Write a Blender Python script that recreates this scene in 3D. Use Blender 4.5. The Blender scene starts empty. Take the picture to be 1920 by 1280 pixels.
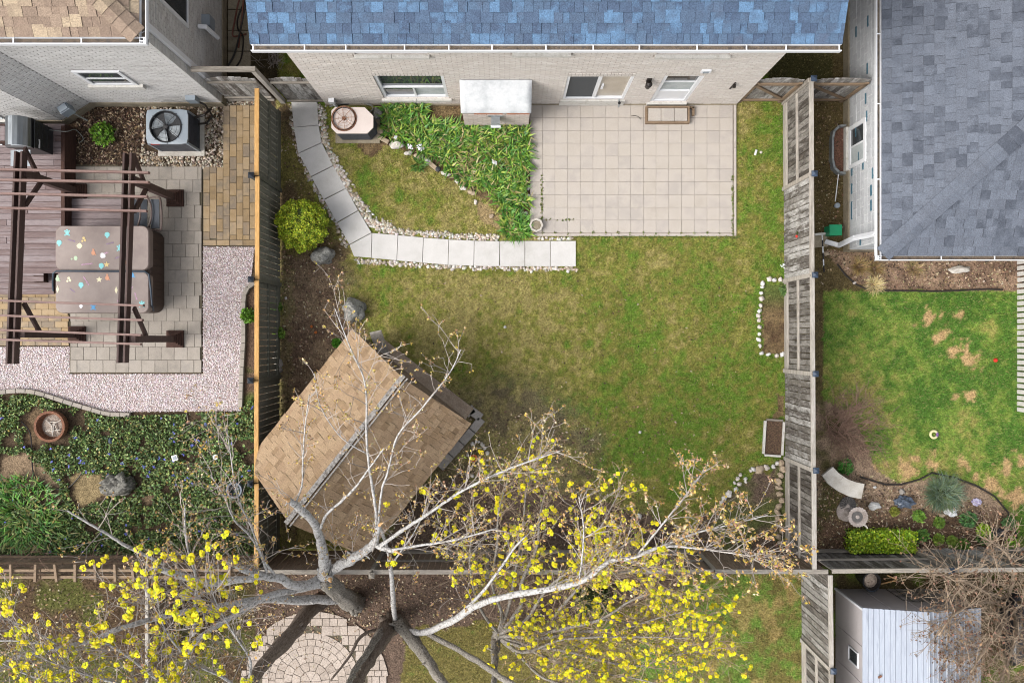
import bpy, bmesh, math, random
import numpy as np
from mathutils import Vector, Matrix, noise as mnoise
scene = bpy.context.scene
COL = scene.collection
rnd = random.Random(11)
nr = np.random.RandomState(5)
PI = math.pi

# ------------------------------------------------------------------ camera
# straight-down aerial view from 20 m; ground is z = 0, +y is up in the picture
H, F, NX, NY = 20.0, 1575.0, 950.0, 637.0
cam = bpy.data.cameras.new('camera'); cam_o = bpy.data.objects.new('camera', cam); COL.objects.link(cam_o)
cam_o.location = (0, 0, H); cam_o.rotation_euler = (0, 0, 0)
cam.sensor_width = 36; cam.lens = F / 1920 * 36
cam.shift_x = (960 - NX) / 1920; cam.shift_y = -(640 - NY) / 1920
cam.clip_end = 500; scene.camera = cam_o
# ------------------------------------------------------------------ sky, sun, exposure
SUN_EL, SUN_VEC = math.radians(47), Vector((-0.94, -0.34, 0)).normalized()
world = bpy.data.worlds.new('World'); scene.world = world; world.use_nodes = True
wn, wl = world.node_tree.nodes, world.node_tree.links
sky = wn.new('ShaderNodeTexSky'); sky.sky_type = 'NISHITA'; sky.sun_disc = False
sky.sun_elevation = SUN_EL; sky.sun_rotation = math.atan2(SUN_VEC.x, SUN_VEC.y)
sky.air_density = 1.0; sky.dust_density = 4.0
hs = wn.new('ShaderNodeHueSaturation'); hs.inputs['Saturation'].default_value = 0.30
wl.new(sky.outputs[0], hs.inputs['Color']); wl.new(hs.outputs[0], wn['Background'].inputs[0])
wn['Background'].inputs[1].default_value = 0.15
sun = bpy.data.lights.new('sun', 'SUN'); sun.energy = 0.9; sun.angle = math.radians(35); sun.color = (1, .97, .93)
sun_o = bpy.data.objects.new('sun', sun); COL.objects.link(sun_o)
tosun = Vector((SUN_VEC.x * math.cos(SUN_EL), SUN_VEC.y * math.cos(SUN_EL), math.sin(SUN_EL)))
sun_o.rotation_euler = tosun.to_track_quat('Z', 'Y').to_euler(); sun_o.location = (-30, -7, 40)
vs = scene.view_settings; vs.view_transform = 'Standard'; vs.look = 'None'; vs.gamma = 1; vs.exposure = 1.3
scene.render.resolution_x, scene.render.resolution_y = 1024, 682
scene.cycles.filter_width = 1.05

# ------------------------------------------------------------------ helpers
def P(px, py, z=0.0):
    """photo pixel (1920 x 1280) at height z -> world point"""
    s = (H - z) / F
    return Vector(((px - NX) * s, (NY - py) * s, z))
def G(v): return v * H / F

def C(h, k=1.5):
    h = h.lstrip('#'); out = []
    for i in (0, 2, 4):
        c = int(h[i:i+2], 16) / 255
        out.append((c / 12.92 if c <= .04045 else ((c + .055) / 1.055) ** 2.4) / k)
    return tuple(out)

MATS = {}
def M(name, cols, sc=6, rough=.85, piece=0.0, fine=.2, fsc=90, bump=.25, stretch=(1, 1, 1), metal=0, spec=.3, vcol=False, vary=.25, lo=.32, hi=.68, bd=.01):
    m = bpy.data.materials.new(name); m.use_nodes = True; MATS[name] = m
    nt = m.node_tree; N, L = nt.nodes, nt.links
    b = N['Principled BSDF']; b.inputs['Roughness'].default_value = rough; b.inputs['Metallic'].default_value = metal
    b.inputs['Specular IOR Level'].default_value = spec
    geo = N.new('ShaderNodeNewGeometry'); mp = N.new('ShaderNodeVectorMath'); mp.operation = 'MULTIPLY'
    L.new(geo.outputs['Position'], mp.inputs[0]); mp.inputs[1].default_value = stretch
    n1 = N.new('ShaderNodeTexNoise'); n1.inputs['Scale'].default_value = sc; n1.inputs['Detail'].default_value = 5; n1.inputs['Roughness'].default_value = .62
    L.new(mp.outputs[0], n1.inputs['Vector'])
    mr = N.new('ShaderNodeMapRange'); mr.inputs[1].default_value = lo; mr.inputs[2].default_value = hi
    L.new(n1.outputs[0], mr.inputs[0]); fac = mr.outputs[0]
    n2 = N.new('ShaderNodeTexNoise'); n2.inputs['Scale'].default_value = fsc; n2.inputs['Detail'].default_value = 3
    L.new(mp.outputs[0], n2.inputs['Vector'])
    if piece > 0:
        oi = N.new('ShaderNodeObjectInfo'); ad = N.new('ShaderNodeMath'); ad.operation = 'ADD'
        L.new(oi.outputs['Random'], ad.inputs[0]); L.new(geo.outputs['Random Per Island'], ad.inputs[1])
        fr = N.new('ShaderNodeMath'); fr.operation = 'FRACT'; L.new(ad.outputs[0], fr.inputs[0])
        mx = N.new('ShaderNodeMix'); mx.inputs[0].default_value = piece
        L.new(fac, mx.inputs[2]); L.new(fr.outputs[0], mx.inputs[3]); fac = mx.outputs[0]
    if vcol:
        at = N.new('ShaderNodeAttribute'); at.attribute_name = 'Col'
        mr.inputs[3].default_value = 1 - vary; mr.inputs[4].default_value = 1 + vary
        v1 = N.new('ShaderNodeVectorMath'); v1.operation = 'SCALE'
        L.new(at.outputs['Color'], v1.inputs[0]); L.new(fac, v1.inputs['Scale']); col = v1.outputs[0]
    else:
        rp = N.new('ShaderNodeValToRGB'); els = rp.color_ramp.elements
        while len(els) < len(cols): els.new(.5)
        for i, c in enumerate(cols):
            els[i].position = i / max(1, len(cols) - 1)
            els[i].color = (*(C(c) if isinstance(c, str) else c), 1)
        L.new(fac, rp.inputs[0]); col = rp.outputs[0]
    m2 = N.new('ShaderNodeMapRange'); m2.inputs[1].default_value = .3; m2.inputs[2].default_value = .7
    m2.inputs[3].default_value = 1 - fine; m2.inputs[4].default_value = 1 + fine
    L.new(n2.outputs[0], m2.inputs[0])
    v2 = N.new('ShaderNodeVectorMath'); v2.operation = 'SCALE'; L.new(col, v2.inputs[0]); L.new(m2.outputs[0], v2.inputs['Scale'])
    L.new(v2.outputs[0], b.inputs['Base Color'])
    if bump > 0:
        bp = N.new('ShaderNodeBump'); bp.inputs['Strength'].default_value = bump; bp.inputs['Distance'].default_value = bd
        L.new(n2.outputs[0], bp.inputs['Height']); L.new(bp.outputs[0], b.inputs['Normal'])
    return m

ID = Matrix.Identity(4)
WM = {}
def link(o, parent=None, mat4=None):
    COL.objects.link(o); mw = mat4 or ID
    o.matrix_basis = mw
    if parent is not None:
        o.parent = parent; o.matrix_parent_inverse = WM[parent.name].inverted()
    WM[o.name] = mw.copy()
    return o
def tag(o, label=None, cat=None, group=None, kind=None):
    if label: o['label'] = label
    if cat: o['category'] = cat
    if group: o['group'] = group
    if kind: o['kind'] = kind
    return o
def T(name, label, cat, loc=(0, 0, 0), group=None):
    o = bpy.data.objects.new(name, None); o.empty_display_size = .1
    link(o, None, Matrix.Translation(Vector(loc))); return tag(o, label, cat, group)

class MB:
    def __init__(s): s.v = []; s.f = []
    def add(s, vs, fs):
        k = len(s.v); s.v += [tuple(v) for v in vs]; s.f += [tuple(i + k for i in f) for f in fs]; return s
    def boxm(s, m, size):
        a, b, c = size[0] / 2, size[1] / 2, size[2] / 2
        vs = [m @ Vector((x, y, z)) for z in (-c, c) for y in (-b, b) for x in (-a, a)]
        return s.add(vs, [(0, 2, 3, 1), (4, 5, 7, 6), (0, 1, 5, 4), (2, 6, 7, 3), (0, 4, 6, 2), (1, 3, 7, 5)])
    def box(s, c, size, rz=0): return s.boxm(Matrix.Translation(Vector(c)) @ Matrix.Rotation(rz, 4, 'Z'), size)
    def prism(s, poly, z0, z1):
        n = len(poly)
        if sum(poly[i][0] * poly[(i+1) % n][1] - poly[(i+1) % n][0] * poly[i][1] for i in range(n)) < 0: poly = poly[::-1]
        vs = [(p[0], p[1], z0) for p in poly] + [(p[0], p[1], z1) for p in poly]
        return s.add(vs, [tuple(range(n))[::-1], tuple(range(n, 2*n))] + [(i, (i+1) % n, n + (i+1) % n, n + i) for i in range(n)])
    def slab(s, poly3, nrm, th):
        """polygon of 3d points extruded by -th along nrm"""
        n = len(poly3); nrm = Vector(nrm)
        vs = [Vector(p) for p in poly3] + [Vector(p) - nrm * th for p in poly3]
        return s.add(vs, [tuple(range(n)), tuple(range(n, 2*n))[::-1]] + [((i+1) % n, i, n + i, n + (i+1) % n) for i in range(n)])
    def tube(s, pts, radii, n=6, cap=True, ridge=0.0):
        pts = [Vector(p) for p in pts]
        if not hasattr(radii, '__len__'): radii = [radii] * len(pts)
        k = len(s.v); up = None; rings = []
        for i, p in enumerate(pts):
            d = (pts[min(i+1, len(pts)-1)] - pts[max(i-1, 0)])
            if d.length < 1e-9: d = Vector((0, 0, 1))
            d.normalize()
            if up is None: up = d.orthogonal().normalized()
            else:
                up = up - d * up.dot(d)
                up = up.normalized() if up.length > 1e-6 else d.orthogonal().normalized()
            w = d.cross(up)
            for j in range(n):
                a = 2 * PI * j / n
                q = radii[i] * (1 + ridge*(mnoise.noise(Vector((math.cos(a)*2.6 + k*.01, math.sin(a)*2.6, i*.22))) + .6*mnoise.noise(Vector((math.cos(a)*6, math.sin(a)*6 + k*.01, i*.5))))) if ridge else radii[i]
                s.v.append(tuple(p + (up * math.cos(a) + w * math.sin(a)) * q))
        for i in range(len(pts) - 1):
            for j in range(n):
                a, b = k + i*n + j, k + i*n + (j+1) % n
                s.f.append((a, b, b + n, a + n))
        if cap:
            s.f.append(tuple(k + j for j in range(n))[::-1]); e = k + (len(pts)-1)*n
            s.f.append(tuple(e + j for j in range(n)))
        return s
    def lathe(s, prof, c, n=24):
        """profile [(r, z)] turned about the vertical through c"""
        k = len(s.v); c = Vector(c)
        for r, z in prof:
            for j in range(n):
                a = 2 * PI * j / n; s.v.append((c.x + r * math.cos(a), c.y + r * math.sin(a), c.z + z))
        for i in range(len(prof) - 1):
            for j in range(n):
                a, b = k + i*n + j, k + i*n + (j+1) % n
                s.f.append((a, b, b + n, a + n))
        return s
    def blob(s, c, r, seed=0, amp=.18, sub=2, fr=1.3):
        bm = bmesh.new(); bmesh.ops.create_icosphere(bm, subdivisions=sub, radius=1)
        off = Vector((seed * 3.7, seed * 1.3, seed * 7.1)); vs = []
        for v in bm.verts:
            k = 1 + amp * 2 * mnoise.noise(v.co * fr + off)
            vs.append((c[0] + v.co.x * r[0] * k, c[1] + v.co.y * r[1] * k, c[2] + v.co.z * r[2] * k))
        fs = [[v.index for v in f.verts] for f in bm.faces]; bm.free()
        return s.add(vs, fs)
    def mesh(s, name, mat, smooth=False):
        me = bpy.data.meshes.new(name); me.from_pydata(s.v, [], s.f); me.update()
        if smooth: me.polygons.foreach_set('use_smooth', [True] * len(me.polygons))
        me.materials.append(MATS[mat]); return me
    def build(s, name, mat, parent=None, smooth=False):
        o = bpy.data.objects.new(name, s.mesh(name, mat, smooth)); return link(o, parent)

BOXC = {}
def box_mesh(size, mat, b):
    key = (round(size[0], 3), round(size[1], 3), round(size[2], 3), mat, b)
    if key in BOXC: return BOXC[key]
    x, y, z = size[0]/2, size[1]/2, size[2]/2; b = min(b, x*.6, y*.6, z*.9)
    vs = [(-x, -y, -z), (x, -y, -z), (x, y, -z), (-x, y, -z), (-x, -y, z-b), (x, -y, z-b), (x, y, z-b), (-x, y, z-b),
          (-x+b, -y+b, z), (x-b, -y+b, z), (x-b, y-b, z), (-x+b, y-b, z)]
    fs = [(3, 2, 1, 0), (8, 9, 10, 11)]
    for i in range(4):
        j = (i+1) % 4; fs += [(i, j, 4+j, 4+i), (4+i, 4+j, 8+j, 8+i)]
    me = bpy.data.meshes.new('box'); me.from_pydata(vs, [], fs); me.update(); me.materials.append(MATS[mat]); BOXC[key] = me
    return me
def piece(name, parent, mat, c, size, rot=None, b=.005):
    """one box-like piece as an object; alike pieces share mesh data. rot: None, angle about z, or 4x4"""
    m = Matrix.Translation(Vector(c))
    if rot is not None: m = m @ (rot if isinstance(rot, Matrix) else Matrix.Rotation(rot, 4, 'Z'))
    o = bpy.data.objects.new(name, box_mesh(size, mat, b)); return link(o, parent, m)
def bar(name, parent, mat, a, b_, w, h, bev=.004):
    """rectangular timber from a to b"""
    a, b_ = Vector(a), Vector(b_); d = b_ - a; q = d.to_track_quat('X', 'Z').to_matrix().to_4x4()
    return piece(name, parent, mat, (a + b_) / 2, (d.length, w, h), q, bev)
def frame_m(o, u, n):
    """matrix with x along u, y along -n (into wall), z up"""
    u, n = Vector(u).normalized(), Vector(n).normalized(); w = u.cross(-n) if False else Vector((0, 0, 1))
    m = Matrix.Identity(4)
    m.col[0][:3] = u; m.col[1][:3] = -n; m.col[2][:3] = w; m.col[3][:3] = o
    return m

def fast(name, verts, faces, mat, parent=None, cols=None, smooth=False):
    """numpy mesh; faces (M,k); cols per vertex (N,3)"""
    me = bpy.data.meshes.new(name); k = faces.shape[1]
    me.vertices.add(len(verts)); me.vertices.foreach_set('co', verts.astype(np.float32).ravel())
    me.loops.add(faces.size); me.loops.foreach_set('vertex_index', faces.astype(np.int32).ravel())
    me.polygons.add(len(faces)); me.polygons.foreach_set('loop_start', np.arange(0, faces.size, k, dtype=np.int32))
    me.polygons.foreach_set('loop_total', np.full(len(faces), k, dtype=np.int32))
    if smooth: me.polygons.foreach_set('use_smooth', np.ones(len(faces), dtype=bool))
    me.update(calc_edges=True)
    if cols is not None:
        a = me.color_attributes.new('Col', 'FLOAT_COLOR', 'POINT')
        a.data.foreach_set('color', np.hstack([cols, np.ones((len(cols), 1))]).astype(np.float32).ravel())
    me.materials.append(MATS[mat])
    return link(bpy.data.objects.new(name, me), parent)

def leafcloud(name, c, size, mat, parent=None, up=.5, aspect=1.6, cols=None, out=None):
    """a quad leaf at every centre c (N,3); size scalar or (N,)"""
    n = len(c); size = np.broadcast_to(np.asarray(size, float), (n,))[:, None]
    nv = nr.normal(size=(n, 3)); nv /= np.linalg.norm(nv, axis=1)[:, None]
    base = np.array([0, 0, 1.0]) if out is None else out
    nv = nv * (1 - up) + base * up; nv /= np.linalg.norm(nv, axis=1)[:, None] + 1e-9
    a = np.cross(nv, nr.normal(size=(n, 3))); a /= np.linalg.norm(a, axis=1)[:, None] + 1e-9
    b = np.cross(nv, a)
    v = np.stack([c - a*size*aspect/2, c - b*size/2 + nv*size*.12, c + a*size*aspect/2, c + b*size/2 + nv*size*.12], 1).reshape(-1, 3)
    f = np.arange(4*n).reshape(n, 4)
    return fast(name, v, f, mat, parent, None if cols is None else np.repeat(cols, 4, 0))

def blades(name, c, length, width, mat, parent=None, lean=.6, cols=None, az=None):
    """bent strap leaves rooted at c (N,3)"""
    n = len(c); length = np.broadcast_to(np.asarray(length, float), (n,)); width = np.broadcast_to(np.asarray(width, float), (n,))
    if az is None: az = nr.uniform(0, 2*PI, n)
    l = np.clip(nr.normal(lean, .25, n), .05, 1.3)
    d = np.stack([np.cos(az), np.sin(az), np.zeros(n)], 1); s = np.stack([-np.sin(az), np.cos(az), np.zeros(n)], 1)
    z = np.array([0, 0, 1.0])
    m = c + d * (length*.45*np.sin(l*.8))[:, None] + z * (length*.5*np.cos(l*.6))[:, None]
    t = m + d * (length*.52*np.sin(np.minimum(l*1.7, 1.9)))[:, None] + z * (length*.42*np.cos(l*1.7))[:, None]
    t[:, 2] = np.maximum(t[:, 2], .01); w = (s.T * width / 2).T
    v = np.stack([c - w*.7, c + w*.7, m - w, m + w, t], 1).reshape(-1, 3)
    k = (np.arange(n) * 5)[:, None]
    f = np.concatenate([k + [0, 1, 3], k + [0, 3, 2], k + [2, 3, 4]], 0)
    return fast(name, v, f, mat, parent, None if cols is None else np.repeat(cols, 5, 0))

# value noise + polygon masks in numpy (for where the grass grows and what colour the soil has)
_tab = np.random.RandomState(3).rand(256, 256)
def vn(x, y, sc, seed=0, octs=3):
    out = 0; amp = 1; tot = 0
    for o in range(octs):
        X = np.asarray(x) / sc + 17.3*seed + 5.1*o; Y = np.asarray(y) / sc + 9.7*seed + 3.3*o
        i, j = np.floor(X).astype(int), np.floor(Y).astype(int); fx, fy = X - i, Y - j
        fx = fx*fx*(3-2*fx); fy = fy*fy*(3-2*fy); g = lambda a, b: _tab[a & 255, b & 255]
        out = out + amp * ((g(i, j)*(1-fx) + g(i+1, j)*fx)*(1-fy) + (g(i, j+1)*(1-fx) + g(i+1, j+1)*fx)*fy)
        tot += amp; amp *= .5; sc /= 2.1
    return out / tot
def inpoly(px, py, poly):
    r = np.zeros(np.shape(px), bool); n = len(poly)
    for i in range(n):
        (x1, y1), (x2, y2) = poly[i], poly[(i+1) % n]
        if y1 == y2: continue
        c = ((y1 > py) != (y2 > py)) & (px < (x2-x1)*(py-y1)/(y2-y1)+x1); r ^= c
    return r
def scatter(poly, n, cond=None):
    """n random photo-pixel points inside a polygon"""
    a = np.array(poly, float); lo, hi = a.min(0), a.max(0); out = np.zeros((0, 2))
    while len(out) < n:
        p = nr.uniform(lo, hi, (n*2, 2)); k = inpoly(p[:, 0], p[:, 1], poly)
        if cond is not None: k &= cond(p[:, 0], p[:, 1])
        if not k.any(): break
        out = np.vstack([out, p[k]])
    return out[:n]
def W2(p, z=0.0):
    """(N,2) photo pixels on the ground -> (N,3) world"""
    s = H / F
    return np.stack([(p[:, 0]-NX)*s, (NY-p[:, 1])*s, np.broadcast_to(z, (len(p),))], 1)
def cmix(names, n, jit=.12, p=None):
    a = np.array([C(h) if isinstance(h, str) else h for h in names]); i = nr.choice(len(a), n, p=p)
    return np.clip(a[i] * nr.uniform(1-jit*2, 1+jit*2, (n, 1)) * nr.uniform(1-jit, 1+jit, (n, 3)), .003, .9)

OCT_V = np.array([[1,0,0],[-1,0,0],[0,1,0],[0,-1,0],[0,0,1],[0,0,-1],[.6,.6,.55],[-.6,.6,.55],[-.6,-.6,.55],[.6,-.6,.55]], float)
OCT_F = np.array([[4,6,7],[4,7,8],[4,8,9],[4,9,6],[0,2,6],[2,1,7],[1,3,8],[3,0,9],[6,2,7],[7,1,8],[8,3,9],[9,0,6]])
def pebbles(name, pts, rad, mat, parent=None, flat=.6, z=0.0, cols=None):
    """many small stones joined as one mesh; pts (N,2) photo pixels, rad (N,) metres"""
    n = len(pts); c = W2(pts); c[:, 2] = z + rad*flat*.4
    sc = rad[:, None] * np.array([1, 1, flat]) * nr.uniform(.65, 1.25, (n, 3)); a = nr.uniform(0, 2*PI, n)
    v = OCT_V[None] * (1 + nr.uniform(-.14, .14, (n, 10, 1))) * sc[:, None]
    x = v[..., 0]*np.cos(a)[:, None] - v[..., 1]*np.sin(a)[:, None]; y = v[..., 0]*np.sin(a)[:, None] + v[..., 1]*np.cos(a)[:, None]
    v = np.stack([x, y, v[..., 2]], -1) + c[:, None]
    f = (OCT_F[None] + (np.arange(n)*10)[:, None, None]).reshape(-1, 3)
    return fast(name, v.reshape(-1, 3), f, mat, parent, None if cols is None else np.repeat(cols, 10, 0))

ORD = 'first second third fourth fifth sixth seventh eighth ninth tenth eleventh twelfth thirteenth fourteenth fifteenth sixteenth seventeenth eighteenth nineteenth twentieth'.split()
STONES = {}
def stone_mesh(k, mat):
    if (k, mat) not in STONES:
        STONES[k, mat] = MB().blob((0, 0, 0), (1, 1, 1), seed=k+1, amp=.26, sub=3, fr=1.5).mesh('stone', mat, True)
    return STONES[k, mat]
def stone(name, px, py, wpx, hpx, hz, mat, label=None, cat='stone', group=None, rz=None, parent=None):
    """boulder or edging stone, size in photo pixels on the ground, height hz in metres"""
    p = P(px, py, hz*.25); rz = rnd.uniform(0, 6) if rz is None else rz
    m = Matrix.Translation(p) @ Matrix.Rotation(rz, 4, 'Z') @ Matrix.Diagonal((G(wpx)/2, G(hpx)/2, hz*.75, 1))
    o = link(bpy.data.objects.new(name, stone_mesh(rnd.randrange(7), mat)), parent, m)
    if parent is None: tag(o, label, cat, group)
    return o
def smooth(ctrl, k=5):
    """Catmull-Rom through (Vector, radius)"""
    out = []; n = len(ctrl)
    for i in range(n-1):
        p0, p1, p2, p3 = (ctrl[max(i-1, 0)], ctrl[i], ctrl[i+1], ctrl[min(i+2, n-1)])
        for j in range(k):
            t = j/k; a, b, c, d = p0[0], p1[0], p2[0], p3[0]
            out.append((.5*((2*b) + (c-a)*t + (2*a-5*b+4*c-d)*t*t + (3*b-a-3*c+d)*t**3), p1[1]*(1-t)+p2[1]*t))
    out.append(ctrl[-1]); return out
# ------------------------------------------------------------------ materials
M('soil', [], vcol=True, sc=9, fine=.5, fsc=34, bump=.8, bd=.03, vary=.2, rough=.95, spec=.1)
M('grass', [], vcol=True, sc=9, fine=.2, fsc=60, bump=0, vary=.18, rough=.8, spec=.2)
M('leaf', [], vcol=True, sc=7, fine=.15, bump=0, vary=.15, rough=.55, spec=.35)
M('pebble', [], vcol=True, sc=20, fine=.2, fsc=150, bump=.2, vary=.12, rough=.8)
M('patio_tile', ['#b5aca1', '#bdb4a9', '#c1b8ae', '#b5ada5', '#c4bbaf'], piece=.42, sc=1.8, fine=.13, fsc=55, bump=.25)
M('patio_joint', ['#a3978a', '#b0a497'], sc=5)
M('patio_edge', ['#b8aea4', '#c9c0b6'], sc=6, fine=.15)
M('walk_slab', ['#c2bfb9', '#d0cdc9', '#d8d5d1'], piece=.35, sc=3.5, fine=.07, fsc=70, bump=.12)
M('grey_paver', ['#8d867d', '#a0978c', '#aaa196', '#979088'], piece=.6, sc=5, fine=.14, fsc=80)
M('tan_paver', ['#8f7a5e', '#a58c68', '#b39c7c', '#8b7d6c', '#a78f71'], piece=.7, sc=5, fine=.14, fsc=80)
M('circle_paver', ['#9d9084', '#b0a295', '#bdafa2', '#a79a8f'], piece=.65, sc=6, fine=.22, fsc=30)
M('gravel_base', ['#a8948f', '#b8a6a1'], sc=20, fine=.4, fsc=40)
M('joint_dark', ['#57503f', '#675f4f'], sc=8, fine=.3)
M('concrete', ['#b9b2a6', '#cac4b9', '#d3cec5'], sc=4, fine=.12, fsc=60)
M('old_concrete', ['#8d816c', '#9c917c', '#7b7260'], sc=2.5, fine=.18, fsc=40)
M('cap_white', ['#c0c3c5', '#d9dbdc', '#e0e1e1'], sc=3, fine=.05, fsc=30, bump=.3)
M('brick_pink', ['#d0c5bb', '#e0d7ce', '#d4cbc2', '#e6dfd7', '#c8bcb2'], piece=.65, sc=14, fine=.14, fsc=110)
M('mortar_pink', ['#b3a89f', '#bfb4ab'], sc=20)
M('brick_grey', ['#bebbb7', '#d0cecb', '#dbd9d6', '#b0ada9'], piece=.65, sc=14, fine=.18, fsc=110)
M('mortar_grey', ['#8d8a86', '#9c9995'], sc=20)
M('block_white', ['#b3b5b7', '#c2c4c6', '#cdcfd0'], piece=.6, sc=10, fine=.14, fsc=50)
M('mortar_white', ['#d5d6d6', '#dfdfdf'], sc=20)
M('teal_brick', ['#3f6473', '#52798a'], sc=10)
M('red_brick', ['#b5714f', '#c98a68'], sc=30, fine=.3)
M('brick_weathered', ['#cbb8ac', '#d9cdc4', '#c7b9b0'], piece=.6, sc=16, fine=.2)
M('shingle_blue', ['#4b5b71', '#52667f', '#46556c', '#6080a0', '#4d5d73', '#546a83', '#50576a'], piece=.8, sc=3, fine=.3, fsc=48, bump=.5, stretch=(1, 1, 1))
M('shingle_tan', ['#7d6c5e', '#8d7969', '#9a8674', '#857263', '#b5a288', '#756457'], piece=.86, sc=3, fine=.3, fsc=48, bump=.5)
M('shingle_grey', ['#50555f', '#666c77', '#60656f', '#6a707b', '#4a4f59', '#717782'], piece=.8, sc=3, fine=.28, fsc=48, bump=.5)
M('shingle_shed', ['#937a5e', '#a1876b', '#ab9274', '#9a8062', '#7d664e'], piece=.8, sc=3, fine=.3, fsc=48, bump=.5)
M('roof_deck_dark', ['#33373d', '#3c4046'], sc=6)
M('white_metal', ['#e8eaee', '#f3f4f6'], sc=3, rough=.4, fine=.03, bump=0, spec=.4)
M('gutter_inside', ['#4b4540', '#77695a', '#57524f'], sc=7, fine=.4, fsc=60)
M('vinyl', ['#e9ebee', '#f2f3f4'], sc=3, rough=.35, fine=.02, bump=0, spec=.4)
M('glass', [(.025, .03, .032), (.05, .055, .06)], sc=1.2, rough=.04, fine=.02, bump=0, spec=.6)
M('screen', [(.035, .04, .045), (.05, .055, .06)], sc=90, rough=.6, fine=.2, bump=0)
M('curtain', ['#a8b0b0', '#c8cdcc'], sc=3, rough=.6, bump=0)
M('blind', ['#b3a591', '#c6bbaa'], sc=3, rough=.3, bump=0, spec=.5)
M('sill', ['#c9c5bd', '#d8d5ce', '#bdb8ad'], sc=8, fine=.15)
M('wood_grey_z', ['#403a35', '#77716a', '#a19d97', '#585049', '#bdbab5', '#6b645c', '#8d877f'], piece=.72, sc=5, stretch=(1.3, 1.3, .4), fine=.3, fsc=22, bump=.5)
M('wood_grey_x', ['#6b655c', '#8f877c', '#a49c91', '#7b7267'], piece=.45, sc=5, stretch=(.4, 4, 4), fine=.22, fsc=22, bump=.5)
M('wood_grey_y', ['#857d72', '#a39b90', '#bab3a9', '#93897d'], piece=.45, sc=5, stretch=(4, .4, 4), fine=.22, fsc=22, bump=.5)
M('wood_green_z', ['#5a594e', '#7d7b6f', '#69685c', '#918f84'], piece=.6, sc=5, stretch=(3, 3, .55), fine=.3, fsc=22, bump=.5)
M('wood_green_y', ['#55544a', '#6b6a5d', '#5f5e51'], piece=.4, sc=5, stretch=(4, .4, 4), fine=.22, fsc=22, bump=.4)
M('wood_new', ['#ab8050', '#cfa468', '#c4965a', '#d8b27a'], piece=.3, sc=5, stretch=(4, .4, 4), fine=.2, fsc=20, bump=.3)
M('wood_brown_z', ['#685848', '#8d7a68', '#7a6858', '#9d8d7b'], piece=.6, sc=5, stretch=(3, 3, .55), fine=.3, fsc=22, bump=.5)
M('wood_brown_x', ['#75624f', '#937d66', '#84705a'], piece=.5, sc=5, stretch=(.4, 4, 4), fine=.25, fsc=22, bump=.5)
M('deck_board', ['#6a5755', '#80706f', '#8f8282', '#75615e', '#604c4c'], piece=.65, sc=5, stretch=(.35, 5, 5), fine=.2, fsc=24, bump=.4, rough=.6)
M('deck_dark', ['#3c2822', '#543a30'], sc=6, stretch=(4, .5, 4), fine=.2, fsc=24)
M('pergola_wood', ['#3a2a26', '#4b3631', '#5a4640'], piece=.4, sc=5, stretch=(4, .5, 4), fine=.22, fsc=24, bump=.3, rough=.6)
M('purlin_wood', ['#6b4f47', '#8a7068', '#7a5c52'], piece=.4, sc=5, stretch=(.5, 4, 4), fine=.22, fsc=24, bump=.3, rough=.6)
M('plank_brown', ['#8d7a68', '#a08d79', '#ae9c88', '#7f6d5d'], piece=.45, sc=4, stretch=(2, 2, 2), fine=.28, fsc=30, bump=.5)
M('ridge_wood', ['#5f5a54', '#8a847d', '#b0aba5', '#756f69'], sc=14, fine=.3, fsc=60, bump=.4)
M('tub_cover', ['#7d6d66', '#8b7b73', '#94857d'], sc=2.2, fine=.06, fsc=120, bump=.12, rough=.45, spec=.45)
M('tub_side', ['#45362f', '#57463d'], sc=6, stretch=(6, 6, .6), fine=.15, rough=.6)
M('blue_tube', ['#2d3742', '#3d4a58'], sc=6, rough=.4, bump=0)
M('black_metal', ['#1a1a1b', '#28282a'], sc=6, rough=.4, bump=0, spec=.5)
M('black_plastic', ['#202124', '#2d2e32'], sc=6, rough=.5, bump=0, spec=.4)
M('cap_black', ['#20252c', '#2c333c'], sc=6, rough=.45, bump=0)
M('cap_blue', ['#323f50', '#3d4c60'], sc=6, rough=.4, bump=0)
M('steel', ['#8d9398', '#a9afb3'], sc=3, stretch=(8, .6, 4), rough=.28, metal=.85, bump=0, fine=.05)
M('grey_paint', ['#8b959e', '#9aa4ac'], sc=3, rough=.4, fine=.04, bump=0, spec=.4)
M('ac_beige', ['#d3c5bd', '#dccfc8'], sc=3, rough=.45, fine=.04, bump=0, spec=.4)
M('ac_slat', ['#3d3f45', '#52545b'], sc=8, rough=.5, bump=0)
M('rust', ['#5f4335', '#8d6048', '#6d4836', '#a98365'], sc=14, fine=.3, fsc=80, bump=.4)
M('copper_fan', ['#93705a', '#b08a70'], sc=8, rough=.5, bump=0)
M('ash', ['#8a7263', '#b5a79a', '#6d584a'], sc=25, fine=.4, fsc=120, bump=.6)
M('char_white', ['#c9c6c2', '#b5a48e'], sc=30, fine=.3)
M('boulder_grey', ['#5f605d', '#82827d', '#a3a19a', '#70706b', '#8f8b82'], sc=7, fine=.35, fsc=30, bump=.6)
M('rock_pale', ['#b5ac9f', '#cfc9bf', '#dbd6ce', '#bfb3a3'], piece=.6, sc=9, fine=.2, fsc=60, bump=.5)
M('rock_white', ['#d5d2cc', '#e3e1dd', '#d9cfc6', '#c9bfb3'], piece=.7, sc=9, fine=.12, fsc=60, bump=.4)
M('rock_grey', ['#8a847c', '#a59e96', '#969088'], piece=.6, sc=9, fine=.25, fsc=60, bump=.5)
M('sandstone', ['#a8967e', '#b9a78f', '#9b8870'], piece=.5, sc=6, fine=.2, fsc=60, bump=.4)
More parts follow.
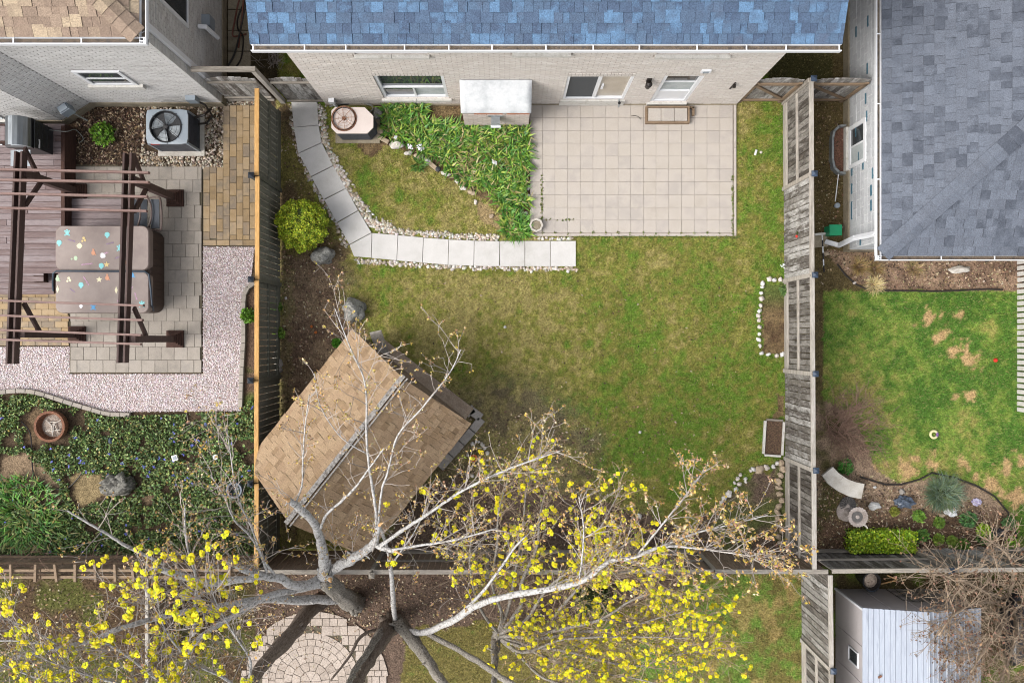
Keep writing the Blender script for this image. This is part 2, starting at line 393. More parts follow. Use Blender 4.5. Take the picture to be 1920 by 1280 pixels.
M('statue_stone', ['#3a3834', '#6c6a63', '#928f86', '#4a4843', '#7d7a72'], sc=6, fine=.3, fsc=50, bump=.8)
M('bark', ['#5f564c', '#958d81', '#b5aea3', '#7d756a', '#a39b8f'], sc=5, stretch=(5, 5, 1.2), fine=.45, fsc=14, bump=1.0, bd=.04)
M('bark_dark', ['#6b5d50', '#84766a', '#958779'], sc=5, stretch=(5, 5, 1.2), fine=.35, fsc=14, bump=.8, bd=.03)
M('bark_pale', ['#5d5853', '#a09c97', '#bebbb7', '#cbc8c4', '#95918b'], sc=15, fine=.3, fsc=34, bump=.5, bd=.015)
M('twig', ['#857a70', '#a1978e', '#b3aaa2'], sc=5, fine=.15, bump=0)
M('twig_tan', ['#7d6a58', '#9a8772', '#b09d86'], sc=5, fine=.15, bump=0)
M('twig_brown', ['#6b5448', '#84695a', '#957b6a'], sc=5, fine=.15, bump=0)
M('cut_wood', ['#c98d55', '#e3b581', '#eacfa6'], sc=25, fine=.15, fsc=80)
M('green_plastic', ['#0f8a5c', '#149a69'], sc=4, rough=.4, bump=0, fine=.05, spec=.5)
M('galvanised', ['#9aa0a2', '#aeb3b4'], sc=8, rough=.4, metal=.5, bump=0)
M('shed_roof', ['#959ca8', '#adb4bf', '#a2a9b5', '#b3b9c4'], sc=2.2, stretch=(3, .4, 1), rough=.4, fine=.03, bump=0, spec=.4)
M('shed_wall', ['#bbb4b2', '#c6bfbe', '#c0b9b8'], sc=1.5, rough=.5, fine=.04, bump=0)
M('bag_blue', ['#3b4452', '#5d6878', '#2b323d'], sc=12, rough=.35, bump=.5, fsc=25, spec=.5)
M('bag_black', ['#141416', '#29292d'], sc=12, rough=.3, bump=.5, fsc=25, spec=.5)
M('bag_white', ['#dfe0e4', '#f0f0f2'], sc=12, rough=.5, bump=.5, fsc=25)
M('violet_fabric', ['#8d7db0', '#d9d5e2'], sc=30, rough=.6)
M('birdbath', ['#8f837b', '#a79c95', '#b8aea8'], sc=8, fine=.2, fsc=50, bump=.4)
M('basin_dark', ['#5d5a58', '#6c6967'], sc=8, fine=.2)
M('hose_dark', ['#241f1c', '#2f2925'], sc=8, rough=.45, bump=0)
M('hose_brown', ['#6a3a2a', '#7d4835'], sc=8, rough=.45, bump=0)
M('wire_grey', ['#83857f', '#999b95'], sc=8, rough=.5, bump=0)
M('stripe_black', ['#17181a', '#202226'], sc=8, rough=.5, bump=0)
M('stripe_white', ['#e3e4e6', '#efefef'], sc=8, rough=.5, bump=0)
M('red_plastic', ['#c22d22', '#d33a2c'], sc=8, rough=.4, bump=0)
M('ring_yellow', ['#d9d59a', '#e8e5b5'], sc=8, rough=.5, bump=0)
M('violet_plastic', ['#7d5a93', '#8a689f'], sc=8, rough=.5, bump=0)
M('orange_clay', ['#c4692f', '#d98040'], sc=10, rough=.6)
M('flower_yellow', [], vcol=True, sc=8, fine=.1, bump=0, vary=.12, rough=.6, spec=.2)
M('sling', ['#3b3f46', '#4b5058'], sc=60, rough=.6, fine=.15)
M('chair_frame', ['#5d4f4b', '#75655f'], sc=6, rough=.4, bump=0)
M('edging_black', ['#2a2521', '#3a332d'], sc=10, rough=.6)
M('wood_dark_z', ['#332d29', '#5d5750', '#948f88', '#453e38', '#6b645c'], piece=.6, sc=5, stretch=(1.3, 1.3, .4), fine=.3, fsc=22, bump=.5)
M('mulch_red', ['#6b4a3c', '#8c6655', '#5d4235'], sc=25, fine=.5, fsc=70, bump=.9, bd=.03)
for nm, c in (('sticker_aqua', '#8ed6d8'), ('sticker_orange', '#d99a78'), ('sticker_cream', '#efe6c0'), ('sticker_white', '#f1eef0'),
              ('sticker_blue', '#5fa5d8'), ('sticker_pink', '#cf9fc0'), ('sticker_green', '#b9cfae'), ('sticker_gold', '#dcc385'), ('sticker_violet', '#8d7396')):
    M(nm, [c, c], bump=0, fine=.04, rough=.5)

# ------------------------------------------------------------------ ground
def tint(h): return np.array(C(h))
def lerp(a, b, t): return a + (b - a) * t[..., None]
def sst(x, a, b):
    t = np.clip((x - a) / (b - a), 0, 1); return t*t*(3-2*t)
LAWN_R_BED = [(1527, 745), (1570, 760), (1612, 800), (1640, 880), (1690, 905), (1745, 895), (1790, 895), (1850, 915), (1893, 960), (1908, 1035), (1527, 1045)]
MULCH_R = [(1545, 470), (1930, 470), (1930, 548), (1870, 545), (1640, 546), (1605, 530), (1580, 505)]
DIRT_L = [(522, 470), (640, 470), (660, 520), (652, 570), (690, 620), (700, 720), (560, 990), (540, 1045), (515, 1045)]
STRIP_L = [(520, 190), (560, 200), (570, 330), (610, 420), (660, 480), (600, 500), (520, 480)]
BED = [(705, 196), (1000, 192), (998, 442), (948, 440), (940, 395), (885, 362), (835, 330), (790, 300), (740, 275), (690, 262)]
DIRT_S = [(850, 740), (930, 705), (1010, 720), (1120, 780), (1165, 850), (1095, 905), (1180, 960), (1260, 985), (1310, 1040), (700, 1050), (690, 1030)]
BED_R1 = [(1428, 535), (1478, 530), (1478, 668), (1430, 662)]
BED_R2 = [(1455, 870), (1480, 860), (1480, 1040), (1280, 1040), (1330, 960), (1400, 905)]
TAN = [(1745, 594, 13), (1768, 622, 14), (1757, 633, 9), (1795, 655, 15), (1825, 678, 15), (1812, 668, 8), (1715, 610, 6), (1800, 590, 9), (1828, 690, 7), (1815, 740, 10), (1795, 745, 8),
       (1742, 865, 14), (1720, 862, 8), (1700, 880, 16), (1690, 860, 10), (1640, 880, 9), (1660, 870, 10), (1810, 870, 12), (1860, 905, 16), (1885, 885, 15), (1900, 930, 22), (1880, 990, 10), (1915, 860, 12), (1830, 895, 8), (1650, 905, 7)]
def ground_fields(px, py):
    """-> colour (N,3), grass density 0..1"""
    jx = px + (vn(px, py, 26, 1) - .5) * 34; jy = py + (vn(px, py, 26, 2) - .5) * 34
    sx = px + (vn(px, py, 9, 3) - .5) * 9; sy = py + (vn(px, py, 9, 4) - .5) * 9
    n1, n2, n3 = vn(px, py, 130, 5), vn(px, py, 42, 6), vn(px, py, 15, 7)
    shp = px.shape
    col = np.broadcast_to(tint('#54463a'), shp + (3,)).copy(); den = np.zeros(shp)
    def put(mask, c, d):
        m = mask.astype(float)
        col[:] = lerp(col, c if isinstance(c, np.ndarray) and c.ndim > 1 else np.broadcast_to(c, col.shape), m); den[:] = den*(1-m) + d*m
    # main yard lawn: straw-coloured in the middle and left, greener to the right and below
    g = .36 + .22*sst(px, 850, 1420) + (n1-.5)*.7 + (n2-.5)*.7 + (n3-.5)*.9 + (vn(px, py, 7, 8)-.5)*.9 + .26*sst(px, 1370, 1460)*sst(py, 860, 300) + .16*sst(py, 620, 930)*sst(px, 1080, 1250)
    g += .16*np.exp(-((px-1130)/70)**2 - ((py-480)/45)**2) - .14*np.exp(-((px-760)/120)**2 - ((py-640)/90)**2)
    lawn = lerp(lerp(np.broadcast_to(tint('#a89d62'), shp+(3,)), np.broadcast_to(tint('#888842'), shp+(3,)), sst(g, .1, .45)), np.broadcast_to(tint('#668430'), shp+(3,)), sst(g, .45, .95))
    lawn = lawn * (.66 + .30*n3 + .42*vn(px, py, 6, 18, 2))[..., None]
    put((px > 516) & (px < 1480) & (py > 90) & (py < 1050), lawn, 1.0)
    moss = lerp(np.broadcast_to(tint('#6b5b44'), shp+(3,)), np.broadcast_to(tint('#787040'), shp+(3,)), sst(n2, .35, .65))
    put(inpoly(jx, jy, STRIP_L), moss, .35)
    dirt = lerp(np.broadcast_to(tint('#6b5849'), shp+(3,)), np.broadcast_to(tint('#8d7962'), shp+(3,)), sst(n3*.5+n2*.5, .3, .7))
    dl_ = np.zeros(shp)
    for o_ in (-30, -14, 0, 14, 28):
        dl_ += inpoly(jx + o_, jy + o_*.4, DIRT_L) / 5.
    dl_ = dl_ * sst(dl_ + (n3-.5)*.9, .2, .6)
    col[:] = lerp(col, dirt, dl_); den[:] = den*(1-.82*dl_)
    gd = lerp(np.broadcast_to(tint('#5b4e46'), shp+(3,)), np.broadcast_to(tint('#726552'), shp+(3,)), sst(n2, .3, .7))
    ds = np.zeros(shp)
    for k, o in enumerate((-26, -12, 0, 14, 28)):
        ds += inpoly(jx + (n1-.5)*60, jy + o, DIRT_S) / 5.
    col[:] = lerp(col, gd, ds*(.40+.45*sst(n3, .3, .6))); den[:] = den*(1-.7*ds)
    dk = inpoly(jx, jy, [(830, 900), (960, 900), (1100, 930), (1260, 985), (1270, 1045), (680, 1045), (760, 960)])
    put(dk, tint('#65564b')*(.8+.4*n3)[..., None], .05)
    bedc = lerp(np.broadcast_to(tint('#5d4a38'), shp+(3,)), np.broadcast_to(tint('#7f6c4f'), shp+(3,)), sst(n3, .3, .7))
    put(inpoly(sx, sy, BED), bedc, .05)
    put(inpoly(jx, jy, [(700, 235), (740, 270), (700, 290), (640, 262), (625, 250)]), bedc, .1)
    put(inpoly(jx, jy, [(890, 365), (945, 400), (950, 440), (900, 420)]), tint('#a18c66')*(.8+.4*n3)[..., None], .2)
    put(inpoly(sx, sy, BED_R1), lerp(bedc, np.broadcast_to(tint('#5f6a38'), shp+(3,)), sst(py, 590, 545)), .15)
    put(inpoly(jx, jy, BED_R2), lerp(np.broadcast_to(tint('#6d5d50'), shp+(3,)), np.broadcast_to(tint('#666a40'), shp+(3,)), sst(n2, .5, .7)), .16)
    put(inpoly(jx, jy, [(1455, 735), (1478, 735), (1478, 785), (1450, 785)]), bedc, .1)
    # right neighbour
    put((px >= 1480) & (py < 1050), tint('#675a3c')*(.75+.5*n2)[..., None], .4)
    g2 = .47 + (n1-.5)*1.1 + (n2-.5)*.8 + .18*np.exp(-((px-1720)/90)**2 - ((py-800)/60)**2) + (n3-.5)*.9 + (vn(px, py, 7, 8)-.5)*.8 - .25*sst(px, 1640, 1560)
    lr = lerp(lerp(np.broadcast_to(tint('#a19d58'), shp+(3,)), np.broadcast_to(tint('#7b9440'), shp+(3,)), sst(g2, .05, .4)), np.broadcast_to(tint('#557a30'), shp+(3,)), sst(g2, .4, .8))
    rl = inpoly(sx, sy, [(1545, 545), (1908, 545), (1912, 470), (1960, 470), (1960, 1045), (1540, 1045)])
    put(rl, lr, 1.0)
    tn = np.zeros(shp)
    for x, y, r in TAN:
        tn = np.maximum(tn, sst(1.35 - np.hypot(px-x, py-y)/r + (n3-.5)*2.6 + (vn(px, py, 6, 9)-.5)*1.6, .05, .7))
    tn *= rl
    col[:] = lerp(col, np.broadcast_to(tint('#bb9c70'), col.shape)*(.8+.4*n3)[..., None], tn); den[:] = den*(1-.8*tn)
    lb = lerp(lerp(np.broadcast_to(tint('#97826d'), shp+(3,)), np.broadcast_to(tint('#6b5645'), shp+(3,)), sst(py, 930, 985)), np.broadcast_to(tint('#5f5a38'), shp+(3,)), sst(n2, .55, .75)*sst(px, 1640, 1560))
    put(inpoly(sx, sy, LAWN_R_BED), lb*(.75+.5*n3)[..., None], .03)
    put(inpoly(sx, sy, MULCH_R), lerp(np.broadcast_to(tint('#7d6656'), shp+(3,)), np.broadcast_to(tint('#a08670'), shp+(3,)), sst(n3, .3, .7)), .03)
    put((px > 1440) & (px < 1560) & (py < 188), tint('#565230')*(.7+.6*n2)[..., None], .6)
    # behind the rear fence
    put((py >= 1050) & (px < 480), lerp(np.broadcast_to(tint('#5b4a39'), shp+(3,)), np.broadcast_to(tint('#5f6034'), shp+(3,)), sst(n2+.2*sst(px, 200, 0)+.25*sst(py, 1200, 1270)*sst(px, 260, 40), .5, .75)), .3)
    put((py >= 1050) & (px >= 480) & (px < 1512), tint('#6a594d')*(.75+.5*n3)[..., None], .03)
    lo = lerp(np.broadcast_to(tint('#7d7443'), shp+(3,)), np.broadcast_to(tint('#6f8f3c'), shp+(3,)), sst(g2+.3*sst(px, 1250, 1400)-.35*sst(px, 1250, 950), .2, .8))
    put(inpoly(jx, jy, [(760, 1180), (900, 1170), (1060, 1165), (1260, 1110), (1300, 1075), (1512, 1062), (1512, 1400), (740, 1400)]), lo, .85)
    tn2 = sst(vn(px, py, 30, 12), .6, .72) * ((py > 1060) & (px > 1300) & (px < 1512)); col[:] = lerp(col, np.broadcast_to(tint('#a8935f'), col.shape), tn2*.8)
    put((px >= 1512) & (py >= 1060), lerp(np.broadcast_to(tint('#5d5238'), shp+(3,)), np.broadcast_to(tint('#64752f'), shp+(3,)), sst(n2, .5, .7)), .4)
    # left neighbour
    put((px <= 515) & (py < 1045), tint('#57493a')*(.8+.4*n3)[..., None], 0)
    put((px < 270) & (py < 330), lerp(np.broadcast_to(tint('#4b3a2f'), shp+(3,)), np.broadcast_to(tint('#6f5b48'), shp+(3,)), sst(vn(px, py, 7, 14), .4, .8)), 0)
    put((px > 455) & (px < 482) & (py > 530) & (py < 780), lerp(np.broadcast_to(tint('#6a5546'), shp+(3,)), np.broadcast_to(tint('#5a6334'), shp+(3,)), sst(n2, .5, .7)), .1)
    for poly, c in (([(0, 860), (50, 850), (95, 890), (120, 940), (95, 965), (0, 920)], '#8b7760'), ([(130, 895), (190, 880), (200, 930), (150, 960)], '#92805f'), ([(265, 925), (290, 925), (285, 950), (265, 945)], '#85715a'),
                    ([(45, 785), (75, 770), (80, 830), (50, 835)], '#6e5c47'), ([(135, 775), (165, 770), (170, 800), (140, 820)], '#5d4f3e')):
        put(inpoly(jx, jy, poly), tint(c)*(.8+.4*n3)[..., None], 0)
    put((px > 380) & (px < 520) & (py < 150), tint('#4b4230')*(.8+.4*n3)[..., None], .1)
    return col, den

gx = np.concatenate([[-90, -40, -20], np.arange(-13, 13.01, .055), [20, 40, 90]]); gy = np.concatenate([[-90, -40, -15], np.arange(-9, 9.01, .055), [15, 40, 90]])
X, Y = np.meshgrid(gx, gy); pxg, pyg = X*F/H + NX, NY - Y*F/H
gc, _ = ground_fields(pxg, pyg)
Z = (vn(pxg, pyg, 60, 21) - .5)*.02 - .012
nxg, nyg = len(gx), len(gy); ii = (np.arange(nyg-1)[:, None]*nxg + np.arange(nxg-1)[None]).ravel()
fast('ground', np.stack([X, Y, Z], -1).reshape(-1, 3), np.stack([ii, ii+1, ii+nxg+1, ii+nxg], 1), 'soil', None, gc.reshape(-1, 3), True)
tag(bpy.data.objects['ground'], 'bare soil and turf of the back yards', None, None, 'structure')

PAVED = [[(993, 194), (1384, 194), (1384, 444), (993, 444)], [(546, 188), (600, 186), (606, 270), (700, 437), (1082, 450), (1082, 502), (745, 490), (660, 484), (566, 320), (552, 240)]]
def grass(name, label, poly, per_m2, hgt, seed):
    a = np.array(poly, float); area = (a[:, 0].ptp() if hasattr(a, 'ptp') else np.ptp(a[:, 0])) * np.ptp(a[:, 1]) * (H/F)**2
    p = nr.uniform(a.min(0), a.max(0), (int(area*per_m2), 2)); k = inpoly(p[:, 0], p[:, 1], poly)
    for q in PAVED: k &= ~inpoly(p[:, 0], p[:, 1], q)
    p = p[k]; c, d = ground_fields(p[:, 0], p[:, 1]); k = nr.rand(len(p)) < d; p, c = p[k], c[k]; n = len(p)
    c = np.clip(c * nr.uniform(.72, 1.5, (n, 1)) * nr.uniform(.93, 1.08, (n, 3)), .004, .8)
    dry = nr.rand(n) < .13; c[dry] = c[dry]*.4 + tint('#b5a372')*.6
    w = W2(p); az = nr.uniform(0, 2*PI, n); h = nr.uniform(.5, 1.2, n)*hgt; ln = nr.uniform(.3, 1.2, n)*hgt*1.3; wd = nr.uniform(.004, .009, n)
    s = np.stack([-np.sin(az)*wd, np.cos(az)*wd, 0*az], 1); t = w + np.stack([np.cos(az)*ln, np.sin(az)*ln, h], 1)
    w[:, 2] = -.01
    v = np.stack([w - s, w + s, t], 1).reshape(-1, 3)
    o = fast(name, v, np.arange(3*n).reshape(n, 3), 'grass', None, np.repeat(c, 3, 0)); tag(o, label, 'grass', None, 'stuff')
grass('grass', 'patchy straw and green lawn of the middle yard', [(520, 100), (1478, 100), (1478, 1040), (520, 1040)], 2000, .045, 1)
grass('grass', 'lush green lawn with tan bare patches in the right yard', [(1482, 100), (1935, 100), (1935, 1040), (1528, 1040)], 2000, .045, 2)
grass('grass', 'rough grass behind the rear fence', [(-20, 1085), (1512, 1060), (1900, 1060), (1900, 1300), (-20, 1300)], 1500, .05, 3)

# ------------------------------------------------------------------ middle patio and stepping walk
def sheet(name, poly_px, z, mat, parent=None, th=.03):
    return MB().prism([tuple(P(x, y)[:2]) for x, y in poly_px], z - th, z).build(name, mat, parent)
pat = tag(sheet('patio', [(994, 196), (1374.5, 196), (1374.5, 438), (994, 438)], .018, 'patio_joint'), 'square beige tiles patio behind the house', None, None, 'structure')
tx = [994] + [940 + v*.3359 for v in (229, 299, 370, 440, 511, 582, 651, 721, 792, 862, 933, 1004, 1075, 1146, 1218, 1290)]
ty = [197] + [v*.3359 for v in (659, 731, 802, 874, 945, 1017, 1088, 1159, 1230)] + [437]
for i in range(len(tx)-1):
    for j in range(len(ty)-1):
        a, b = P(tx[i], ty[j]), P(tx[i+1], ty[j+1])
        piece('tile', pat, 'patio_tile', ((a.x+b.x)/2, (a.y+b.y)/2, .018 + rnd.uniform(0, .004)), (round(b.x-a.x, 3) - .006, round(a.y-b.y, 3) - .006, .03), rnd.uniform(-.003, .003), .0015)
for a, b in (((1377.5, 196), (1377.5, 443)), ((994, 440.5), (1374.5, 440.5))):
    A, B = P(*a), P(*b); n = int((B-A).length/1.2)+1
    for k in range(n):
        p, q = A.lerp(B, k/n), A.lerp(B, (k+1)/n); bar('edging', pat, 'patio_edge', p + (q-p)*.003 + Vector((0, 0, .02)), q - (q-p)*.003 + Vector((0, 0, .02)), .06, .05)
def Q(l, ox, oy, k=.3359): return [(ox + x*k, oy + y*k) for x, y in l]
SL = [Q(l, 440, 0) for l in ([(318, 571), (462, 560), (470, 700), (332, 713)], [(333, 715), (471, 703), (486, 798), (357, 856)], [(359, 859), (488, 800), (550, 925), (428, 986)],
      [(430, 990), (552, 928), (622, 1052), (498, 1114)], [(501, 1118), (624, 1054), (690, 1175), (572, 1241)])]
SL.append([(633, 418.5), (672.5, 395.5), (697, 436.5), (655.5, 458.5)])
SL += [Q(l, 440, 420) for l in ([(643, 118), (767, 51), (763, 188), (668, 182)], [(770, 51), (912, 63), (905, 203), (765, 190)], [(914, 63), (1054, 76), (1048, 215), (907, 204)],
       [(1056, 77), (1195, 87), (1191, 228), (1050, 216)], [(1197, 88), (1337, 93), (1334, 233), (1193, 229)], [(1339, 94), (1479, 96), (1477, 236), (1336, 234)])]
SL += [[(x0, 452), (x1, 452), (x1, 499.3), (x0, 499.3)] for x0, x1 in ((937.4, 983.8), (984.6, 1031.4), (1032.2, 1079.5))]
walk = T('walkway', 'curved walk of white concrete slabs through the lawn', None, P(700, 440)); walk['kind'] = 'structure'; del walk['label']
walk['label'] = 'curved walk of white concrete slabs through the lawn'
for k, l in enumerate(SL):
    z = .035 + rnd.uniform(0, .008); pts = [P(*p) for p in l]; c = sum(pts, Vector())/4
    m = MB(); lo = [p for p in pts]; ti = [c + (p-c)*.985 for p in pts]
    vs = [(p.x, p.y, -.03) for p in lo] + [(p.x, p.y, z-.008) for p in lo] + [(p.x, p.y, z) for p in ti]
    fs = [(8, 9, 10, 11)] + [f for i in range(4) for f in ((i, (i+1) % 4, 4+(i+1) % 4, 4+i), (4+i, 4+(i+1) % 4, 8+(i+1) % 4, 8+i))]
    m.add(vs, [f[::-1] for f in fs]).build('slab', 'walk_slab', walk)
# white pebbles along the walk
def along(path, w, n, jit=1.0):
    path = np.array(path, float); seg = np.hypot(*np.diff(path, axis=0).T); cum = np.concatenate([[0], np.cumsum(seg)])
    t = nr.uniform(0, cum[-1], n); i = np.clip(np.searchsorted(cum, t)-1, 0, len(seg)-1); f = ((t-cum[i])/seg[i])[:, None]
    d = np.diff(path, axis=0)[i]/seg[i][:, None]; nn = np.stack([-d[:, 1], d[:, 0]], 1)
    return path[i]*(1-f) + path[i+1]*f + nn*np.clip(nr.normal(0, .5, n), -1.2, 1.2)[:, None]*w
left = [(547, 195), (552, 240), (560, 288), (582, 335), (606, 378), (632, 420), (652, 462)]; right = [(603, 195), (608, 255), (622, 300), (650, 355), (685, 405), (700, 425)]
pp = np.vstack([along(left, 6, 230), along(right, 7, 420), along([(622, 290), (650, 345), (688, 400), (704, 425)], 9, 260), along([(704, 428), (745, 434), (800, 438), (870, 443), (935, 446)], 6, 430), along([(690, 415), (735, 425)], 9, 120),
                along([(665, 489), (745, 494), (840, 500), (1082, 505)], 4.5, 430), along([(500, 0)]*1 + [(1000, 446), (1078, 447)], 2.0, 40) if False else along([(1000, 446.5), (1078, 447.5)], 1.6, 36)])
for q in PAVED[1:]: pp = pp[~np.array([any(inpoly(np.array([x]), np.array([y]), l)[0] for l in SL) for x, y in pp])]
o = pebbles('pebble_border', pp, nr.uniform(.018, .05, len(pp)), 'pebble', None, .6, 0, cmix(['#d8d2c8', '#c9bfb0', '#e3dfd8', '#b5a692', '#9d9486', '#cdb9a5'], len(pp), .06))
tag(o, 'pale pebbles strewn along both sides of the slab walk', 'pebbles', None, 'stuff')
# ------------------------------------------------------------------ masonry and roofing helpers
def brickwork(wall, o, u, n, L, z0, z1, holes, bl, bh, mat, zi0, maxn=300, name='brick', proud=.007, j=.010):
    """running-bond bricks over a wall face; the rows above zi0 (largest in view) are pieces, the rest one joined part.
    holes: (u0, u1, z0, z1)"""
    o, u, n = Vector(o), Vector(u).normalized(), Vector(n).normalized(); base = frame_m(o, u, n)
    rest = MB(); cnt = 0; r = 0; z = z0
    while z + bh <= z1 + 1e-6:
        x = -(bl/2 if r % 2 else 0) + rnd.uniform(-.01, .01)*0
        while x < L:
            a, b = max(x, 0), min(x + bl, L); segs = [(a, b)]
            for h in holes:
                if z + bh > h[2] + .01 and z < h[3] - .01:
                    ns = []
                    for s, e in segs:
                        if e <= h[0] or s >= h[1]: ns.append((s, e)); continue
                        if s < h[0]: ns.append((s, h[0]))
                        if e > h[1]: ns.append((h[1], e))
                    segs = ns
            for s, e in segs:
                w = round(e - s, 2) - j
                if w < .02: continue
                d = .04; k = proud + rnd.choice((0, 0, .002, .003))
                m = base @ Matrix.Translation(((s+e)/2, d/2 - k, z + bh/2))
                if z >= zi0 and cnt < maxn and w > bl*.4:
                    oo = bpy.data.objects.new(name, box_mesh((w, d, bh-j), mat, .003)); link(oo, wall, m); cnt += 1
                else: rest.boxm(m, (w, d, bh-j))
            x += bl
        z += bh; r += 1
    if rest.v:
        oo = rest.build('brickwork', mat, wall); oo['kind'] = 'stuff'
    return cnt

def clip_poly(poly, a, b, c):
    """keep a*x+b*y+c >= 0"""
    out = []
    for i in range(len(poly)):
        p, q = poly[i], poly[(i+1) % len(poly)]; dp, dq = a*p[0]+b*p[1]+c, a*q[0]+b*q[1]+c
        if dp >= 0: out.append(p)
        if (dp >= 0) != (dq >= 0):
            t = dp/(dp-dq); out.append((p[0]+(q[0]-p[0])*t, p[1]+(q[1]-p[1])*t))
    return out
def shingles(roof, o, u, v, planes, umax, vmax, expo, widths, mat, maxn=300, keep=None, th=.013, counter=None):
    """tabs laid in courses up a slope. planes: half-planes (a,b,c) in (u,v) that bound the slope"""
    o, u, v = Vector(o), Vector(u).normalized(), Vector(v).normalized(); n = u.cross(v).normalized()
    flip = n.z < 0
    if flip: n = -n
    rest = MB(); counter = counter if counter is not None else [0]; r = 0; vv = 0.0
    tilt = math.atan2(th*1.1, expo)
    while vv < vmax:
        x = -rnd.uniform(0, .25)
        while x < umax:
            w = rnd.choice(widths); u0, u1 = x, x + w; x += w
            rect = [(u0+.002, vv), (u1-.002, vv), (u1-.002, vv+expo*1.25), (u0+.002, vv+expo*1.25)]
            p = rect
            for h in planes: p = clip_poly(p, *h) if p else p
            if len(p) < 3: continue
            cx, cy = sum(q[0] for q in p)/len(p), sum(q[1] for q in p)/len(p)
            wp = o + u*cx + v*cy
            if keep and not keep(wp): continue
            lift = rnd.choice((0, 0, .008, .013))
            def w3(q): return o + u*q[0] + v*q[1] + n*(th + lift + .012*(1 - (q[1]-vv)/(expo*1.25)))
            whole = len(p) == 4 and all(abs(p[i][0]-rect[i][0]) + abs(p[i][1]-rect[i][1]) < 1e-6 for i in range(4))
            if counter[0] < maxn:
                counter[0] += 1
                if whole:
                    m = Matrix.Identity(4); c = o + u*(u0+u1)/2 + v*(vv+expo*.625) + n*(th/2 + .006 + lift)
                    uu = u if not flip else -u
                    q = Matrix((uu, n.cross(uu), n)).transposed().to_4x4()
                    sgn = 1 if (n.cross(uu)).dot(v) > 0 else -1
                    q = Matrix.Translation(c) @ q @ Matrix.Rotation(-tilt*sgn*.8, 4, 'X')
                    oo = bpy.data.objects.new('shingle', box_mesh((w-.004, expo*1.25, th), mat, .001)); link(oo, roof, q)
                else: MB().slab([w3(q) for q in (p if not flip else p[::-1])], n, th).build('shingle', mat, roof)
            else: rest.slab([w3(q) for q in (p if not flip else p[::-1])], n, th)
        vv += expo; r += 1
    if rest.v: rest.build('shingle_field', mat, roof)['kind'] = 'stuff'
def gutter(parent, a, b, inward, w=.115, h=.11, clips=.85):
    """open eave trough from a to b (outer top edge); inward points to the roof"""
    a, b, iv = Vector(a), Vector(b), Vector(inward).normalized(); d = (b-a).normalized(); L = (b-a).length
    g = T_part('gutter', parent, a)
    m = MB(); c = (a+b)/2; rot = Matrix((d, iv, Vector((0, 0, 1)))).transposed().to_4x4()
    def bx(off_i, off_z, si, sz, mb): mb.boxm(Matrix.Translation(c + iv*off_i + Vector((0, 0, off_z))) @ rot, (L, si, sz))
    bx(.008, -.05, .016, .10, m); bx(w+.004, -.055, .008, .1, m)
    go = m.build('gutter', 'white_metal', parent)
    f = MB(); bx(w/2+.008, -.085, w-.012, .02, f); f.build('debris', 'gutter_inside', go)
    k = int(L/clips)
    for i in range(k+1):
        t = .04 + (L-.08)*i/max(1, k) + (rnd.uniform(-.1, .1) if 0 < i < k else 0)
        piece('bracket', go, 'white_metal', a + d*t + iv*(w/2+.008) + Vector((0, 0, -.008)), (.022, w-.01, .012), rot.copy(), .002)
    return go
def T_part(*a): return None
def rim(parent, o, u, n, x0, x1, z0, z1, w, mat, name='frame', depth=.06, proud=.01, sub=None):
    """four bars round an opening, one mesh"""
    b = frame_m(Vector(o), u, n); m = MB()
    for (cx, cz, sx, sz) in (((x0+x1)/2, z1-w/2, x1-x0, w), ((x0+x1)/2, z0+w/2, x1-x0, w), (x0+w/2, (z0+z1)/2, w, z1-z0-2*w), (x1-w/2, (z0+z1)/2, w, z1-z0-2*w)):
        m.boxm(b @ Matrix.Translation((cx, depth/2-proud, cz)), (sx, depth, sz))
    return m.build(name, mat, parent)
def wbox(parent, o, u, n, x0, x1, z0, z1, d0, d1, mat, name):
    """box on a wall: spans x0..x1, z0..z1, from d0 to d1 along the outward normal"""
    b = frame_m(Vector(o), u, n)
    return MB().boxm(b @ Matrix.Translation(((x0+x1)/2, -(d0+d1)/2, (z0+z1)/2)), (x1-x0, abs(d1-d0), z1-z0)).build(name, mat, parent)
def soldier(parent, o, u, n, x0, x1, z0, mat, h=.19, w=.075):
    b = frame_m(Vector(o), u, n); k = max(1, round((x1-x0)/w)); w = (x1-x0)/k
    for i in range(k): piece('lintel_brick', parent, mat, b @ Vector((x0+w*(i+.5), .012, z0+h/2)), (w-.012, .05, h-.006), frame_m((0, 0, 0), u, n), .003)

# ------------------------------------------------------------------ middle house
hs_ = T('house', 'two-storey pale brick house with blue shingle roof above the tiled patio', 'house', (.6, 5.6, 0))
WY = 5.60; HX0, HX1 = -4.30, 5.46; ZE = 5.22
o_, u_, n_ = (HX0, WY, 0), (1, 0, 0), (0, -1, 0)
def hx(x): return x - HX0
win1 = (hx(-2.84), hx(-1.34), .52, 2.20); sld = (hx(1.30), hx(2.73), .42, 2.15); dr = (hx(3.36), hx(4.22), .22, 2.2); bump_ = (hx(-.985), hx(.545), 0, 1.88)
ups = [(hx(-2.97), hx(-1.55), 3.50, 4.7), (hx(.14), hx(1.23), 3.62, 4.7), (hx(2.95), hx(4.37), 3.50, 4.7)]
m = MB(); holes = [win1, sld, dr] + ups
xs = sorted({0, hx(HX1)} | {v for h in holes for v in h[:2]}); zs = sorted({0, ZE+.1} | {v for h in holes for v in h[2:]})
b_ = frame_m(Vector(o_), u_, n_)
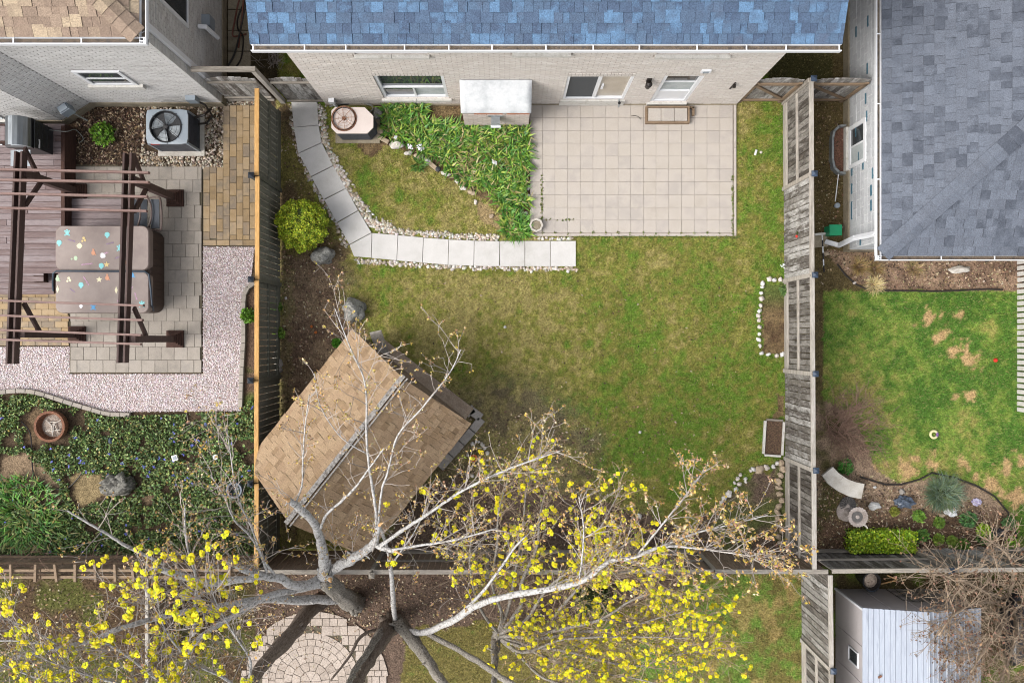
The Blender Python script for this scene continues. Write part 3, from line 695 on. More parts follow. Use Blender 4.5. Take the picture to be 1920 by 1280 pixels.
for i in range(len(xs)-1):
    for j in range(len(zs)-1):
        cx, cz = (xs[i]+xs[i+1])/2, (zs[j]+zs[j+1])/2
        if not any(h[0] < cx < h[1] and h[2] < cz < h[3] for h in holes): m.boxm(b_ @ Matrix.Translation((cx, .1, cz)), (xs[i+1]-xs[i], .2, zs[j+1]-zs[j]))
m.box(((HX0+HX1)/2, WY+3.6, ZE/2), (HX1-HX0-.004, 6.8, ZE-.02))
wall = m.build('wall', 'mortar_pink', hs_)
soldh = [(h[0], h[1], h[3], h[3]+.19) for h in (win1, sld, dr)]
brickwork(wall, o_, u_, n_, HX1-HX0, .08, 3.9, holes + soldh + [bump_] + [(u[0]-.06, u[1]+.06, u[2]-.1, u[2]) for u in ups], .213, .0745, 'brick_pink', 2.85)
for h in (win1, sld, dr): soldier(wall, o_, u_, n_, h[0], h[1], h[3], 'brick_pink')
wbox(wall, o_, u_, n_, 0, HX1-HX0, 0, .075, 0, .03, 'old_concrete', 'footing')
# picture window over the daylily bed
w1 = rim(wall, o_, u_, n_, *win1, .07, 'vinyl', 'window', .12, -.02)
x0, x1 = win1[:2]
wbox(w1, o_, u_, n_, x0+.07, x1-.07, 1.19, 1.27, -.10, -.03, 'vinyl', 'transom'); wbox(w1, o_, u_, n_, (x0+x1)/2-.02, (x0+x1)/2+.02, .59, 1.19, -.10, -.03, 'vinyl', 'mullion')
wbox(w1, o_, u_, n_, x0+.07, x1-.07, 1.27, 2.13, -.09, -.07, 'glass', 'pane'); wbox(w1, o_, u_, n_, x0+.07, (x0+x1)/2-.02, .59, 1.19, -.095, -.075, 'glass', 'pane'); wbox(w1, o_, u_, n_, (x0+x1)/2+.02, x1-.07, .59, 1.19, -.09, -.07, 'curtain', 'pane')
for a, b in ((x0-.06, (x0+x1)/2-.004), ((x0+x1)/2+.004, x1+.06)): wbox(w1, o_, u_, n_, a, b, .40, .515, -.12, .06, 'sill', 'sill')
# sliding patio door
x0, x1 = sld[:2]; s1 = rim(wall, o_, u_, n_, *sld, .06, 'vinyl', 'sliding_door', .12, -.01); md = (x0+x1)/2
wbox(s1, o_, u_, n_, md-.04, md+.04, .48, 2.09, -.09, -.02, 'vinyl', 'mullion'); wbox(s1, o_, u_, n_, x0+.06, md-.04, .48, 2.09, -.06, -.045, 'screen', 'screen_panel'); wbox(s1, o_, u_, n_, md+.04, x1-.06, .48, 2.09, -.09, -.07, 'blind', 'pane')
wbox(s1, o_, u_, n_, md+.09, md+.14, 1.1, 1.4, -.07, -.03, 'vinyl', 'door_handle'); wbox(s1, o_, u_, n_, x0-.06, x1+.03, .06, .41, -.1, .045, 'sill', 'threshold')
# back door with half light
x0, x1 = dr[:2]; d1 = rim(wall, o_, u_, n_, *dr, .075, 'vinyl', 'door', .12, -.01)
wbox(d1, o_, u_, n_, x0+.075, x1-.075, .295, .95, -.09, -.04, 'vinyl', 'door_panel'); wbox(d1, o_, u_, n_, x0+.075, x1-.075, 1.6, 2.125, -.1, -.07, 'glass', 'pane'); wbox(d1, o_, u_, n_, x0+.075, x1-.075, 1.55, 1.6, -.1, -.05, 'vinyl', 'meeting_rail')
wbox(d1, o_, u_, n_, x0+.075, x1-.075, .95, 1.55, -.1, -.075, 'curtain', 'pane'); wbox(d1, o_, u_, n_, x0-.05, x1+.03, .05, .21, -.1, .05, 'sill', 'threshold')
for h in ups:
    q = rim(wall, o_, u_, n_, *h, .06, 'vinyl', 'window', .12, -.02); wbox(q, o_, u_, n_, h[0]+.06, h[1]-.06, h[2]+.06, h[3]-.06, -.09, -.07, 'glass', 'pane')
    md = (h[0]+h[1])/2
    for a, b in ((h[0]-.03, md-.004), (md+.004, h[1]+.03)): wbox(q, o_, u_, n_, a, b, h[2]-.095, h[2]-.004, -.1, .07, 'sill', 'sill')
# fire-box bump-out with sloping white cap
bx0, bx1, by = -.985, .515, 5.075
bo = MB().add([(bx0, WY-.001, 0), (bx1, WY-.001, 0), (bx1, by, 0), (bx0, by, 0), (bx0, WY-.001, 1.86), (bx1, WY-.001, 1.86), (bx1, by, 1.33), (bx0, by, 1.33)],
              [(3, 2, 6, 7), (0, 3, 7, 4), (2, 1, 5, 6), (4, 7, 6, 5)]).build('chimney_breast', 'mortar_pink', hs_)
brickwork(bo, (bx0, by, 0), (1, 0, 0), (0, -1, 0), bx1-bx0, .02, 1.08, [], .213, .0745, 'brick_weathered', 9)
brickwork(bo, (bx0, by, 0), (1, 0, 0), (0, -1, 0), bx1-bx0, 1.08, 1.31, [(0, .25, 1.0, 1.4), (.9, .98, 1.0, 1.4)], .3, .0745, 'red_brick', 1.0, 40, 'brick')
brickwork(bo, (bx0, WY, 0), (0, -1, 0), (-1, 0, 0), WY-by, .02, 1.33, [], .213, .0745, 'brick_weathered', 9); brickwork(bo, (bx1, by, 0), (0, 1, 0), (1, 0, 0), WY-by, .02, 1.33, [], .213, .0745, 'brick_weathered', 9)
cp = MB(); e = .03
gridn = 14; pts = []
for j in range(5):
    for i in range(gridn):
        f, g = i/(gridn-1), j/4; y = WY-.012 + (by-.045-(WY-.012))*g; pts.append((bx0-e+(bx1-bx0+2*e)*f, y, 1.93-.53*g + mnoise.noise(Vector((f*6, g*4, 2)))*.012))
top = len(pts); pts += [(p[0], p[1], p[2]-.07) for p in pts]
fs = [(j*gridn+i, j*gridn+gridn+i, j*gridn+gridn+i+1, j*gridn+i+1) for j in range(4) for i in range(gridn-1)]
fs += [(4*gridn+i, top+4*gridn+i, top+4*gridn+i+1, 4*gridn+i+1) for i in range(gridn-1)]
fs += [(j*gridn, top+j*gridn, top+(j+1)*gridn, (j+1)*gridn) for j in range(4)] + [(j*gridn+gridn-1, (j+1)*gridn+gridn-1, top+(j+1)*gridn+gridn-1, top+j*gridn+gridn-1) for j in range(4)]
cp.add(pts, fs).build('cap', 'cap_white', bo, True)
vt = MB().box((-.25, by-.015, .99), (.36, .03, .07)).box((-.25, by-.1, .86), (.2, .17, .24)).build('vent', 'galvanised', bo)
MB().box((-.25, by-.2, .79), (.23, .06, .02)).build('vent_flap', 'white_metal', vt)
# roof: blue shingles, gutter, soffit
RX0, RX1 = -4.50, 5.89; sl = math.atan(.42); cs, sn = math.cos(sl), math.sin(sl); RY = 5.195; RZ = 5.24
rf = MB().add([(RX0, RY, RZ), (RX1, RY, RZ), (RX1, RY+4*cs, RZ+4*sn), (RX0, RY+4*cs, RZ+4*sn), (RX0, RY, RZ-.08), (RX1, RY, RZ-.08), (RX1, RY+4*cs, RZ-.08), (RX0, RY+4*cs, RZ-.08)],
              [(0, 1, 2, 3), (7, 6, 5, 4), (0, 4, 5, 1), (1, 5, 6, 2), (0, 3, 7, 4)]).build('roof', 'roof_deck_dark', hs_)
shingles(rf, (RX0, RY, RZ), (1, 0, 0), (0, cs, sn), [(1, 0, -.0), (-1, 0, RX1-RX0)], RX1-RX0, 1.9, .172, (.12, .155, .155, .18, .21, .26), 'shingle_blue', 300)
gutter(rf, (RX0, RY-.12, RZ-.005), (RX1, RY-.12, RZ-.005), (0, 1, 0), .11)
MB().box((.62, RY+.95, RZ+.47), (.42, .3, .09)).box((.62, RY+.95, RZ+.53), (.5, .38, .05)).build('roof_vent', 'black_metal', rf)
# small fittings on the wall
def fit(name, label, cat, mbs):
    t = T(name, label, cat, mbs[0][0]);
    for nm, mt, mb in mbs[1]: mb.build(nm, mt, t)
    return t
lz = 2.0; lp = T('wall_lamp', 'dark lantern on the brick wall between sliding door and back door', 'lamp', (3.06, WY, 1.75))
MB().box((3.06, WY-.025, 1.95), (.1, .05, .16)).build('back_plate', 'hose_dark', lp); MB().lathe([(.02, .02), (.07, 0), (.06, -.16), (.03, -.2), (.0, -.2)], (3.06, WY-.11, 1.93), 10).lathe([(.0, .06), (.05, .03), (.075, 0)], (3.06, WY-.11, 1.95), 10).build('shade', 'hose_dark', lp)
vn_ = T('wall_vent', 'small white square vent high on the brick by the back door', 'vent', (4.15, WY, 2.5)); wbox(vn_, o_, u_, n_, hx(4.04), hx(4.24), 2.48, 2.62, 0, .05, 'vinyl', 'hood'); wbox(vn_, o_, u_, n_, hx(4.08), hx(4.2), 2.5, 2.6, .05, .055, 'grey_paint', 'flap')
hb = T('hose_bracket', 'rusty hose bracket on the wall near the right corner of the brick house', 'bracket', (4.97, WY, 1.5)); wbox(hb, o_, u_, n_, hx(4.955), hx(4.985), 1.3, 1.75, 0, .03, 'hose_dark', 'bar'); wbox(hb, o_, u_, n_, hx(4.94), hx(5.0), 1.62, 1.68, .03, .1, 'hose_dark', 'hook')
tp = T('wall_tap', 'metal garden tap low by the sliding door sill', 'tap', (2.62, WY, .4)); MB().tube([(2.62, WY, .42), (2.62, WY-.12, .42), (2.62, WY-.15, .34)], .018, 8).build('spout', 'galvanised', tp); MB().lathe([(.0, .0), (.035, 0), (.035, .012), (0, .012)], (2.62, WY-.1, .47), 10).build('handle', 'black_metal', tp)
tp2 = T('dryer_outlet', 'white outlet hood low on the brick by the cream cooling unit', 'outlet', (-4.1, WY, .4)); wbox(tp2, o_, u_, n_, hx(-4.13), hx(-4.0), .35, .55, 0, .1, 'vinyl', 'hood'); MB().tube([(-4.06, WY-.06, .36), (-4.03, WY-.08, .1)], .035, 8).build('duct', 'vinyl', tp2)

# ------------------------------------------------------------------ left house (grey brick, tan roof)
lh = T('house', 'grey brick house with tan shingle roof at upper left', 'house', (-8.5, 5.8, 0))
LY, LX = 5.57, -6.69; LE = 5.44
c1, c2 = P(180, 198), P(129, 231)          # bay corners
c1.y = LY; body = [(LX, 11), (LX, LY), (c1.x, LY), (c2.x, c2.y), (-14, c2.y), (-14, 11)]
lw = MB().prism(body, 0, LE-.05).build('wall', 'mortar_grey', lh)
wz = [20 - LY*F/(637-y) for y in (129, 152)]
win = (-(P(148, 0, 2.6).x)*0 + 0, 0, 0, 0)
A1 = P(152, 129, 2.55); A2 = P(247, 152, 1.85)
wx0, wx1 = -9.02, -8.02; wzz0, wzz1 = 1.72, 2.62
lo_ = (c1.x, LY, 0); ln = (0, -1, 0)
brickwork(lw, lo_, (1, 0, 0), ln, LX-c1.x, .3, LE-.1, [(wx0-c1.x, wx1-c1.x, wzz0, wzz1)], .213, .0745, 'brick_grey', 3.2, 130)
rx = Vector((LX, LY, 0)); brickwork(lw, rx, (0, 1, 0), (1, 0, 0), 3.2, .3, LE-.1, [], .213, .0745, 'brick_grey', 9)
bd = (c1 - c2); bl_ = Vector((bd.x, bd.y, 0)).length; bn = Vector((bd.y, -bd.x, 0)).normalized()
brickwork(lw, (c2.x, c2.y, 0), (bd.x, bd.y, 0), bn, bl_, .3, LE-.1, [], .213, .0745, 'brick_grey', 2.0, 170)
brickwork(lw, (-13.2, c2.y, 0), (1, 0, 0), ln, c2.x+13.2, .3, LE-.1, [(0, 1.55, .5, 2.6)], .213, .0745, 'brick_grey', 9)
for (oo, uu, nn, L) in ((lo_, (1, 0, 0), ln, LX-c1.x+.03), ((LX, LY-.03, 0), (0, 1, 0), (1, 0, 0), 4), ((c2.x, c2.y, 0), (bd.x, bd.y, 0), bn, bl_), ((-13.2, c2.y, 0), (1, 0, 0), ln, c2.x+13.2)):
    wbox(lw, oo, uu, nn, 0, L, 0, .29, 0, .03, 'old_concrete', 'footing')
q = rim(lw, lo_, (1, 0, 0), ln, wx0-c1.x, wx1-c1.x, wzz0, wzz1, .08, 'vinyl', 'window', .05, .035); wbox(q, lo_, (1, 0, 0), ln, wx0-c1.x+.08, wx1-c1.x-.08, wzz0+.08, wzz1-.08, .003, .015, 'glass', 'pane')
wbox(q, lo_, (1, 0, 0), ln, wx0-c1.x+.08, wx1-c1.x-.08, 2.12, 2.17, .015, .03, 'vinyl', 'meeting_rail')
mdl = (wx0+wx1)/2-c1.x
for a, b in ((wx0-c1.x-.1, mdl-.004), (mdl+.004, wx1-c1.x+.1)): wbox(q, lo_, (1, 0, 0), ln, a, b, wzz0-.19, wzz0-.004, .0, .08, 'sill', 'sill')
q = rim(lw, (-13.2, c2.y, 0), (1, 0, 0), ln, 0, 1.55, .5, 2.6, .09, 'vinyl', 'window', .06, .04); wbox(q, (-13.2, c2.y, 0), (1, 0, 0), ln, .09, 1.46, .59, 2.51, .003, .02, 'glass', 'pane'); wbox(q, (-13.2, c2.y, 0), (1, 0, 0), ln, -.1, 2.1, .33, .48, 0, .1, 'sill', 'sill')
sdw = rim(lw, rx, (0, 1, 0), (1, 0, 0), .95, 1.9, 2.4, 4.4, .07, 'vinyl', 'window', .05, .035); wbox(sdw, rx, (0, 1, 0), (1, 0, 0), 1.02, 1.83, 2.47, 4.33, .003, .015, 'glass', 'pane')
EX, EY = LX+.45, LY-.45           # eave corner in plan
ksl = .5; kc, ks = math.cos(math.atan(ksl)), math.sin(math.atan(ksl)); zr = LE+.02
R0 = Vector((EX-.12, EY+.12, zr)); big = 5.0
lr = MB().add([R0, R0+Vector((-8, 0, 0)), R0+Vector((-8, big, big*ksl)), R0+Vector((-big, big, big*ksl)), R0+Vector((0, 8, 0)), R0+Vector((-big, 8, big*ksl))], [(0, 3, 2, 1), (0, 4, 5, 3)]).build('roof', 'roof_deck_dark', lh)
cnt = [0]; inview = lambda p: abs(p.x*F/(H-p.z)-10) < 1000 and abs(p.y*F/(H-p.z)+3) < 700
# slope facing down the picture: u to the left, v up the slope
shingles(lr, R0, (-1, 0, 0), (0, kc, ks), [(1, -kc, 0)], 5.2, 1.9, .165, (.14, .17, .2, .25), 'shingle_tan', 190, inview, counter=cnt)
shingles(lr, R0, (0, 1, 0), (-kc, 0, ks), [(1, -kc, 0)], 2.5, 1.9, .165, (.14, .17, .2, .25), 'shingle_tan', 300, inview, counter=cnt)
def hipcaps(parent, a, d, n, mat, ln_=.19, w=.30, slope=.5):
    """ridge tabs up a hip; each is a folded pair of flaps"""
    d = Vector(d).normalized(); side = d.cross(Vector((0, 0, 1))).normalized(); upv = side.cross(d)
    drop = w/2*slope*.62
    vs, fs = [], []
    for k, (f, dz) in enumerate(((0, .02), (1.3*ln_, .004))):
        for s_, zz in ((-1, -drop), (0, 0), (1, -drop)): vs.append(d*f + side*(s_*w/2) + upv*(dz+zz+.022))
    vs += [v - upv*.012 for v in vs]
    mb = MB().add(vs, [(0, 1, 4, 3), (1, 2, 5, 4), (0, 6, 7, 1), (1, 7, 8, 2), (0, 3, 9, 6), (2, 8, 11, 5)]); me = mb.mesh('hip_cap', mat)
    for i in range(n):
        link(bpy.data.objects.new('hip_cap', me), parent, Matrix.Translation(Vector(a) + d*(i*ln_)) @ Matrix.Rotation(rnd.uniform(-.02, .02), 4, 'Z'))
hipcaps(lr, R0+Vector((-.02, .02, .03)), (-1, 1, ksl), 12, 'shingle_tan', .2, .36)
gutter(lr, (-14, EY, zr), (EX, EY, zr), (0, 1, 0), .11, clips=1.0); gutter(lr, (EX, EY+.012, zr+.002), (EX, 10, zr+.002), (-1, 0, 0), .11, clips=1.0)
MB().add([(-14, EY+.1, zr-.1), (EX-.1, EY+.1, zr-.1), (EX-.1, 10, zr-.1), (-14, 10, zr-.1)], [(3, 2, 1, 0)]).build('soffit', 'white_metal', lr)
dsp = T('downspout', 'white downspout on the corner of the grey brick house', 'downspout', (LX+.05, LY+.2, 0)); bar('pipe', dsp, 'white_metal', (LX+.06, LY+.22, .3), (LX+.06, LY+.22, 4.95), .1, .08); bar('elbow', dsp, 'white_metal', (LX+.06, LY+.22, 4.95), (EX-.08, EY+.2, 5.36), .1, .08); bar('shoe', dsp, 'white_metal', (LX+.06, LY+.22, .3), (LX+.2, LY+.28, .12), .1, .08)
eb = T('electric_box', 'grey electric isolator box on the wall above the grey cooling unit', 'box', (-7.2, LY, .7)); MB().box((-7.2, LY-.06, .75), (.22, .12, .3)).build('case', 'grey_paint', eb); MB().tube([(-7.14, LY-.07, .62), (-7.0, LY-.12, .5), (-6.93, LY-.3, .2), (-7.1, LY-.45, .12), (-7.25, LY-.5, .25)], .025, 8).build('conduit', 'hose_dark', eb)
be = P(119, 203, .9); mb_ = Vector((c2.x+bd.x*.45, c2.y+bd.y*.45, .75)) + bn*.09
eb2 = T('meter_box', 'grey meter box on the angled bay wall of the grey brick house', 'box', (mb_.x, mb_.y, .55)); ang = math.atan2(bd.y, bd.x); MB().box(mb_, (.24, .18, .3), ang).build('case', 'grey_paint', eb2); MB().box(mb_ + Vector((0, 0, .17)), (.2, .14, .04), ang).build('lid', 'grey_paint', eb2)
MB().tube([mb_ + Vector((.05, -.02, -.15)), mb_ + Vector((.12, -.06, -.4)), mb_+Vector((.2, -.1, -.55))], .02, 6).build('conduit', 'wire_grey', eb2)
gb = T('gas_meter', 'grey box and curved pipe on the dark side wall of the left house', 'meter', (LX+.1, 7.0, 1.4)); MB().box((LX+.1, 7.0, 1.45), (.18, .24, .34)).build('case', 'grey_paint', gb); MB().tube([(LX+.05, 6.75, 1.9), (LX+.2, 6.74, 1.9), (LX+.26, 6.72, 1.3)], .05, 8).build('pipe', 'white_metal', gb)

# ------------------------------------------------------------------ right house (white block, grey roof)
rh = T('house', 'single-storey white block house with grey hip roof at right', 'house', (10, 4, 0))
BX, BY, BE = 8.04, 2.12, 2.60
rw = MB().prism([(BX, BY), (16, BY), (16, 12), (BX, 12)], 0, BE).build('wall', 'mortar_white', rh)
bw_hole = (12-4.96, 12-3.98, .35, 1.25)
brickwork(rw, (BX, 12, 0), (0, -1, 0), (-1, 0, 0), 12-BY, .32, BE, [bw_hole], .40, .20, 'block_white', 1.2, 200, j=.022)
brickwork(rw, (BX, BY, 0), (1, 0, 0), (0, -1, 0), 5.0, .32, BE, [], .40, .20, 'block_white', 9, j=.022)
wbox(rw, (BX, 12, 0), (0, -1, 0), (-1, 0, 0), 0, 12-BY+.03, 0, .31, 0, .03, 'old_concrete', 'footing'); wbox(rw, (BX-.03, BY, 0), (1, 0, 0), (0, -1, 0), 0, 5, 0, .31, 0, .03, 'old_concrete', 'footing')
for (x, y) in ((1628, 40), (1606, 60), (1627, 129), (1624, 185), (1626, 218), (1606, 247), (1611, 295), (1619, 308), (1598, 320), (1637, 325), (1589, 354), (1634, 357), (1597, 388), (1597, 402), (1634, 385), (1614, 450)):
    z = min(2.5, max(.45, 20 - BX*F/(x-NX))); yy = (NY-y)*(H-z)/F
    piece('accent_brick', rw, 'teal_brick', (BX-.008, yy, z), (.02, .24, .06), None, .002)
q = rim(rw, (BX, 12, 0), (0, -1, 0), (-1, 0, 0), *bw_hole, .09, 'vinyl', 'window', .06, .045); h = bw_hole; md = (h[0]+h[1])/2
wbox(q, (BX, 12, 0), (0, -1, 0), (-1, 0, 0), h[0]+.09, md-.02, h[2]+.09, h[3]-.09, .003, .018, 'glass', 'pane'); wbox(q, (BX, 12, 0), (0, -1, 0), (-1, 0, 0), md+.02, h[1]-.09, h[2]+.09, h[3]-.09, .003, .018, 'curtain', 'pane'); wbox(q, (BX, 12, 0), (0, -1, 0), (-1, 0, 0), md-.02, md+.02, h[2]+.09, h[3]-.09, .003, .03, 'vinyl', 'mullion')
soldier(rw, (BX, 12, 0), (0, -1, 0), (-1, 0, 0), h[0], h[1], h[3]+.002, 'block_white', .2, .1)
wbox(q, (BX, 12, 0), (0, -1, 0), (-1, 0, 0), h[0]-.02, h[1]+.02, .2, .345, 0, .1, 'sill', 'sill')
QX, QY, QZ = 7.634, 1.64, 2.66; ksr = .42; kc2, ks2 = math.cos(math.atan(ksr)), math.sin(math.atan(ksr))
Q0 = Vector((QX+.1, QY+.1, QZ)); big = 5.0
rr = MB().add([Q0, Q0+Vector((8, 0, 0)), Q0+Vector((8, big, big*ksr)), Q0+Vector((big, big, big*ksr)), Q0+Vector((0, 10, 0)), Q0+Vector((big, 10, big*ksr))], [(0, 1, 2, 3), (0, 3, 5, 4)]).build('roof', 'roof_deck_dark', rh)
cnt = [0]
shingles(rr, Q0, (0, 1, 0), (kc2, 0, ks2), [(1, -kc2, 0)], 7.6, 3.6, .195, (.13, .17, .2, .2, .26), 'shingle_grey', 190, inview, counter=cnt)
cnt2 = [190]
shingles(rr, Q0, (1, 0, 0), (0, kc2, ks2), [(1, -kc2, 0)], 4.0, 2.9, .195, (.13, .17, .2, .2, .26), 'shingle_grey', 300, inview, counter=cnt2)
hipcaps(rr, Q0+Vector((.02, .02, .032)), (1, 1, ksr), 22, 'shingle_grey', .225, .36, .42)
gutter(rr, (QX, QY, QZ), (15, QY, QZ), (0, 1, 0), .095, clips=1.1); gutter(rr, (QX, QY+.012, QZ+.002), (QX, 11, QZ+.002), (1, 0, 0), .095, clips=1.5)
MB().add([(QX+.09, QY+.09, QZ-.09), (15, QY+.09, QZ-.09), (15, 11, QZ-.09), (QX+.09, 11, QZ-.09)], [(3, 2, 1, 0)]).build('soffit', 'white_metal', rr)
ds = T('downspout', 'white downspout running from the grey roof corner down towards the fence', 'downspout', (7.3, 2.3, 0))
pts = [P(1641, 438, 2.45), P(1602, 446, 1.5), P(1573, 460, .35), P(1548, 453, .12)]
for a, b, nm in zip(pts[:-1], pts[1:], ('pipe', 'pipe', 'shoe')): bar(nm, ds, 'white_metal', a, b, .1, .07)
ww = T('window_well', 'curved galvanised window well filled with brown leaves by the white wall', 'window well', (7.85, 4.6, 0))
pth = [(BX-.03, 3.93), (7.86, 3.95), (7.74, 4.06), (7.70, 4.25), (7.70, 4.75), (7.74, 4.93), (7.86, 5.04), (BX-.03, 5.06)]
m = MB()
for a, b in zip(pth[:-1], pth[1:]):
    d = Vector((b[0]-a[0], b[1]-a[1], 0)); c = Vector(((a[0]+b[0])/2, (a[1]+b[1])/2, .06)); m.box(c, (d.length+.02, .05, .24), math.atan2(d.y, d.x))
m.build('rim', 'galvanised', ww); MB().prism([(p[0]+.02, p[1]) for p in pth], -.02, .02).build('leaf_litter', 'mulch_red', ww)

# ------------------------------------------------------------------ garden shed (tan shingles, turned about 50 degrees)
gs = T('garden_shed', 'small shed with tan shingle gable roof under the tree', 'shed', P(680, 830))
ze, zrg = 1.75, 3.15
A, D, Cc = P(660, 620, ze), P(885, 790, ze), P(677, 1031, ze)
dl = (Cc - D); Ls = dl.length; dv = dl.normalized(); ev = Vector((-dv.y, dv.x, 0));
if ev.dot(D - A) < 0: ev = -ev
Wd = (D-A).length; ev = (ev + (D-A).normalized()*1.6).normalized(); mid_ = (A+D)/2; dv = Vector((ev.y, -ev.x, 0)); dv = dv if dv.y < 0 else -dv
A, D = mid_ - ev*Wd/2, mid_ + ev*Wd/2; Cc = D + dv*Ls; B_ = A + dv*Ls; R1 = A + ev*Wd/2 + Vector((0, 0, zrg-ze)); R2 = R1 + dv*Ls
hw = Wd/2; slen = math.hypot(hw, zrg-ze); vL = (R1 - A).normalized(); vR = (R1 - D).normalized()
FX = -5.385                                # the corner over the fence line is cut off
def cutx(poly):
    out = []
    for i in range(len(poly)):
        p, q = poly[i], poly[(i+1) % len(poly)]
        if p.x >= FX: out.append(p)
        if (p.x >= FX) != (q.x >= FX): out.append(p.lerp(q, (FX-p.x)/(q.x-p.x)))
    return out
nL = dv.cross(vL); nL = nL if nL.z > 0 else -nL; nR = dv.cross(vR); nR = nR if nR.z > 0 else -nR
ins = .16
wl_ = [A+ev*ins+dv*ins, D-ev*ins+dv*ins, Cc-ev*ins-dv*ins, B_+ev*ins-dv*ins]; wl_ = cutx([Vector((p.x, p.y, 0)) for p in wl_])
sw = MB().prism([tuple(p[:2]) for p in wl_], 0, ze+.12).build('wall', 'wood_brown_z', gs)
gf = A + ev*hw + dv*ins
MB().add([A+ev*ins+dv*ins, D-ev*ins+dv*ins, R1+dv*ins-Vector((0, 0, .08)), A+ev*ins+dv*(ins+.05), D-ev*ins+dv*(ins+.05), R1+dv*(ins+.05)-Vector((0, 0, .08))], [(0, 1, 2), (3, 5, 4), (0, 2, 5, 3), (1, 4, 5, 2)]).build('gable', 'wood_brown_z', gs)
sr = MB().slab(cutx([A, B_, R2, R1])[::-1], nL, .04).slab([D, Cc, R2, R1], nR, .04).build('roof', 'roof_deck_dark', gs)
aL = dv.x; bL = vL.x
cnt = [0]
shingles(sr, A, dv, vL, [(1, 0, 0), (-1, 0, Ls), (0, -1, slen), (aL, bL, A.x-FX)], Ls, slen, .145, (.13, .17, .17, .2), 'shingle_shed', 160, None, counter=cnt)
cnt = [150]
shingles(sr, D, dv, vR, [(1, 0, 0), (-1, 0, Ls), (0, -1, slen)], Ls, slen, .145, (.13, .17, .17, .2), 'shingle_shed', 300, None, counter=cnt)
up = Vector((0, 0, 1))
for k in range(3):
    a = R1 - dv*.06 + dv*(Ls+.1)*k/3; b = R1 - dv*.06 + dv*(Ls+.1)*(k+1)/3 - dv*.006
    bar('ridge_board', sr, 'ridge_wood', a + ev*.0 - ev*.055 + up*.045, b - ev*.055 + up*.045, .10, .03)
    bar('ridge_board', sr, 'ridge_wood', a + ev*.045 + up*.012 , b + ev*.045 + up*.012, .03, .09)
# planks and threshold in front of the shed door
ramp = T('shed_ramp', 'weathered plank ramp along the front of the tan shed', 'ramp', P(800, 715))
for k, (a, b, z, w) in enumerate((((713, 645), (881, 775), .16, 24), ((701, 664), (868, 793), .18, 24), ((688, 684), (855, 812), .2, 24))):
    bar('plank', ramp, 'plank_brown', P(*a, z), P(*b, z), G(w)-.012, .06)
bar('plank', ramp, 'wood_grey_y', P(722, 672, .15), P(704, 622, .75), .27, .05); bar('plank', ramp, 'plank_brown', P(728, 668, .1), P(716, 640, .5), .12, .05)
kb = T('foundation_kerb', 'grey concrete block kerb at the right foot of the tan shed', 'kerb', P(880, 800))
for a, b in (((874, 775), (889, 765)), ((903, 785), (886, 806)), ((885, 807), (866, 829)), ((865, 830), (846, 852)), ((845, 853), (825, 876))):
    bar('block', kb, 'rock_grey', P(*a, .06), P(*b, .06), .2, .14, .015)
bar('block', kb, 'rock_grey', P(884, 770, .06), P(902, 783, .06), .2, .14, .015)

# ------------------------------------------------------------------ metal shed, lower right
ms = T('metal_shed', 'white metal shed with ribbed gable roof in the lower right yard', 'shed', P(1700, 1220))
mx0, mx1, my, mzE, mzR = 7.83, 10.35, -5.92, 1.58, 1.86; mxr = (mx0+mx1)/2; mye = -9.2
mwall = MB().add([(mx0, my, 0), (mx1, my, 0), (mx1, my, mzE), (mxr, my, mzR), (mx0, my, mzE), (mx0, mye, 0), (mx1, mye, 0), (mx1, mye, mzE), (mxr, mye, mzR), (mx0, mye, mzE)], [(4, 3, 2, 1, 0), (0, 5, 9, 4), (1, 2, 7, 6), (5, 6, 7, 8, 9)]).build('wall', 'shed_wall', ms)
for y in np.arange(my-.02, mye, -.82): piece('wall_seam', mwall, 'shed_wall', (mx0-.006, float(y), .79), (.012, .03, 1.56), None, .002)
for x in np.arange(mx0+.02, mx1, .62): piece('wall_seam', mwall, 'shed_wall', (float(x), my+.006, .79), (.03, .012, 1.56), None, .002)
piece('corner_trim', mwall, 'white_metal', (mx0-.008, my+.008, .8), (.05, .05, 1.58), None, .003)
mr = None; pw = .21
for side in (-1, 1):
    n = 6; half = mxr - mx0 + .04; sa = math.atan2(mzR-mzE, mxr-mx0); cs_, sn_ = math.cos(sa), math.sin(sa)
    for k in range(n):
        a = half/n
        d0 = a*k + a/2
        x = mxr + side*d0; z = mzR + .03 - d0*math.tan(sa)
        rotm = Matrix.Rotation(side*sa, 4, 'Y')
        pnl = piece('roof_panel', ms, 'shed_roof', (x, (my+mye)/2+.03, z), (a/cs_-.004, my-mye+.06, .02), rotm, .003)
        piece('rib', pnl, 'shed_roof', (x - side*a*.42, (my+mye)/2+.03, z+.02+side*0 + a*.42*math.tan(sa)), (.035, my-mye+.06, .025), rotm, .008)
        piece('rib', pnl, 'shed_roof', (x + side*a*.02, (my+mye)/2+.03, z+.018), (.02, my-mye+.06, .016), rotm, .006)
mwin = rim(ms, (mx0, my, 0), (0, -1, 0), (-1, 0, 0), 1.04, 1.38, .8, 1.32, .03, 'vinyl', 'window', .05, .03); wbox(mwin, (mx0, my, 0), (0, -1, 0), (-1, 0, 0), 1.07, 1.35, .83, 1.29, .004, .012, 'glass', 'pane')
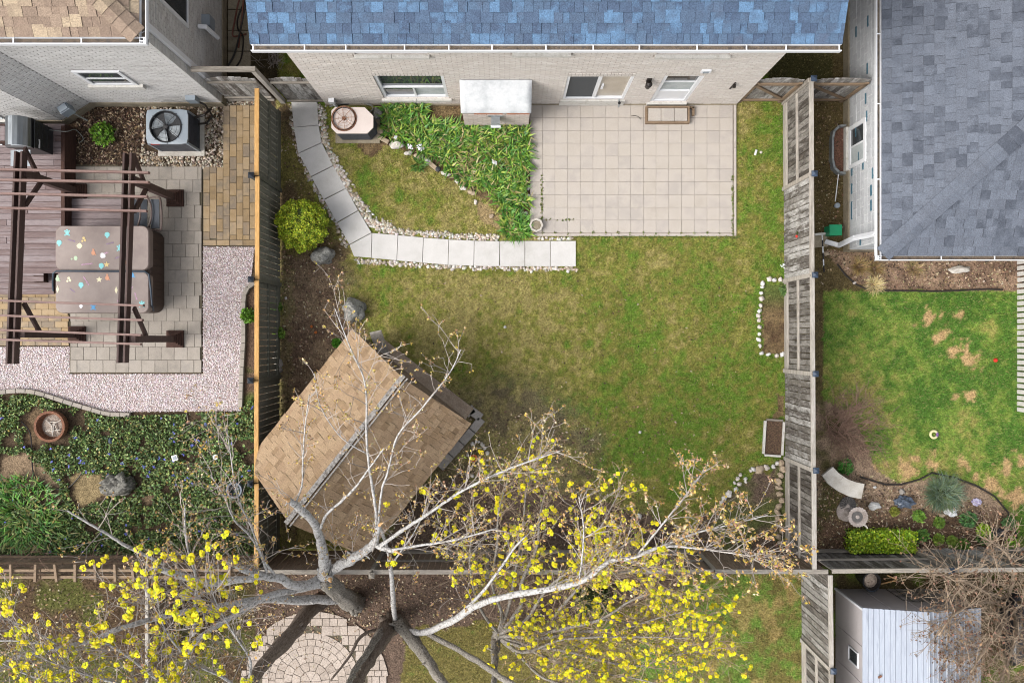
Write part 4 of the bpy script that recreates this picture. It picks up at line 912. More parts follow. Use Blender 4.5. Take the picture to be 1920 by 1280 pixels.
# ------------------------------------------------------------------ fences and gates
def fence(label, p0, p1, h, nrm, panels, mats, cap='cap_blue', top_segments=None, cap_off=0.0, bw=.142, z0=.04, ends=(True, True), post_proud=.0, name='wood_fence', tilt=.0, group=None):
    """p0->p1 plan line, nrm the side seen by the camera. panels: list of (t0, t1, 'rail'|'board') in metres along.
    mats: (board, rail, top, post)"""
    p0, p1, nv = Vector((*p0, 0)), Vector((*p1, 0)), Vector((*nrm, 0)).normalized(); d = (p1-p0).normalized(); a0 = math.atan2(d.y, d.x)
    t = T(name, label, 'fence', (p0+p1)/2); bmt, rmt, tmt, pmt = mats
    if group: t['group'] = group
    for (s, e, kind) in panels:
        n = max(1, round((e-s-.06)/bw)); w = (e-s-.06)/n
        front = kind == 'board'
        for i in range(n):
            c = p0 + d*(s+.03+w*(i+.5)) + nv*((.018 if front else -.018) + rnd.uniform(-.003, .003)); hh = h-.06-z0 + rnd.uniform(-.012, .006)
            piece('board', t, bmt if front or bmt != 'wood_grey_z' else 'wood_dark_z', (c.x, c.y, z0+hh/2), (round(w, 3)-.016, .018, round(hh, 2)), Matrix.Rotation(a0, 4, 'Z') @ Matrix.Rotation(rnd.uniform(-.006, .006), 4, 'Y'), .003)
        off = nv*(-.012 if front else .012)
        for z, hh in ((.2, .09), (.93, .08)):
            c0, c1 = p0+d*(s+.04)+off, p0+d*(e-.04)+off
            bar('rail', t, rmt, (c0.x, c0.y, z), (c1.x, c1.y, z), .038, hh)
        if not front:
            c0, c1 = p0+d*(s+.04)+off*1.6, p0+d*(e-.04)+off*1.6; bar('kick_board', t, rmt, (c0.x, c0.y, .1), (c1.x, c1.y, .1), .03, .14)
    segs = top_segments or [(s, e) for s, e, _ in panels]
    for s, e in segs:
        c0, c1 = p0+d*(s+.01), p0+d*(e-.01); j = nv*rnd.uniform(-.012, .012)
        bar('top_rail', t, tmt, (c0.x+j.x, c0.y+j.y, h), (c1.x+j.x, c1.y+j.y, h+rnd.uniform(-.01, .01)), .095, .045)
    js = sorted({round(s, 2) for s, e, _ in panels} | {round(panels[-1][1], 2)})
    for k, s in enumerate(js):
        if (k == 0 and not ends[0]) or (k == len(js)-1 and not ends[1]): continue
        c = p0 + d*s - nv*cap_off
        po = piece('post', t, pmt, (c.x, c.y, (h+.1)/2), (.09, .09, h+.1), a0, .004)
        cv = MB().box((c.x, c.y, h+.105), (.125, .125, .03), a0); q = h+.12
        cr, sr_ = math.cos(a0)*.06, math.sin(a0)*.06
        cv.add([(c.x+cr-sr_, c.y+sr_+cr, q), (c.x-cr-sr_, c.y-sr_+cr, q), (c.x-cr+sr_, c.y-sr_-cr, q), (c.x+cr+sr_, c.y+sr_-cr, q), (c.x, c.y, q+.05)], [(0, 1, 4), (1, 2, 4), (2, 3, 4), (3, 0, 4)]).build('post_cap', cap, po)
        # batten that covers the joint on the viewed side
        cb = p0 + d*s + nv*.045; piece('batten', t, rmt, (cb.x, cb.y, h/2), (.09, .03, h-.02), a0, .003)
    return t
def yw(py, z=0): return (NY-py)*(H-z)/F
ZF = 1.8
# left fence (x about -5.41), from the top of the picture down
fy = [yw(y, ZF) for y in (165, 330, 524, 713, 905, 1066)]
L0 = fy[0]; pan = [(L0-fy[i], L0-fy[i+1], k) for i, k in enumerate(('rail', 'board', 'rail', 'board', 'rail'))]
fence('dark weathered board fence with new yellow top rail on the left of the yard', (-5.40, L0), (-5.43, fy[-1]), ZF, (1, 0), pan, ('wood_green_z', 'wood_green_y', 'wood_new', 'wood_green_y'), 'cap_black', cap_off=.1, ends=(False, True))
# right fence (x about 6.64)
fy = [yw(y, ZF) for y in (150, 327, 516, 700, 880, 1068)]
L0 = fy[0]; pan = [(L0-fy[i], L0-fy[i+1], k) for i, k in enumerate(('rail', 'board', 'rail', 'board', 'rail'))]
fence('grey weathered board fence between the patio lawn and the right neighbour', (6.60, L0), (6.66, fy[-1]), ZF, (-1, 0), pan, ('wood_grey_z', 'wood_grey_y', 'wood_grey_y', 'wood_grey_y'), cap_off=.02, ends=(True, False))
# rear fence of the middle yard and of the right yard (y about -5.02)
xa, xb = -5.38, 6.97; n = 5; st = (xb-xa)/n
fence('dark wooden rear fence below the tree and shed', (xa, -5.02), (xb, -5.02), ZF, (0, 1), [(st*i, st*(i+1), 'board' if i in (0, 4) else 'rail') for i in range(n)], ('wood_brown_z', 'wood_grey_x', 'wood_grey_x', 'wood_grey_x'), 'wood_grey_x', cap_off=.05, ends=(False, False))
fence('grey wooden rear fence of the right neighbour behind the flower bed', (7.05, -5.0), (13.0, -4.95), ZF-.03, (0, 1), [(0, 2.55, 'rail'), (2.55, 4.2, 'board'), (4.2, 5.95, 'rail')], ('wood_grey_z', 'wood_grey_x', 'wood_grey_x', 'wood_grey_x'), ends=(False, False))
fence('grey board fence running down beside the white metal shed', (7.02, -5.08), (7.06, -9.3), ZF, (-1, 0), [(0, 2.05, 'board'), (2.05, 4.2, 'rail')], ('wood_grey_z', 'wood_grey_y', 'wood_grey_y', 'wood_grey_y'), ends=(False, False))
# far right fence with pale pickets, at the edge of the picture
fr = T('picket_fence', 'pale slatted fence at the far right edge', 'fence', P(1905, 640))
for k in range(26):
    y = 492 + k*11.0; a = P(1906, y, 0); piece('picket', fr, 'sill', (a.x+.02, a.y, .55), (.02, .1, 1.1), None, .003)
for z in (.3, .95): bar('rail', fr, 'wood_grey_y', P(1906, 486) + Vector((.05, 0, z)), P(1905, 772) + Vector((.05, 0, z)), .04, .09)
bar('cap_board', fr, 'sill', P(1906, 486)+Vector((.03, 0, 1.13)), P(1905, 772)+Vector((.03, 0, 1.13)), .09, .03)
# left neighbour's rear fence with open trellis
tf = T('trellis_fence', 'low dark fence with open trellis rails behind the ground cover', 'fence', (-8.7, -5.12, 0))
x = -12.5
while x < -5.5: piece('board', tf, 'wood_brown_z', (x, -5.10+rnd.uniform(-.004, .004), .84), (.135, .02, 1.64), Matrix.Rotation(rnd.uniform(-.01, .01), 4, 'Y'), .003); x += .145
for yy, z, w in ((-5.07, .35, .04), (-5.07, .9, .04), (yw(1068, 1.78), 1.78, .06), (yw(1081, 1.78), 1.78, .06)):
    for k in range(3): bar('rail', tf, 'wood_brown_x', (-12.4+k*2.32, yy, z), (-12.4+(k+1)*2.32-.02, yy+rnd.uniform(-.01, .01), z), w, .06)
for xx in (-12.0, -9.7, -7.4): piece('post', tf, 'wood_brown_z', (xx, -5.16, .9), (.09, .09, 1.74), None, .004)
for i, px in enumerate((22, 67, 105, 141, 178, 215, 250, 292, 330, 367, 430)): bar('cross_piece', tf, 'wood_brown_x', P(px-1+rnd.uniform(-2, 2), 1057, 1.84), P(px+rnd.uniform(-2, 2), 1090, 1.84), .055, .05)
pp_ = T('divider_fence', 'dark fence with pale top rail running down between the rear yards at left', 'fence', P(268, 1180))
for k in range(16): piece('board', pp_, 'wood_brown_z', (-7.87, -5.25-.145*k, .8), (.02, .135, 1.5), None, .003)
bar('top_rail', pp_, 'wood_grey_y', (-7.87, -5.15, 1.62), (-7.87, -7.6, 1.62), .07, .05); bar('rail', pp_, 'wood_brown_x', (-7.85, -5.2, .5), (-7.85, -7.6, .5), .03, .09)

def gate(label, x0, x1, y, h, mats, brace=0, arch=.16, rz=((.2, .09), (1.42, .1)), frame=True):
    t = T('garden_gate', label, 'gate', ((x0+x1)/2, y, 0)); n = round((x1-x0)/.14); w = (x1-x0)/n; bm_, rm_ = mats
    for i in range(n):
        f = (i+.5)/n*2-1; hh = h + arch*(1-f*f) - .05; piece('board', t, bm_, (x0+w*(i+.5), y+.02, .05+hh/2), (w-.006, .02, round(hh, 2)), None, .003)
    for z, b in rz: bar('rail', t, rm_, (x0, y-.012, z), (x1, y-.012, z), .04, b)
    if brace: bar('brace', t, rm_, ((x0 if brace > 0 else x1)+.03*brace, y-.012, 1.36), ((x1 if brace > 0 else x0)-.03*brace, y-.012, .26), .036, .08)
    if frame:
        for xx in (x0+.04, x1-.04): piece('stile', t, rm_, (xx, y-.014, (h-.1)/2+.03), (.08, .036, h-.1), None, .003)
    return t
gate('arched grey gate beside the grey brick house', -6.60, -5.50, 5.68, 1.62, ('wood_grey_z', 'wood_grey_x'), rz=((.12, .05), (.34, .06), (1.5, .07)), frame=False)
gate('arched grey gate between the yellow rail fence and the pale brick house', -5.2, -4.32, 5.67, 1.62, ('wood_grey_z', 'wood_grey_x'), rz=((.1, .06), (1.5, .07)), frame=False)
gate('arched braced gate between the pale brick house and the grey fence', 5.48, 6.52, 5.66, 1.6, ('wood_grey_z', 'wood_brown_x'), 1)
gate('arched braced gate between the grey fence and the white block wall', 6.72, 7.98, 5.66, 1.6, ('wood_grey_z', 'wood_brown_x'), 1)
ar = T('gate_arbour', 'tall post and cross beam over the left gate', 'arbour', (-5.31, 5.66, 0)); piece('post', ar, 'wood_grey_y', (-5.31, 5.66, 1.2), (.1, .1, 2.36), None, .004); bar('cross_beam', ar, 'wood_grey_x', (-6.6, 5.66, 2.42), (-5.25, 5.66, 2.42), .1, .09)
# ------------------------------------------------------------------ cooling units
M('steel_light', ['#6a7176', '#90979c', '#b0b6ba'], sc=3, rough=.45, bump=0, fine=.04)
M('mulch_dark', ['#4f3d30', '#6b5543'], sc=25, fine=.5, fsc=40, bump=.9, bd=.03)
def fan(parent, c, r, bm_, gm, n=3, hub=None):
    MB().lathe([(r*1.02, .0), (r*1.02, .02), (r*.97, .03), (r*.95, .0), (r*.95, -.2), (0, -.2)], c, 28).build('fan_well', 'black_plastic', parent)
    m = MB()
    for k in range(n):
        a0 = 2*PI*k/n + .4; vs = []
        for j in range(5):
            for rr in (.18, .55, .9):
                a = a0 + j*.28*(1 if rr < .8 else .9) + rr*.35; vs.append((c[0]+r*rr*math.cos(a), c[1]+r*rr*math.sin(a), c[2]-.06+j*.014))
        m.add(vs, [(j*3+i, j*3+i+1, j*3+i+4, j*3+i+3) for j in range(4) for i in range(2)])
    m.build('fan_blade', bm_, parent)
    MB().lathe([(0, .035), (r*.16, .03), (r*.2, .0), (r*.2, -.1)], c, 14).build('hub', hub or gm, parent)
    g = MB()
    for k in range(8):
        a = 2*PI*k/8 + .1; g.tube([(c[0]+r*.1*math.cos(a), c[1]+r*.1*math.sin(a), c[2]+.04), (c[0]+r*.6*math.cos(a), c[1]+r*.6*math.sin(a), c[2]+.045), (c[0]+r*1.1*math.cos(a), c[1]+r*1.1*math.sin(a), c[2]+.01)], .006, 5)
    for f in (.45, .75, 1.0): g.tube([(c[0]+r*f*math.cos(2*PI*j/24), c[1]+r*f*math.sin(2*PI*j/24), c[2]+.042) for j in range(25)], .004, 4)
    g.build('grille', gm, parent)
ac = T('cooling_unit', 'cream cooling unit with round rusty fan beside the daylily bed', 'cooling unit', (-3.52, 5.0, 0))
X0, X1, Y0, Y1 = -4.02, -3.06, 4.73, 5.33
def rr_poly(x0, x1, y0, y1, cuts):
    a, b, c, d = cuts; return [(x0+a, y0), (x1-b, y0), (x1, y0+b), (x1, y1-c), (x1-c, y1), (x0+d, y1), (x0, y1-d), (x0, y0+a)]
MB().prism(rr_poly(X0+.02, X1-.02, Y0+.02, Y1-.02, (.12, .14, .2, .08)), .05, .70).build('body', 'black_plastic', ac)
for k in range(12): MB().prism(rr_poly(X0+.008, X1-.008, Y0+.008, Y1-.008, (.12, .14, .2, .08)), .08+k*.052, .105+k*.052).build('louvre', 'ac_slat', ac)
topc = (-3.73, 5.07, .735); MB().prism(rr_poly(X0, X1, Y0, Y1, (.12, .14, .2, .08)), .69, .735).build('top_panel', 'ac_beige', ac)
fan(ac, (topc[0], topc[1], .75), .255, 'ac_beige', 'copper_fan', 3, 'rust'); MB().lathe([(.255, 0), (.275, .02), (.29, .02), (.295, 0)], (topc[0], topc[1], .735), 28).build('fan_ring', 'rust', ac)
MB().box((-3.54, 5.03, .025), (1.05, .72, .05)).build('pad', 'old_concrete', ac)
ac2 = T('cooling_unit', 'square grey cooling unit on pale gravel beside the grey brick house', 'cooling unit', (-7.72, 4.85, 0))
X0, X1, Y0, Y1 = -8.22, -7.27, 4.46, 5.25
MB().box(((X0+X1)/2, (Y0+Y1)/2, .42), (X1-X0-.04, Y1-Y0-.04, .76)).build('body', 'black_plastic', ac2)
for k in range(13): MB().box(((X0+X1)/2, (Y0+Y1)/2, .1+k*.053), (X1-X0-.015, Y1-Y0-.015, .022)).build('louvre', 'ac_slat', ac2)
for x in (X0+.03, X1-.03):
    for y in (Y0+.03, Y1-.03): piece('corner_post', ac2, 'grey_paint', (x, y, .42), (.05, .05, .74), None, .01)
m = MB(); cx, cy, r = -7.77, 4.85, .365; N = 32; zt = .85      # square top with a round opening
outer = []
for k in range(N):
    a = 2*PI*k/N + PI/4; c, s = math.cos(a), math.sin(a); f = 1/max(abs(c), abs(s)); f = min(f, 1.34)
    outer.append(((X0+X1)/2 + c*f*(X1-X0)/2, (Y0+Y1)/2 + s*f*(Y1-Y0)/2, zt))
inner = [(cx+r*math.cos(2*PI*k/N+PI/4), cy+r*math.sin(2*PI*k/N+PI/4), zt+.012) for k in range(N)]
m.add(outer + inner + [(p[0], p[1], zt-.06) for p in outer], [(k, (k+1) % N, N+(k+1) % N, N+k) for k in range(N)] + [(2*N+k, 2*N+(k+1) % N, (k+1) % N, k) for k in range(N)]).build('top_panel', 'grey_paint', ac2)
fan(ac2, (cx, cy, .855), .36, 'steel_light', 'black_metal', 4); piece('badge', ac2, 'red_plastic', (X0+.2, Y0+.0, .82), (.2, .012, .035), None, .002)
MB().box((-7.73, 4.84, .02), (1.1, .95, .05)).build('pad', 'concrete', ac2)
MB().tube([(-7.25, 5.15, .5), (-7.0, 5.2, .55), (-6.95, 5.4, .3)], .03, 8).build('line_set', 'hose_dark', ac2)

# ------------------------------------------------------------------ patio step, planter and small things of the middle yard
stp = T('step_box', 'low wooden step box set with three tiles at the back door', 'step', P(1250, 213)); a, b = P(1211, 199, .16), P(1293, 231, .16)
MB().box(((a.x+b.x)/2, (a.y+b.y)/2, .07), (b.x-a.x-.04, a.y-b.y-.04, .14)).build('base', 'wood_brown_x', stp)
for k in range(3):
    w = (b.x-a.x-.1)/3; piece('tile', stp, 'patio_tile', (a.x+.05+w*(k+.5), (a.y+b.y)/2, .15), (w-.012, a.y-b.y-.1, .03), None, .003)
for y in (a.y-.02, b.y+.02): bar('frame_bar', stp, 'wood_brown_x', (a.x, y, .1), (b.x, y, .1), .04, .16)
for x in (a.x+.02, b.x-.02): bar('frame_bar', stp, 'wood_brown_x', (x, b.y+.04, .102), (x, a.y-.04, .102), .04, .155)
MB().box((b.x+.1, a.y-.11, .06), (.05, .2, .12)).box((b.x+.06, a.y-.02, .06), (.12, .04, .12)).build('side_bracket', 'wood_brown_x', stp)
hx_ = T('stone_planter', 'octagonal pale stone planter on the corner of the patio', 'planter', P(1005, 424)); c = P(1005, 424)
MB().lathe([(.13, 0), (.16, .08), (.165, .2), (.12, .2), (.11, .1), (0, .1)], c, 8).build('bowl', 'concrete', hx_); MB().lathe([(.11, .16), (.05, .175), (0, .18)], c, 8).build('soil_fill', 'old_concrete', hx_)
wr = T('wire_curl', 'thin dark wire curling on the patio tiles under the wall', 'wire', P(1190, 218)); MB().tube([P(1183, 218, .05), P(1190, 217, .05), P(1197, 219, .05), P(1201, 224, .05)], .006, 5).build('strand', 'hose_dark', wr)
hz = T('garden_hose', 'grey hose trailing from the cream cooling unit along the wall', 'hose', P(660, 195)); MB().tube([P(618, 200, .12), P(640, 194, .1), P(680, 192, .12), P(697, 198, .12), P(700, 205, .1), P(692, 211, .1), P(684, 209, .1)], .02, 6).build('coil', 'wire_grey', hz); MB().tube([P(614, 188, .1), P(626, 196, .08), P(655, 195, .06)], .03, 6).build('cable', 'hose_dark', hz)
for (x, y, w, h, hgt, mt, lb) in ((709, 214, 20, 22, .2, 'boulder_grey', 'round grey stone between cooling unit and daylilies'), (711, 243, 22, 16, .12, 'sandstone', 'flat wedge of sandstone under the cooling unit corner'),
        (745, 272, 26, 17, .16, 'rock_pale', 'largest pale oval stone of the daylily bed edge'), (766, 287, 15, 9, .1, 'rock_pale', 'low pale stone next to the largest bed stone'), (785, 293, 18, 14, .12, 'sandstone', 'tan edging stone in the middle of the bed edge'), (801, 301, 13, 12, .1, 'rock_white', 'bright white rounded stone in the bed edge'),
        (836, 326, 18, 8, .09, 'rock_pale', 'long pale stone beside the black garden light'), (857, 340, 8, 8, .07, 'rock_pale', 'little pale stone at the daylily leaf tips'), (868, 352, 13, 9, .07, 'rock_white', 'small white stone below the daylilies'), (885, 361, 16, 9, .08, 'sandstone', 'tan flat stone near the lower end of the bed edge'), (892, 379, 6, 11, .06, 'rock_white', 'narrow upright white stone at the lower bed end'),
        (607, 479, 38, 36, .42, 'boulder_grey', 'square grey boulder beside the round yellow-green bush'), (664, 582, 40, 44, .5, 'boulder_grey', 'large grey boulder in front of the tan shed'), (922, 405, 9, 9, .05, 'sandstone', 'tan pebble on the dry soil patch'), (517, 668, 12, 16, .15, 'rock_grey', 'small grey stone at the fence foot in the mulch'), (522, 682, 14, 20, .2, 'rock_grey', 'rounder grey stone at the fence foot in the mulch'), (523, 694, 13, 12, .14, 'rock_grey', 'third grey stone at the fence foot in the mulch')):
    stone('garden_stone' if w < 30 else 'boulder', x, y, w, h, hgt, mt, lb, rz=rnd.uniform(-.3, .3))
for k, (x, y, rz) in enumerate(((720, 262, -.5), (813, 312, -.7))):
    o = piece('brick_edging', None, 'sandstone', P(x, y, .04), (.26, .1, .08), rz, .01); tag(o, ('long tan brick lying at the bed edge by the sandstone wedge', 'short tan brick lying by the black garden light')[k], 'brick')
for k, (x, y) in enumerate(((992, 262), (986, 270), (989, 283), (984, 305), (988, 320), (986, 335), (990, 352), (991, 368), (987, 382), (985, 400), (989, 410))):
    stone('edging_stone', x, y, rnd.uniform(6, 10), rnd.uniform(6, 10), .07, 'rock_pale', f'small pale stone along the left patio edge, {ORD[k]} from the top', 'stone', 'stones along the patio edge')
def orb(px, py, label, top):
    t = T('garden_light', label, 'garden light', P(px, py)); c = P(px, py); MB().tube([c, c + Vector((0, 0, .2))], .012, 6).build('stake', 'black_metal', t); MB().lathe([(.02, 0), (.055, .02), (.05, .09), (.065, .1), (.05, .12), (0, .13)], c + Vector((0, 0, .14)), 12).build('lantern', top, t)
orb(823, 321, 'black round garden light among the bed edging stones', 'black_plastic')
for k, (x, y) in enumerate([(1430, 531), (1443, 523), (1452, 525), (1463, 524), (1429, 538), (1427, 549), (1428, 560), (1426, 573), (1424, 583), (1422, 592), (1423, 600), (1424, 613), (1424, 626), (1423, 637), (1425, 648), (1428, 662), (1441, 664), (1456, 667), (1467, 664)]):
    stone('edging_stone', x, y, rnd.uniform(5.5, 10), rnd.uniform(6, 9.5), .07, 'rock_white', f'white edging stone of the small fence bed, {ORD[k]} counted from its upper end', 'stone', 'white stones round the small fence bed')
for k, (x, y, w) in enumerate([(1352, 943, 9), (1358, 934, 11), (1367, 925, 13), (1380, 917, 9), (1386, 907, 9), (1383, 897, 8), (1398, 897, 7), (1407, 882, 7), (1412, 879, 10), (1425, 880, 17), (1437, 876, 12), (1450, 874, 8), (1457, 868, 8), (1388, 890, 7), (1377, 905, 6), (1398, 903, 6)]):
    if w == 17: stone('edging_stone', x, y, 17, 14, .12, 'sandstone', 'largest pinkish stone of the curved bed edge near the fence', 'stone', 'stones of the curved corner bed')
    else: stone('edging_stone', x, y, w, w*.85, .09, 'rock_white', f'pale stone in the curved corner bed edge, {ORD[k]} counted from its lower end', 'stone', 'stones of the curved corner bed')
for k in range(14):
    stone('edging_stone', 1463 + rnd.uniform(-5, 5), 868 + k*11.5, rnd.uniform(7, 13), rnd.uniform(9, 16), .1, 'sandstone', f'tan stone at the foot of the grey fence, {ORD[k]} from the top of the row', 'stone', 'tan stones at the fence foot')
fr_ = T('raised_planter', 'empty weathered wooden planter frame lying by the grey fence', 'planter', P(1450, 820))
cs4 = [P(1435, 786, .05), P(1470, 788.5, .05), P(1466, 855, .05), P(1431, 852.5, .05)]
for i in range(4): a, b = cs4[i], cs4[(i+1) % 4]; d = (b-a).normalized(); bar('side_board', fr_, 'sill' if i else 'wood_grey_x', a + d*.03, b - d*.03, .05, .08 - .004*(i % 2))
MB().prism([tuple((p*.96 + sum(cs4, Vector())/4*.04)[:2]) for p in cs4], 0, .04).build('soil_fill', 'mulch_dark' if 'mulch_dark' in MATS else 'joint_dark', fr_)
for k, (x, y) in enumerate(((877, 853), (886, 832), (893, 827), (898, 828), (903, 832), (906, 835), (909, 840), (914, 849), (915, 862), (913, 872), (906, 882), (897, 890), (886, 892), (876, 890), (864, 885), (858, 878), (860, 845), (863, 838))):
    stone('ring_stone', x, y, rnd.uniform(4, 8), rnd.uniform(4, 8), .07, 'rock_pale', f'small stone in the ring beside the shed, {ORD[k]} counted round from its left', 'stone', 'ring of stones by the shed')
pt = T('clay_pot', 'small orange clay pot inside the ring of stones', 'pot', P(889, 857)); c = P(889, 857); MB().lathe([(.05, 0), (.075, .13), (.085, .13), (.085, .16), (.065, .16), (.045, .05), (0, .05)], c, 14).build('bowl', 'orange_clay', pt); 
for k, (x, y, r) in enumerate(((474, 589, 4), (476, 601, 3.2))): pass
for (x, y, lb, mt, sz) in ((1417, 286, 'white scrap lying on the lawn right of the patio', 'stripe_white', (.05, .13, .015)), (1427, 285.5, 'pale pebble beside the white scrap on the lawn', 'rock_white', None), (1200, 810, 'white pebble on the lawn below the patio', 'rock_white', None), (947, 613, 'white pebble on the straw-coloured lawn right of the shed', 'rock_white', None), (1198, 967, 'white stone under the right end of the flowering branches', 'rock_white', None), (584, 612, 'upper orange toy ball on the mulch left of the shed', 'orange_clay', None), (592, 623, 'lower orange toy ball on the mulch left of the shed', 'orange_clay', None), (536, 559, 'pale leaf-shaped stone on the mulch by the left fence', 'rock_white', None)):
    if sz: o = piece('paper_scrap', None, mt, P(x, y, .03), sz, -.3, .003); tag(o, lb, 'scrap')
    else: stone('pebble' if 'toy' not in lb else 'toy_ball', x, y, 5 if y != 967 else 10, 5 if y != 967 else 9, .06, mt, lb, 'ball' if 'toy' in lb else 'stone')

# ------------------------------------------------------------------ left neighbour: paving
lp_ = tag(sheet('left_patio', [(132, 308), (380, 312), (378, 699), (132, 699)], .012, 'joint_dark'), 'grey square paver patio round the hot tub', None, None, 'structure')
def clip_rect(x0, x1, y0, y1, holes):
    return not any(h[0] < (x0+x1)/2 < h[1] and h[2] < (y0+y1)/2 < h[3] for h in holes)
r = 0; y = 313.0
while y < 697:
    x = 132 - (12 if r % 2 else 0) + (rnd.uniform(-3, 3))
    while x < 379:
        a, b = max(x, 133), min(x+24.3, 379)
        if b-a > 5 and clip_rect(a, b, y, y+24, [(133, 290, 440, 570)]):
            p, q = P(a, y), P(b, min(y+24.1, 698)); piece('paver', lp_, 'grey_paver', ((p.x+q.x)/2, (p.y+q.y)/2, .018+rnd.uniform(0, .004)), (round(q.x-p.x, 2)-.008, round(p.y-q.y, 2)-.008, .03), rnd.uniform(-.006, .006), .004)
        x += 24.3
    y += 24.1; r += 1
bp = tag(sheet('paver_path', [(381, 312), (418, 312), (418, 197), (482, 197), (482, 461), (381, 461)], .012, 'joint_dark'), 'tan brick paver path along the yellow rail fence', None, None, 'structure')
c = 0; x = 419.5
for c, x in enumerate((382, 394.4, 406.8, 419.2, 431.6, 444, 456.4, 468.8)):
    y = (197 if x > 415 else 313) - (12 if c % 2 else 0)
    while y < 450:
        a, b = max(y, 198 if x > 415 else 314), min(y+24.4, 450)
        if b-a > 4: p, q = P(x, a), P(x+12.4, b); piece('paver', bp, 'tan_paver', ((p.x+q.x)/2, (p.y+q.y)/2, .018+rnd.uniform(0, .004)), (round(q.x-p.x, 3)-.008, round(p.y-q.y, 2)-.008, .03), rnd.uniform(-.008, .008), .004)
        y += 24.4
for k in range(4): p, q = P(382+k*25, 450), P(406+k*25, 460.5); piece('paver', bp, 'tan_paver', ((p.x+q.x)/2, (p.y+q.y)/2, .02), (q.x-p.x, p.y-q.y-.006, .03), None, .004)
tp_ = tag(sheet('paver_strip', [(-30, 545), (131, 545), (131, 648), (-30, 648)], .012, 'joint_dark'), 'tan brick pavers below the deck', None, None, 'structure')
for r in range(9):
    x = -30 - (12 if r % 2 else 0); y = 546 + r*11.3
    while x < 130:
        b = min(x+24.4, 130.5)
        if b-x > 5: p, q = P(x, y), P(b, y+11.3); piece('paver', tp_, 'tan_paver', ((p.x+q.x)/2, (p.y+q.y)/2, .018+rnd.uniform(0, .004)), (round(q.x-p.x, 2)-.008, round(p.y-q.y, 3)-.008, .03), rnd.uniform(-.006, .006), .004)
        x += 24.4
pl = tag(sheet('side_path', [(428, -60), (471, -60), (471, 138), (428, 138)], .01, 'joint_dark'), 'concrete slab path between the two brick houses', None, None, 'structure')
for k in range(5): p, q = P(428.5, -58+k*39), P(470.5, -20+k*39); piece('slab', pl, 'old_concrete', ((p.x+q.x)/2, (p.y+q.y)/2, .02), (q.x-p.x, p.y-q.y-.01, .04), None, .006)
# gravel areas
GP = [(381, 463), (478, 463), (470, 530), (458, 545), (452, 770), (200, 772), (150, 755), (60, 735), (-10, 738), (-10, 650), (131, 650), (131, 701), (381, 701)]
g_ = scatter(GP, 22000); o = pebbles('pink_gravel', g_, nr.uniform(.010, .021, len(g_)), 'pebble', None, .7, 0, cmix(['#ddd0cf', '#d2c3c2', '#e6dddb', '#c4b4b2', '#a89a96', '#e0d6d8'], len(g_), .07)); tag(o, 'pinkish white gravel bed beside the hot tub patio', 'gravel', None, 'stuff')
gb_ = tag(sheet('gravel_base', GP, .004, 'gravel_base' if 'gravel_base' in MATS else 'joint_dark', None, .02), 'bed under the pink gravel', None, None, 'structure')
g_ = scatter([(262, 201), (422, 201), (418, 316), (262, 316), (268, 260)], 2300); g_ = g_[~inpoly(g_[:, 0], g_[:, 1], [(272, 205), (372, 205), (372, 285), (272, 285)])]; g_ = np.vstack([g_, scatter([(425, 190), (482, 190), (482, 197), (425, 198)], 90)])
o = pebbles('river_pebbles', g_, nr.uniform(.018, .04, len(g_)), 'pebble', None, .65, 0, cmix(['#a89985', '#c4b8a6', '#8b7c6b', '#d5cbbc', '#7a6c5e', '#b09a80'], len(g_), .07)); tag(o, 'pale river pebbles round the grey cooling unit', 'pebbles', None, 'stuff')
g_ = scatter([(142, 200), (262, 200), (262, 312), (140, 308)], 2600); wv = W2(g_, nr.uniform(.0, .03, len(g_)))
o = leafcloud('bark_mulch', wv, nr.uniform(.015, .05, len(g_)), 'pebble', None, .6, 2.2, cmix(['#4a382d', '#67513f', '#8a735b', '#3b2d25', '#b5a186', '#5d4838'], len(g_), .1)); tag(o, 'dark bark mulch round the small green shrub', 'mulch', None, 'stuff')
# edging bricks
eg = T('brick_edging', 'row of pale edging bricks beside the pink gravel by the fence', 'edging', P(456, 660))
pts = [(478, 530), (466, 538), (459, 548), (457, 570), (457, 600), (457, 640), (454, 690), (452, 740), (451, 772)]
def edge_bricks(t, path, step, mat, w=.1, h=.1):
    path = [P(*p, h*.35) for p in path]; out = []; acc = 0
    dense = []
    for a, b in zip(path[:-1], path[1:]):
        n = max(1, int((b-a).length/.01)); dense += [a.lerp(b, k/n) for k in range(n)]
    dense.append(path[-1]); L = step; last = dense[0]; dist = 0
    for p, q in zip(dense[:-1], dense[1:]):
        dist += (q-p).length
        if dist >= step: bar('brick', t, mat, last, last + (q-last)*.96, w, h, .008); last = q; dist = 0
edge_bricks(eg, pts, .19, 'sandstone' if False else 'grey_paver')
eg2 = T('brick_edging', 'curved row of edging bricks between gravel and ground cover', 'edging', P(100, 750)); edge_bricks(eg2, [(-5, 736), (30, 732), (60, 733), (100, 745), (140, 758), (165, 765), (200, 776), (260, 778)], .23, 'grey_paver')

